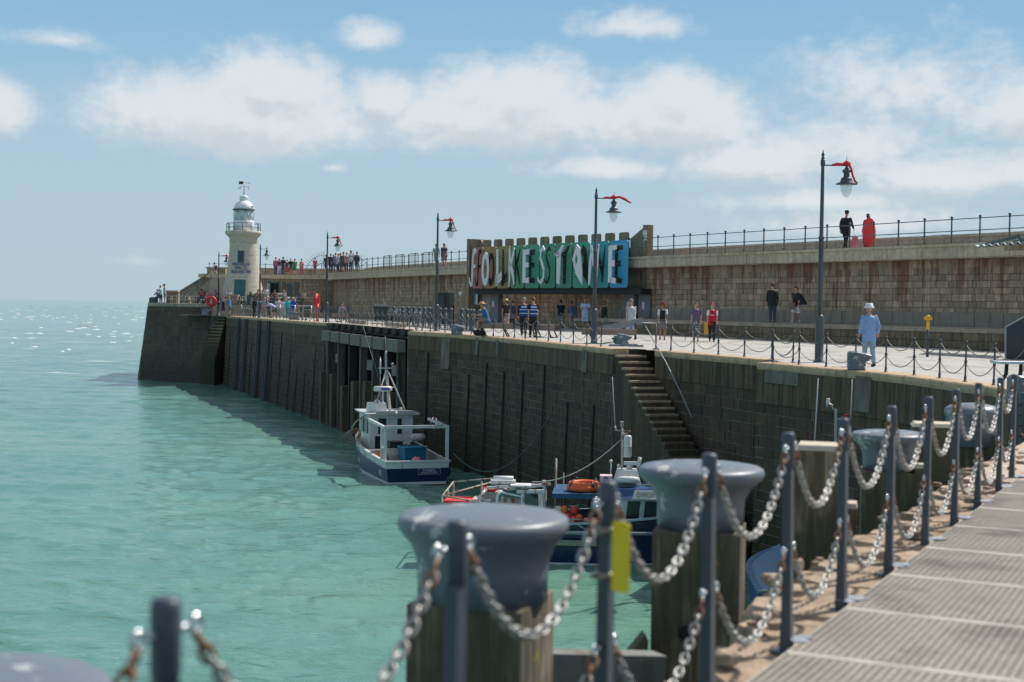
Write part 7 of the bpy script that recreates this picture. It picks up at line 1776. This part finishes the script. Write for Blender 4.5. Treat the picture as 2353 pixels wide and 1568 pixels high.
def patt(name, kind, c0, c1, sc=1.0):
    m, nt, b = nt_new(name); tc = N(nt, 'ShaderNodeTexCoord').outputs['Object']
    if kind == 'stripe':
        s = N(nt, 'ShaderNodeSeparateXYZ'); nt.links.new(tc, s.inputs[0]); f = math_(nt, 'FRACT', math_(nt, 'MULTIPLY', s.outputs[2], 22*sc)); k = math_(nt, 'GREATER_THAN', f, .62)
    elif kind == 'plaid':
        s = N(nt, 'ShaderNodeSeparateXYZ'); nt.links.new(tc, s.inputs[0]); k = math_(nt, 'MULTIPLY', math_(nt, 'ADD', math_(nt, 'GREATER_THAN', math_(nt, 'FRACT', math_(nt, 'MULTIPLY', s.outputs[2], 12)), .5), math_(nt, 'GREATER_THAN', math_(nt, 'FRACT', math_(nt, 'MULTIPLY', s.outputs[0], 12)), .5)), .5)
    else:
        n = noise(nt, tc, 16*sc, 3, .6, 1.2); k = ramp(nt, n, [(.49, 0.), (.53, 1.)])
    nt.links.new(mix(nt, k, c0, c1), b.inputs['Base Color']); b.inputs['Roughness'].default_value = .85; return m
def C_(c): return c if isinstance(c, bpy.types.Material) else pm('cloth', c, .85, 0, .16, 7, .2)
def person(label, u, Y, z, h=1.75, face=180, pose='stand', fem=False, stout=0.0, top=((.3,.3,.3),1), hem=-.12, loose=0.0, bottom=None, skirt=None, shoes=(.03,.03,.03), hair=('short',(.03,.02,.015)), hat=None, skin='fair', group=None, xyz=None, extra=None):
    g = build_pose(pose, fem, stout); p = xyz or (XA(u, Y), Y, z)
    o = bpy.data.objects.new('person', g['body']); COL.objects.link(o); o.location = p; o.rotation_euler = (0,0,R(face)); s = h/1.76; o.scale = (s,s,s)
    if not g['body'].materials:
        for m_ in (M_eye, M_eye, M_lip): g['body'].materials.append(m_)
    tag(o, label, 'person', group)
    o.material_slots[0].link = 'OBJECT'; o.material_slots[0].material = pm('skin', SK[skin], .55, 0, .08, 9, .05)
    def ch(name, me, mat):
        if not me.materials: me.materials.append(M_eye)
        c = bpy.data.objects.new(name, me); COL.objects.link(c); c.parent = o; c.material_slots[0].link = 'OBJECT'; c.material_slots[0].material = mat; return c
    if top: ch('shirt' if top[1] < 2 else 'jacket', g['top'](top[1], hem, loose), C_(top[0]))
    if bottom: ch('trousers' if bottom[1] != 'shorts' else 'shorts', g['pants'](bottom[1]), C_(bottom[0]))
    if skirt: ch('skirt', g['skirt'](*skirt[1:]), C_(skirt[0]))
    if shoes:
        for m_ in g['shoes_'](): ch('shoe', m_, C_(shoes))
    if hair: ch('hair', g['hair'](hair[0]), pm('hair_col', hair[1], .7, 0, .3, 30, .4))
    if hat: ch('hat', g['hat'](hat[0]), C_(hat[1]))
    if extra: extra(o, g, ch)
    return o
def backpack(col):
    def f(o, g, ch):
        mb = MB(); c = g['sp'](.30)+g['lift']; mb.box(c+rx(Vector((0,-.19,0)), g['ln']), (.28,.15,.40), M=Matrix.Rotation(g['ln'],3,'X'), taper=.85); ch('backpack', mb.mesh('bp', []), C_(col))
        for s in (-1, 1):
            mb = MB(); mb.tube([g['sp'](.5, s*.09, -.12)+g['lift'], g['sp'](.57, s*.09, 0)+g['lift'], g['sp'](.42, s*.10, .14)+g['lift'], g['sp'](.2, s*.14, .11)+g['lift'], g['sp'](.15, s*.15, -.08)+g['lift']], .018, 5); ch('strap', mb.mesh('st', []), C_(col))
    return f
JN = (.22,.30,.42); NAVY = (.012,.02,.05); BLK = (.015,.015,.018); KH = (.42,.37,.29); LB = (.28,.42,.62)
LJ = (.24,.36,.46)
person('man in pale blue shirt and light jeans with a white sun hat, seen from behind', 1998, 39.2, .03, 1.72, 4, 'pockets', top=((.22,.36,.60),2), hem=-.2, loose=.014, bottom=(LJ,'long'), shoes=(.02,.02,.025), hair=('short',(.4,.38,.35)), hat=('bucket',(.78,.78,.78)))
M_foot = patt('football_shirt', 'plain', (.55,.01,.03), (.50,.01,.03))
def fshirt(o, g, ch):
    mb = MB(); c = g['sp'](.33, 0, .135)+g['lift']; mb.box(c, (.16,.012,.035)); ch('chest_print', mb.mesh('p', []), C_((.7,.55,.5)))
    for s, (S, E, Wr, b) in zip((-1,1), g['arms']):
        mb = MB(); mb.tube([S+g['lift'], S.lerp(E,.4)+g['lift'], S.lerp(E,.74)+g['lift']], [.080,.072,.069], 10); ch('sleeve', mb.mesh('sl', []), C_((.72,.72,.75)))
person('red-haired woman in a red and white football shirt and black trousers walking towards the camera', 1637, 60.2, .16, 1.70, 172, 'walk', True, top=(M_foot,1), bottom=(BLK,'long'), shoes=(.03,.03,.03), hair=('tail',(.30,.03,.02)), skin='pink', extra=fshirt)
M_nst = patt('navy_stripe', 'stripe', (.02,.025,.06), (.25,.25,.32)); M_nfl = patt('navy_floral', 'floral', (.015,.02,.06), (.5,.5,.52), 1.2)
def stick(o, g, ch): pass
pw = person('woman in navy striped top and patterned cropped trousers holding a yellow bag', 1600, 61.0, .16, 1.66, 176, 'stand', True, .12, top=(M_nst,1), hem=-.2, bottom=(M_nfl,'crop'), shoes=(.02,.02,.02), hair=('bun',(.10,.06,.04)), skin='pink', extra=backpack((.35,.10,.28)))
yb = thing('shopping_bag', 'bright yellow carrier bag held by the woman in the striped top', 'bag', (pw.location.x+.50, pw.location.y-.12, .16+.38)); mb = MB(); mb.box((0,0,.2), (.32,.14,.52), taper=.85); obj('body', mb, pm('bag_yellow', (.80,.42,.01), .5), yb); mb = MB(); mb.tube([(-.08,0,.45),(-.05,0,.62),(.05,0,.62),(.08,0,.45)], .01, 4); obj('handle', mb, pm('bag_red', (.5,.03,.02), .5), yb)
ws_ = obj('walking_stick', (lambda m: (m.tube([(0,0,0),(.03,0,.78),(.1,0,.8)], .012, 5), m)[1])(MB()), M_black, None, (pw.location.x-.48, pw.location.y-.2, .16)); tag(ws_, 'thin black walking stick left of the woman in the striped top', 'stick')
M_ppl = patt('speckled_skirt', 'floral', (.25,.23,.22), (.10,.09,.09), 2.2)
person('woman with bright red curly hair, white T-shirt, black backpack and speckled skirt, seen from behind', 1523, 61.8, .16, 1.66, -8, 'walk2', True, top=((.75,.76,.80),1), skirt=(M_ppl,.38,.1,.21), shoes=(.02,.02,.02), hair=('curly',(.25,.035,.015)), skin='tan', extra=lambda o, g, ch: backpack(BLK)(o, g, ch))
M_vst = patt('vest_pattern', 'floral', (.55,.60,.63), (.36,.42,.46), 1.1)
person('bald man in pale patterned vest and light blue shorts walking away', 1451, 62.0, .15, 1.84, 12, 'walk', top=(M_vst,0), hem=-.16, loose=.01, bottom=((.33,.45,.62),'shorts'), shoes=(.03,.03,.03), hair=('short',(.30,.2,.16)), skin='pink')
def hivis(o, g, ch):
    for d, hh in ((.14,.03),(.30,.03)):
        mb = MB(); n = 18; vs = []
        for z_ in (d-hh/2, d+hh/2):
            for j in range(n): q = 2*math.pi*j/n; vs.append(g['sp'](z_, .196*math.cos(q), .145*math.sin(q))+g['lift'])
        mb.add(vs, [(j, (j+1) % n, n+(j+1) % n, n+j) for j in range(n)]); ch('reflective_band', mb.mesh('rb', []), pm('reflective', (.66,.70,.74), .35))
    mb = MB(); mb.box(g['sp'](.42, 0, -.132)+g['lift'], (.24,.012,.07)); ch('back_print', mb.mesh('rb2', []), C_((.5,.6,.72)))
    mb = MB(); n = 18; vs = []
    for z_, a, b in ((.02,.19,.14),(.2,.186,.136),(.4,.20,.136),(.5,.175,.115)):
        for j in range(n): q = 2*math.pi*j/n; vs.append(g['sp'](z_, a*math.cos(q), b*math.sin(q))+g['lift'])
    mb.add(vs, [(i*n+j, i*n+(j+1) % n, (i+1)*n+(j+1) % n, (i+1)*n+j) for i in range(3) for j in range(n)]); ch('hi_vis_vest', mb.mesh('vv', []), C_((.015,.07,.24)))
person('ginger-haired security guard in blue banded vest, right one of the pair', 1226, 63.0, .19, 1.82, 6, 'walk', top=(BLK,1), bottom=(BLK,'long'), hair=('short',(.22,.07,.03)), skin='pink', extra=hivis)
person('grey-haired security guard in blue vest over a long-sleeved dark jacket, left one of the pair', 1204, 64.2, .19, 1.80, 2, 'walk2', top=(BLK,2), bottom=(BLK,'long'), hair=('short',(.28,.26,.25)), skin='pink', extra=hivis)
person('woman in dark green dress standing by the wall right of the second lamp', 1388, 79.6, .28, 1.68, 175, 'walk', True, top=((.012,.05,.05),0), skirt=((.012,.05,.05),.42,.08,.2), shoes=(.02,.02,.02), hair=('long',(.02,.015,.012)), skin='tan')
person('man in light blue shirt and pale blue shorts looking down at something in his hands', 1345, 78.0, .28, 1.78, 176, 'phone', top=((.34,.48,.66),1), hem=-.2, loose=.012, bottom=((.38,.47,.60),'shorts'), shoes=(.45,.05,.03), hair=('short',(.04,.03,.03)), skin='tan')
person('person in slate blue top and beige trousers walking away below the sign', 1314, 84.3, .3, 1.66, 0, 'walk2', True, top=((.11,.17,.26),2), bottom=((.38,.36,.33),'long'), hair=('short',(.12,.10,.09)))
person('man in navy T-shirt and beige trousers walking away below the sign', 1289, 85.6, .3, 1.72, 0, 'walk', top=((.01,.03,.09),1), bottom=((.34,.32,.29),'long'), hair=('short',(.05,.04,.04)))
person('woman in straw hat, black top and floral trousers walking away', 1163, 76.5, .27, 1.70, 4, 'walk', True, .05, top=((.02,.018,.022),1), bottom=(patt('floral_trousers','floral',(.50,.42,.36),(.30,.14,.12),1.3),'long'), shoes=(.3,.2,.15), hair=('short',(.10,.05,.03)), hat=('straw',(.62,.45,.16)), skin='tan')
person('woman in mauve-grey top with a small dark rucksack walking away', 1178, 82.0, .29, 1.62, 8, 'walk2', True, top=((.19,.16,.19),2), hem=-.3, loose=.02, bottom=((.03,.03,.05),'long'), shoes=(.5,.5,.5), hair=('bun',(.10,.05,.03)), extra=backpack((.05,.05,.06)))
person('man in blue T-shirt, shorts and a wide straw hat sitting bent over on the bench', 1118, 64.8, .18, 1.74, 100, 'sit', top=((.04,.15,.36),1), bottom=((.28,.20,.15),'shorts'), shoes=(.03,.03,.03), hair=('short',(.15,.1,.08)), hat=('straw',(.58,.34,.17)), skin='pink', xyz=(XA(1120,64.3), 64.2, .2+.155))
o = thing('rucksack', 'black rucksack on the ground at the feet of the seated man in the straw hat', 'bag', on(1103, 64.0)); mb = MB(); mb.ball((0,0,.14), .2, 10, sc=(1.5,.8,.75)); obj('body', mb, C_(BLK), o); mb = MB(); mb.torus((.1,0,.28), .06, .012, Matrix.Rotation(math.pi/2,3,'X')); obj('handle', mb, C_(BLK), o)
# on the ledge
person('man in black jacket and blue jeans on the ledge with his back to the camera', 1775, 64.0, 1.0, 1.77, 5, 'stand', top=((.014,.015,.018),2), hem=-.16, loose=.035, bottom=((.03,.05,.09),'long'), hair=('short',(.10,.06,.05)))
def poncho(o, g, ch):
    mb = MB(); n = 20; vs = []; prof = [(.0,1.46,.10),(.02,1.38,.24),(.06,1.15,.30),(.14,.95,.34),(.18,.80,.34)]
    for dx, z_, r_ in prof:
        for j in range(n): q = 2*math.pi*j/n; dz = -.12*math.cos(q)*(1.46-z_); vs.append(Vector((r_*math.cos(q)*(1.1 if math.cos(q) < 0 else .8) - dx, r_*.62*math.sin(q), z_+dz+.03*math.sin(4*q)*(1.46-z_))))
    m = len(prof); mb.add(vs, [(i*n+j, i*n+(j+1) % n, (i+1)*n+(j+1) % n, (i+1)*n+j) for i in range(m-1) for j in range(n)], 0, True); ch('poncho', mb.mesh('pc', []), C_(BLK))
    mb = MB(); mb.tube([vs[-n+j] for j in range(n)]+[vs[-n]], .022, 5); ch('pale_hem', mb.mesh('ph', []), C_((.45,.40,.40)))
pw2 = person('woman in black poncho and white shorts standing on the ledge', 1829, 64.0, 1.0, 1.64, 150, 'walk2', True, top=((.05,.04,.045),1), bottom=((.72,.72,.75),'shorts'), shoes=(.7,.7,.7), hair=('short',(.02,.015,.015)), skin='pink', extra=poncho)
o = thing('handbag', 'brown striped handbag hanging in front of the woman in the poncho', 'bag', (pw2.location.x-.22, pw2.location.y-.2, 1.62)); mb = MB(); mb.box((0,0,.12), (.26,.12,.30)); obj('body', mb, C_(patt('bag_stripe','stripe',(.16,.09,.08),(.32,.24,.2))), o); mb = MB(); mb.tube([(-.1,0,.26),(0,.05,.5),(.1,0,.26)], .01, 4); obj('handle', mb, C_((.2,.1,.05)), o)
# on the promenade wall, right
person('man all in black on the promenade wall carrying a pink bag', 1940, 65.2, UZ+.02, 1.84, -35, 'walk', top=((.012,.014,.02),2), hem=-.18, loose=.03, bottom=((.015,.015,.018),'long'), hair=('short',(.03,.025,.02)), hat=('cap',(.015,.015,.018)))
o = thing('carrier_bag', 'pink see-through carrier bag held beside the man in black on the wall', 'bag', (XA(1961,65), 65.0, UZ+.12)); mb = MB(); mb.box((0,0,.25), (.30,.14,.46), taper=.8); obj('body', mb, pm('pink_bag', (.75,.22,.28), .5), o); mb = MB(); mb.tube([(-.05,0,.48),(-.06,0,.72),(.05,0,.48)], .012, 4); obj('handle', mb, pm('pink_bag', (.75,.22,.28), .5), o)
pw3 = person('dark-haired woman on the promenade wall carrying a red inflatable on her back', 1991, 64.4, UZ+.02, 1.62, 0, 'walk2', True, top=((.03,.03,.05),1), bottom=((.03,.03,.05),'long'), shoes=(.03,.03,.03), hair=('long',(.02,.015,.012)))
o = thing('inflatable', 'bright red ribbed inflatable mattress carried upright by the woman on the wall', 'inflatable', (pw3.location.x-.03, pw3.location.y-.30, pw3.location.z+.08)); mb = MB(); n = 16; vs = []
for i in range(13):
    z_ = i/12*1.36; w_ = .30*math.sin(math.pi*min(1, .12+i/12*.88))**.4
    for j in range(n+1): x = -1+2*j/n; vs.append((x*w_, -.10*(1-x*x)**.5-.02*abs(math.sin(x*9)), z_)) 
    for j in range(n, -1, -1): x = -1+2*j/n; vs.append((x*w_, .05*(1-x*x)**.5, z_))
m_ = 2*(n+1); mb.add(vs, [(i*m_+j, i*m_+(j+1) % m_, (i+1)*m_+(j+1) % m_, (i+1)*m_+j) for i in range(12) for j in range(m_)] + [tuple(range(m_))[::-1], tuple(range(12*m_, 13*m_))], 0, True); obj('mattress', mb, pm('inflatable_red', (.75,.03,.04), .35, 0, .1), o)
# promenade, left couple
person('man in grey T-shirt and pale trousers on the wall top left of the third lamp', 1001, 105.5, UZ, 1.78, 170, 'walk', top=((.28,.33,.38),1), bottom=((.38,.38,.38),'long'), hair=('short',(.08,.06,.05)), xyz=None)
person('heavily loaded person in dark clothes on the wall top just right of the third lamp', 1019, 104.5, UZ, 1.76, 165, 'walk2', False, .2, top=((.06,.06,.08),1), loose=.03, bottom=((.20,.17,.2),'shorts'), hair=('long',(.05,.04,.04)), extra=backpack((.10,.08,.12)))
# crowds on the far wall top: (zoomed x in the first close-up, colour, ...)
def zu(x): return (340+x/3.734)/1.088
GU = 'people on the wall top right of the lighthouse'
U1 = [(1300,(patt('pink_plaid','plaid',(.55,.14,.22),(.22,.10,.28)),2),((.06,.09,.16),'long'),None,1.74,'man in pink checked shirt and jeans, leftmost on the wall top right of the lighthouse',False,('short',(.1,.06,.04)),0),
      (1333,((.05,.03,.05),0),None,((.66,.58,.66),.80,.1,.26),1.66,'woman in long pale skirt on the wall top beside the man in pink checks',True,('long',(.10,.04,.03)),0),
      (1370,((.03,.03,.05),1),((.04,.06,.12),'long'),None,1.80,'tall person in dark top and navy jeans on the wall top',False,('long',(.16,.09,.05)),180),
      (1408,((.12,.08,.12),1),None,((.62,.05,.06),.55,.1,.24),1.58,'woman in bright red skirt on the wall top',True,('bun',(.28,.18,.10)),170),
      (1442,((.02,.02,.022),1),((.24,.13,.12),'shorts'),None,1.66,'person in black T-shirt and rosy shorts on the wall top',False,('short',(.3,.2,.12)),170),
      (1478,((.02,.28,.10),1),((.02,.20,.08),'shorts'),None,1.68,'person all in green on the wall top',False,('short',(.06,.04,.03)),10),
      (1542,((.60,.20,.22),0),((.45,.10,.16),'long'),None,1.64,'person all in salmon pink, standing apart on the wall top',True,('short',(.16,.1,.06)),20)]
for i, (x, tp_, bt, sk, h, lab, fem, hr_, fc) in enumerate(U1):
    person(lab, zu(x), 142.2, UZ, h, fc, ('stand','walk','stand','walk2','stand','walk','stand')[i], fem, 0, top=tp_, bottom=bt, skirt=sk, hair=hr_, group=None)
U2 = [(1668,(.62,.07,.10),(.4,.1,.12),'red',1.45,'child in red beside the fan-shaped guard on the wall top'),(1772,(.05,.05,.06),(.05,.05,.07),0,1.68,'person in black just left of the fourth lamp on the wall top'),(1812,(.04,.045,.05),(.06,.06,.08),0,1.7,'person with dark rucksack just right of the fourth lamp on the wall top'),
      (1838,(.06,.055,.06),(.07,.07,.1),0,1.62,'second dark-clad person right of the fourth lamp on the wall top'),(1860,(.18,.18,.22),(.1,.12,.16),0,1.72,'person in grey left of the white-shirted figure in the wall top crowd'),(1884,(.55,.58,.68),(.04,.05,.09),0,1.68,'person in pale blue-white shirt and navy trousers in the wall top crowd'),
      (1908,(.10,.04,.05),(.10,.08,.08),0,1.66,'person in maroon in the middle of the wall top crowd'),(1932,(.04,.10,.09),(.05,.05,.06),0,1.78,'tall person in dark green in the middle of the wall top crowd'),(1962,(.50,.26,.27),(.06,.06,.08),0,1.66,'person in dusty pink near the right end of the wall top crowd'),
      (2002,(.66,.66,.70),(.05,.05,.10),0,1.8,'man in white T-shirt with a shoulder strap at the right of the wall top crowd'),(2056,(.04,.05,.08),(.05,.06,.08),0,1.66,'person in dark clothes leaning on the railing, last of the wall top crowd')]
for i, (x, tc_, bc, _, h, lab) in enumerate(U2):
    Y = 131-(x-1668)/388*11; p = UC.at(UC.sY(Y), -1.3)
    person(lab, zu(x), Y+1.4, UZ, h, (10,170,0,185,20,175,95,180,5,172,200)[i], ('stand','walk','stand','walk2','stand','walk','stand','walk2','stand','stand','stand')[i], i % 2 == 1, 0, top=(tc_,1+(i % 3 == 1)), bottom=(bc,('long','shorts','long')[i % 3]), hair=(('short','long','short','tail')[i % 4],((.04,.03,.02),(.12,.07,.04),(.2,.14,.09))[i % 3]), skin=('fair','tan','pink')[i % 3], group=None, extra=backpack((.04,.04,.05)) if i in (2,) else None)
# stairs
person('man in pale T-shirt with a black rucksack near the top of the stairway', zu(733), 142.3, UZ-.55, 1.75, 60, 'walk', top=((.55,.53,.60),1), bottom=((.38,.36,.24),'shorts'), hair=('short',(.06,.05,.04)), extra=backpack(BLK))
person('man in khaki shorts right behind the rucksack wearer on the stairway', zu(712), 142.0, UZ-1.0, 1.6, 60, 'stand', top=((.42,.42,.26),1), bottom=((.36,.33,.2),'shorts'), hair=('short',(.25,.2,.12)))
person('grey-haired person in black and blue-grey halfway down the stairway', zu(685), 141.9, UZ-1.75, 1.7, 240, 'walk2', top=((.03,.03,.035),1), bottom=((.2,.26,.3),'shorts'), hair=('short',(.42,.36,.36)), skin='pink')
# pier head block
person('man in pale aqua shirt at the edge of the pier head', zu(232), 139.2, TZ, 1.72, 60, 'phone', top=((.42,.62,.58),1), bottom=((.03,.04,.06),'long'), hair=('short',(.05,.04,.04)))
person('person in dark cap and pale blue top on the pier head beside the gate pier', zu(268), 138.9, TZ, 1.85, 110, 'stand', top=((.30,.42,.52),1), bottom=((.3,.2,.2),'shorts'), hair=('short',(.05,.04,.04)), hat=('cap',BLK))
person('person sitting at the edge of the pier head, dark clothes, leftmost figure', zu(207), 138.6, TZ+.1, 1.6, 40, 'sit', top=((.09,.12,.16),2), bottom=((.04,.05,.07),'long'), hair=('short',(.04,.03,.03)))
# terrace, seated group
for i, (x, dy, tc_, fc, lab) in enumerate(((610,0,(.07,.06,.08),150,'seated person in dark top beside the deck chair'),(633,.4,(.20,.26,.34),200,'person in slate blue bent over behind the seated group'),(632,-1.0,(.70,.06,.20),120,'seated woman in hot pink among the group on the terrace'),(655,-1.2,(.50,.28,.20),250,'bare-shouldered seated person right of the woman in hot pink'),(690,.2,(.26,.25,.24),110,'seated person in grey with pale cap in the terrace group'),(716,.0,(.36,.36,.34),250,'seated man in pale grey at the right of the terrace group'),(728,.9,(.12,.10,.12),240,'seated person in dark clothes behind the man in pale grey'))):
    person(lab, zu(x), 134.2+dy, TZ+.08, 1.7, fc, 'bend' if i == 1 else 'sit', i in (2,3), 0, top=(tc_, 1 if i != 3 else 0), bottom=((.10,.10,.13),'long') if i != 3 else ((.5,.28,.2),'shorts'), hair=(('short','short','long','long','short','short','short')[i],((.05,.03,.02),(.2,.15,.1),(.08,.04,.03),(.3,.16,.08),(.5,.45,.4),(.4,.3,.25),(.03,.02,.02))[i]), skin=('fair','pink','tan')[i % 3])
person('long-haired woman in black strappy top below the terrace, left of the man in blue', zu(815), 128.6, .3, 1.64, 170, 'stand', True, top=((.03,.02,.03),0), bottom=((.05,.05,.06),'shorts'), hair=('long',(.42,.24,.14)), skin='pink')
person('balding man in sky blue shirt below the terrace', zu(875), 128.8, .3, 1.76, 110, 'stand', top=((.10,.32,.62),1), bottom=((.14,.12,.18),'shorts'), hair=('short',(.35,.22,.18)), skin='pink')
for i, (u, Y, tc_, fc, ps_, lab) in enumerate(((592,130.5,(.35,.20,.16),200,'sit','seated person in rust brown beside the plant boxes on the terrace'),(606,132,(.10,.12,.16),150,'sit','seated person in charcoal just right of the second farthest lamp'),(612,133,(.60,.60,.62),210,'stand','person in white standing below the green cafe doorway'),
    (633,131,(.15,.10,.10),170,'sit','seated person in dark brown in front of the sandwich board'),(655,132.5,(.40,.42,.48),160,'sit','seated person in pale grey beneath the cafe window'),(688,131.5,(.05,.10,.22),190,'sit','seated person in deep blue at the long pale bench by the wall'),(700,130.6,(.42,.34,.20),160,'sit','seated person in ochre at the right end of the long pale bench'),(525,133.4,(.45,.45,.50),200,'sit','seated person in pale lilac behind the farthest lamp'),
    (462,136.2,(.30,.12,.12),170,'sit','seated person in dark red between the pier and the deck chair'))):
    person(lab, u, Y, TZ+(.08 if ps_ == 'sit' else 0), 1.7, fc, ps_, i % 2 == 0, 0, top=(tc_,1), bottom=((.08,.08,.11),'long'), hair=(('long','short')[i % 2], ((.05,.03,.02),(.25,.18,.12),(.12,.07,.04))[i % 3]), skin=('pink','tan')[i % 2])
# far lower quay crowd
LC = [(1108,119.5,(.02,.02,.025),'w',(.025,.025,.03),'long',1.70,170,'stand','long',(.04,.02,.02),'dark','dark-haired woman in black jumpsuit behind the first barrier'),
 (1150,120.5,(.22,.26,.36),0,(.12,.15,.22),'long',1.66,150,'stand','short',(.3,.24,.2),'fair','person in grey-blue right of the woman in black jumpsuit'),
 (1203,120.5,(.30,.38,.52),0,(.40,.34,.2),'long',1.70,190,'stand','short',(.55,.48,.42),'pink','grey-haired person in blue shirt behind the man in navy'),
 (1238,119.8,(.015,.025,.05),0,(.04,.06,.09),'long',1.76,170,'stand','short',(.50,.42,.38),'pink','grey-haired man in navy polo between the first two barriers'),
 (1296,117.5,(.42,.48,.72),0,(.025,.03,.035),'shorts',1.74,75,'bend','short',(.32,.26,.18),'pink','man in lilac shirt bending far over beside the second barrier'),
 (1326,120,(.60,.54,.60),0,(.22,.22,.25),'long',1.68,200,'phone','short',(.07,.04,.03),'tan','person in white and pink top looking down behind the bending man'),
 (1384,118.5,(.68,.70,.66),0,(.60,.60,.56),'crop',1.62,180,'phone','short',(.08,.06,.05),'tan','person in white blouse and cream trousers left of the one in turquoise'),
 (1398,121.5,(.18,.10,.09),0,(.10,.10,.10),'long',1.80,160,'stand','short',(.20,.07,.03),'pink','ginger man standing behind the one in turquoise'),
 (1417,118.2,(.01,.50,.55),0,(.10,.25,.30),'long',1.72,215,'stand','short',(.04,.03,.03),'tan','person in turquoise T-shirt with a pale hood'),
 (1470,117.6,(.02,.06,.40),'w',(.30,.36,.45),'long',1.70,190,'stand','scarf',(.5,.55,.75),'pink','woman in royal blue tunic and patterned headscarf'),
 (1505,118.5,(.40,.20,.06),0,(.30,.16,.06),'shorts',1.25,190,'stand','short',(.2,.1,.05),'tan','child in orange-brown right of the woman in the headscarf')]
for i, (x, Y, tc_, w_, bc, bk, h, fc, ps_, hk, hc_, sk_, lab) in enumerate(LC):
    if hk == 'scarf': person(lab, zu(x), Y, .3, h, fc, ps_, True, 0, top=(tc_,2), hem=-.35, loose=.02, bottom=(bc,bk), hair=None, hat=('scarf', patt('headscarf','floral',(.45,.50,.75),(.65,.2,.3))), skin=sk_)
    else: person(lab, zu(x), Y, .3, h, fc, ps_, w_ == 'w', 0, top=(tc_, 0 if w_ == 'w' else 1+(i == 1)), bottom=(bc,bk), hair=(hk,hc_), skin=sk_, hat=('bucket',(.5,.7,.7)) if i == 8 else None)
person('seated person in pale clothes in the shade against the long wall beyond the fourth lamp', 785, 104.5, zd(104), 1.7, 200, 'sit', top=((.24,.25,.32),1), bottom=((.05,.05,.06),'long'), hair=('short',(.03,.02,.02)))

# ------------------------------------------------------------------ duplicate-label check (prints only)
seen = {}
for o in COL.objects:
    if o.parent is None and 'label' in o:
        seen.setdefault(o['label'], []).append(o.name)
        if not 4 <= len(o['label'].split()) <= 16: print('LABEL LENGTH', o.name, len(o['label'].split()), o['label'])
for k_, v_ in seen.items():
    if len(v_) > 1: print('DUP', k_, v_)
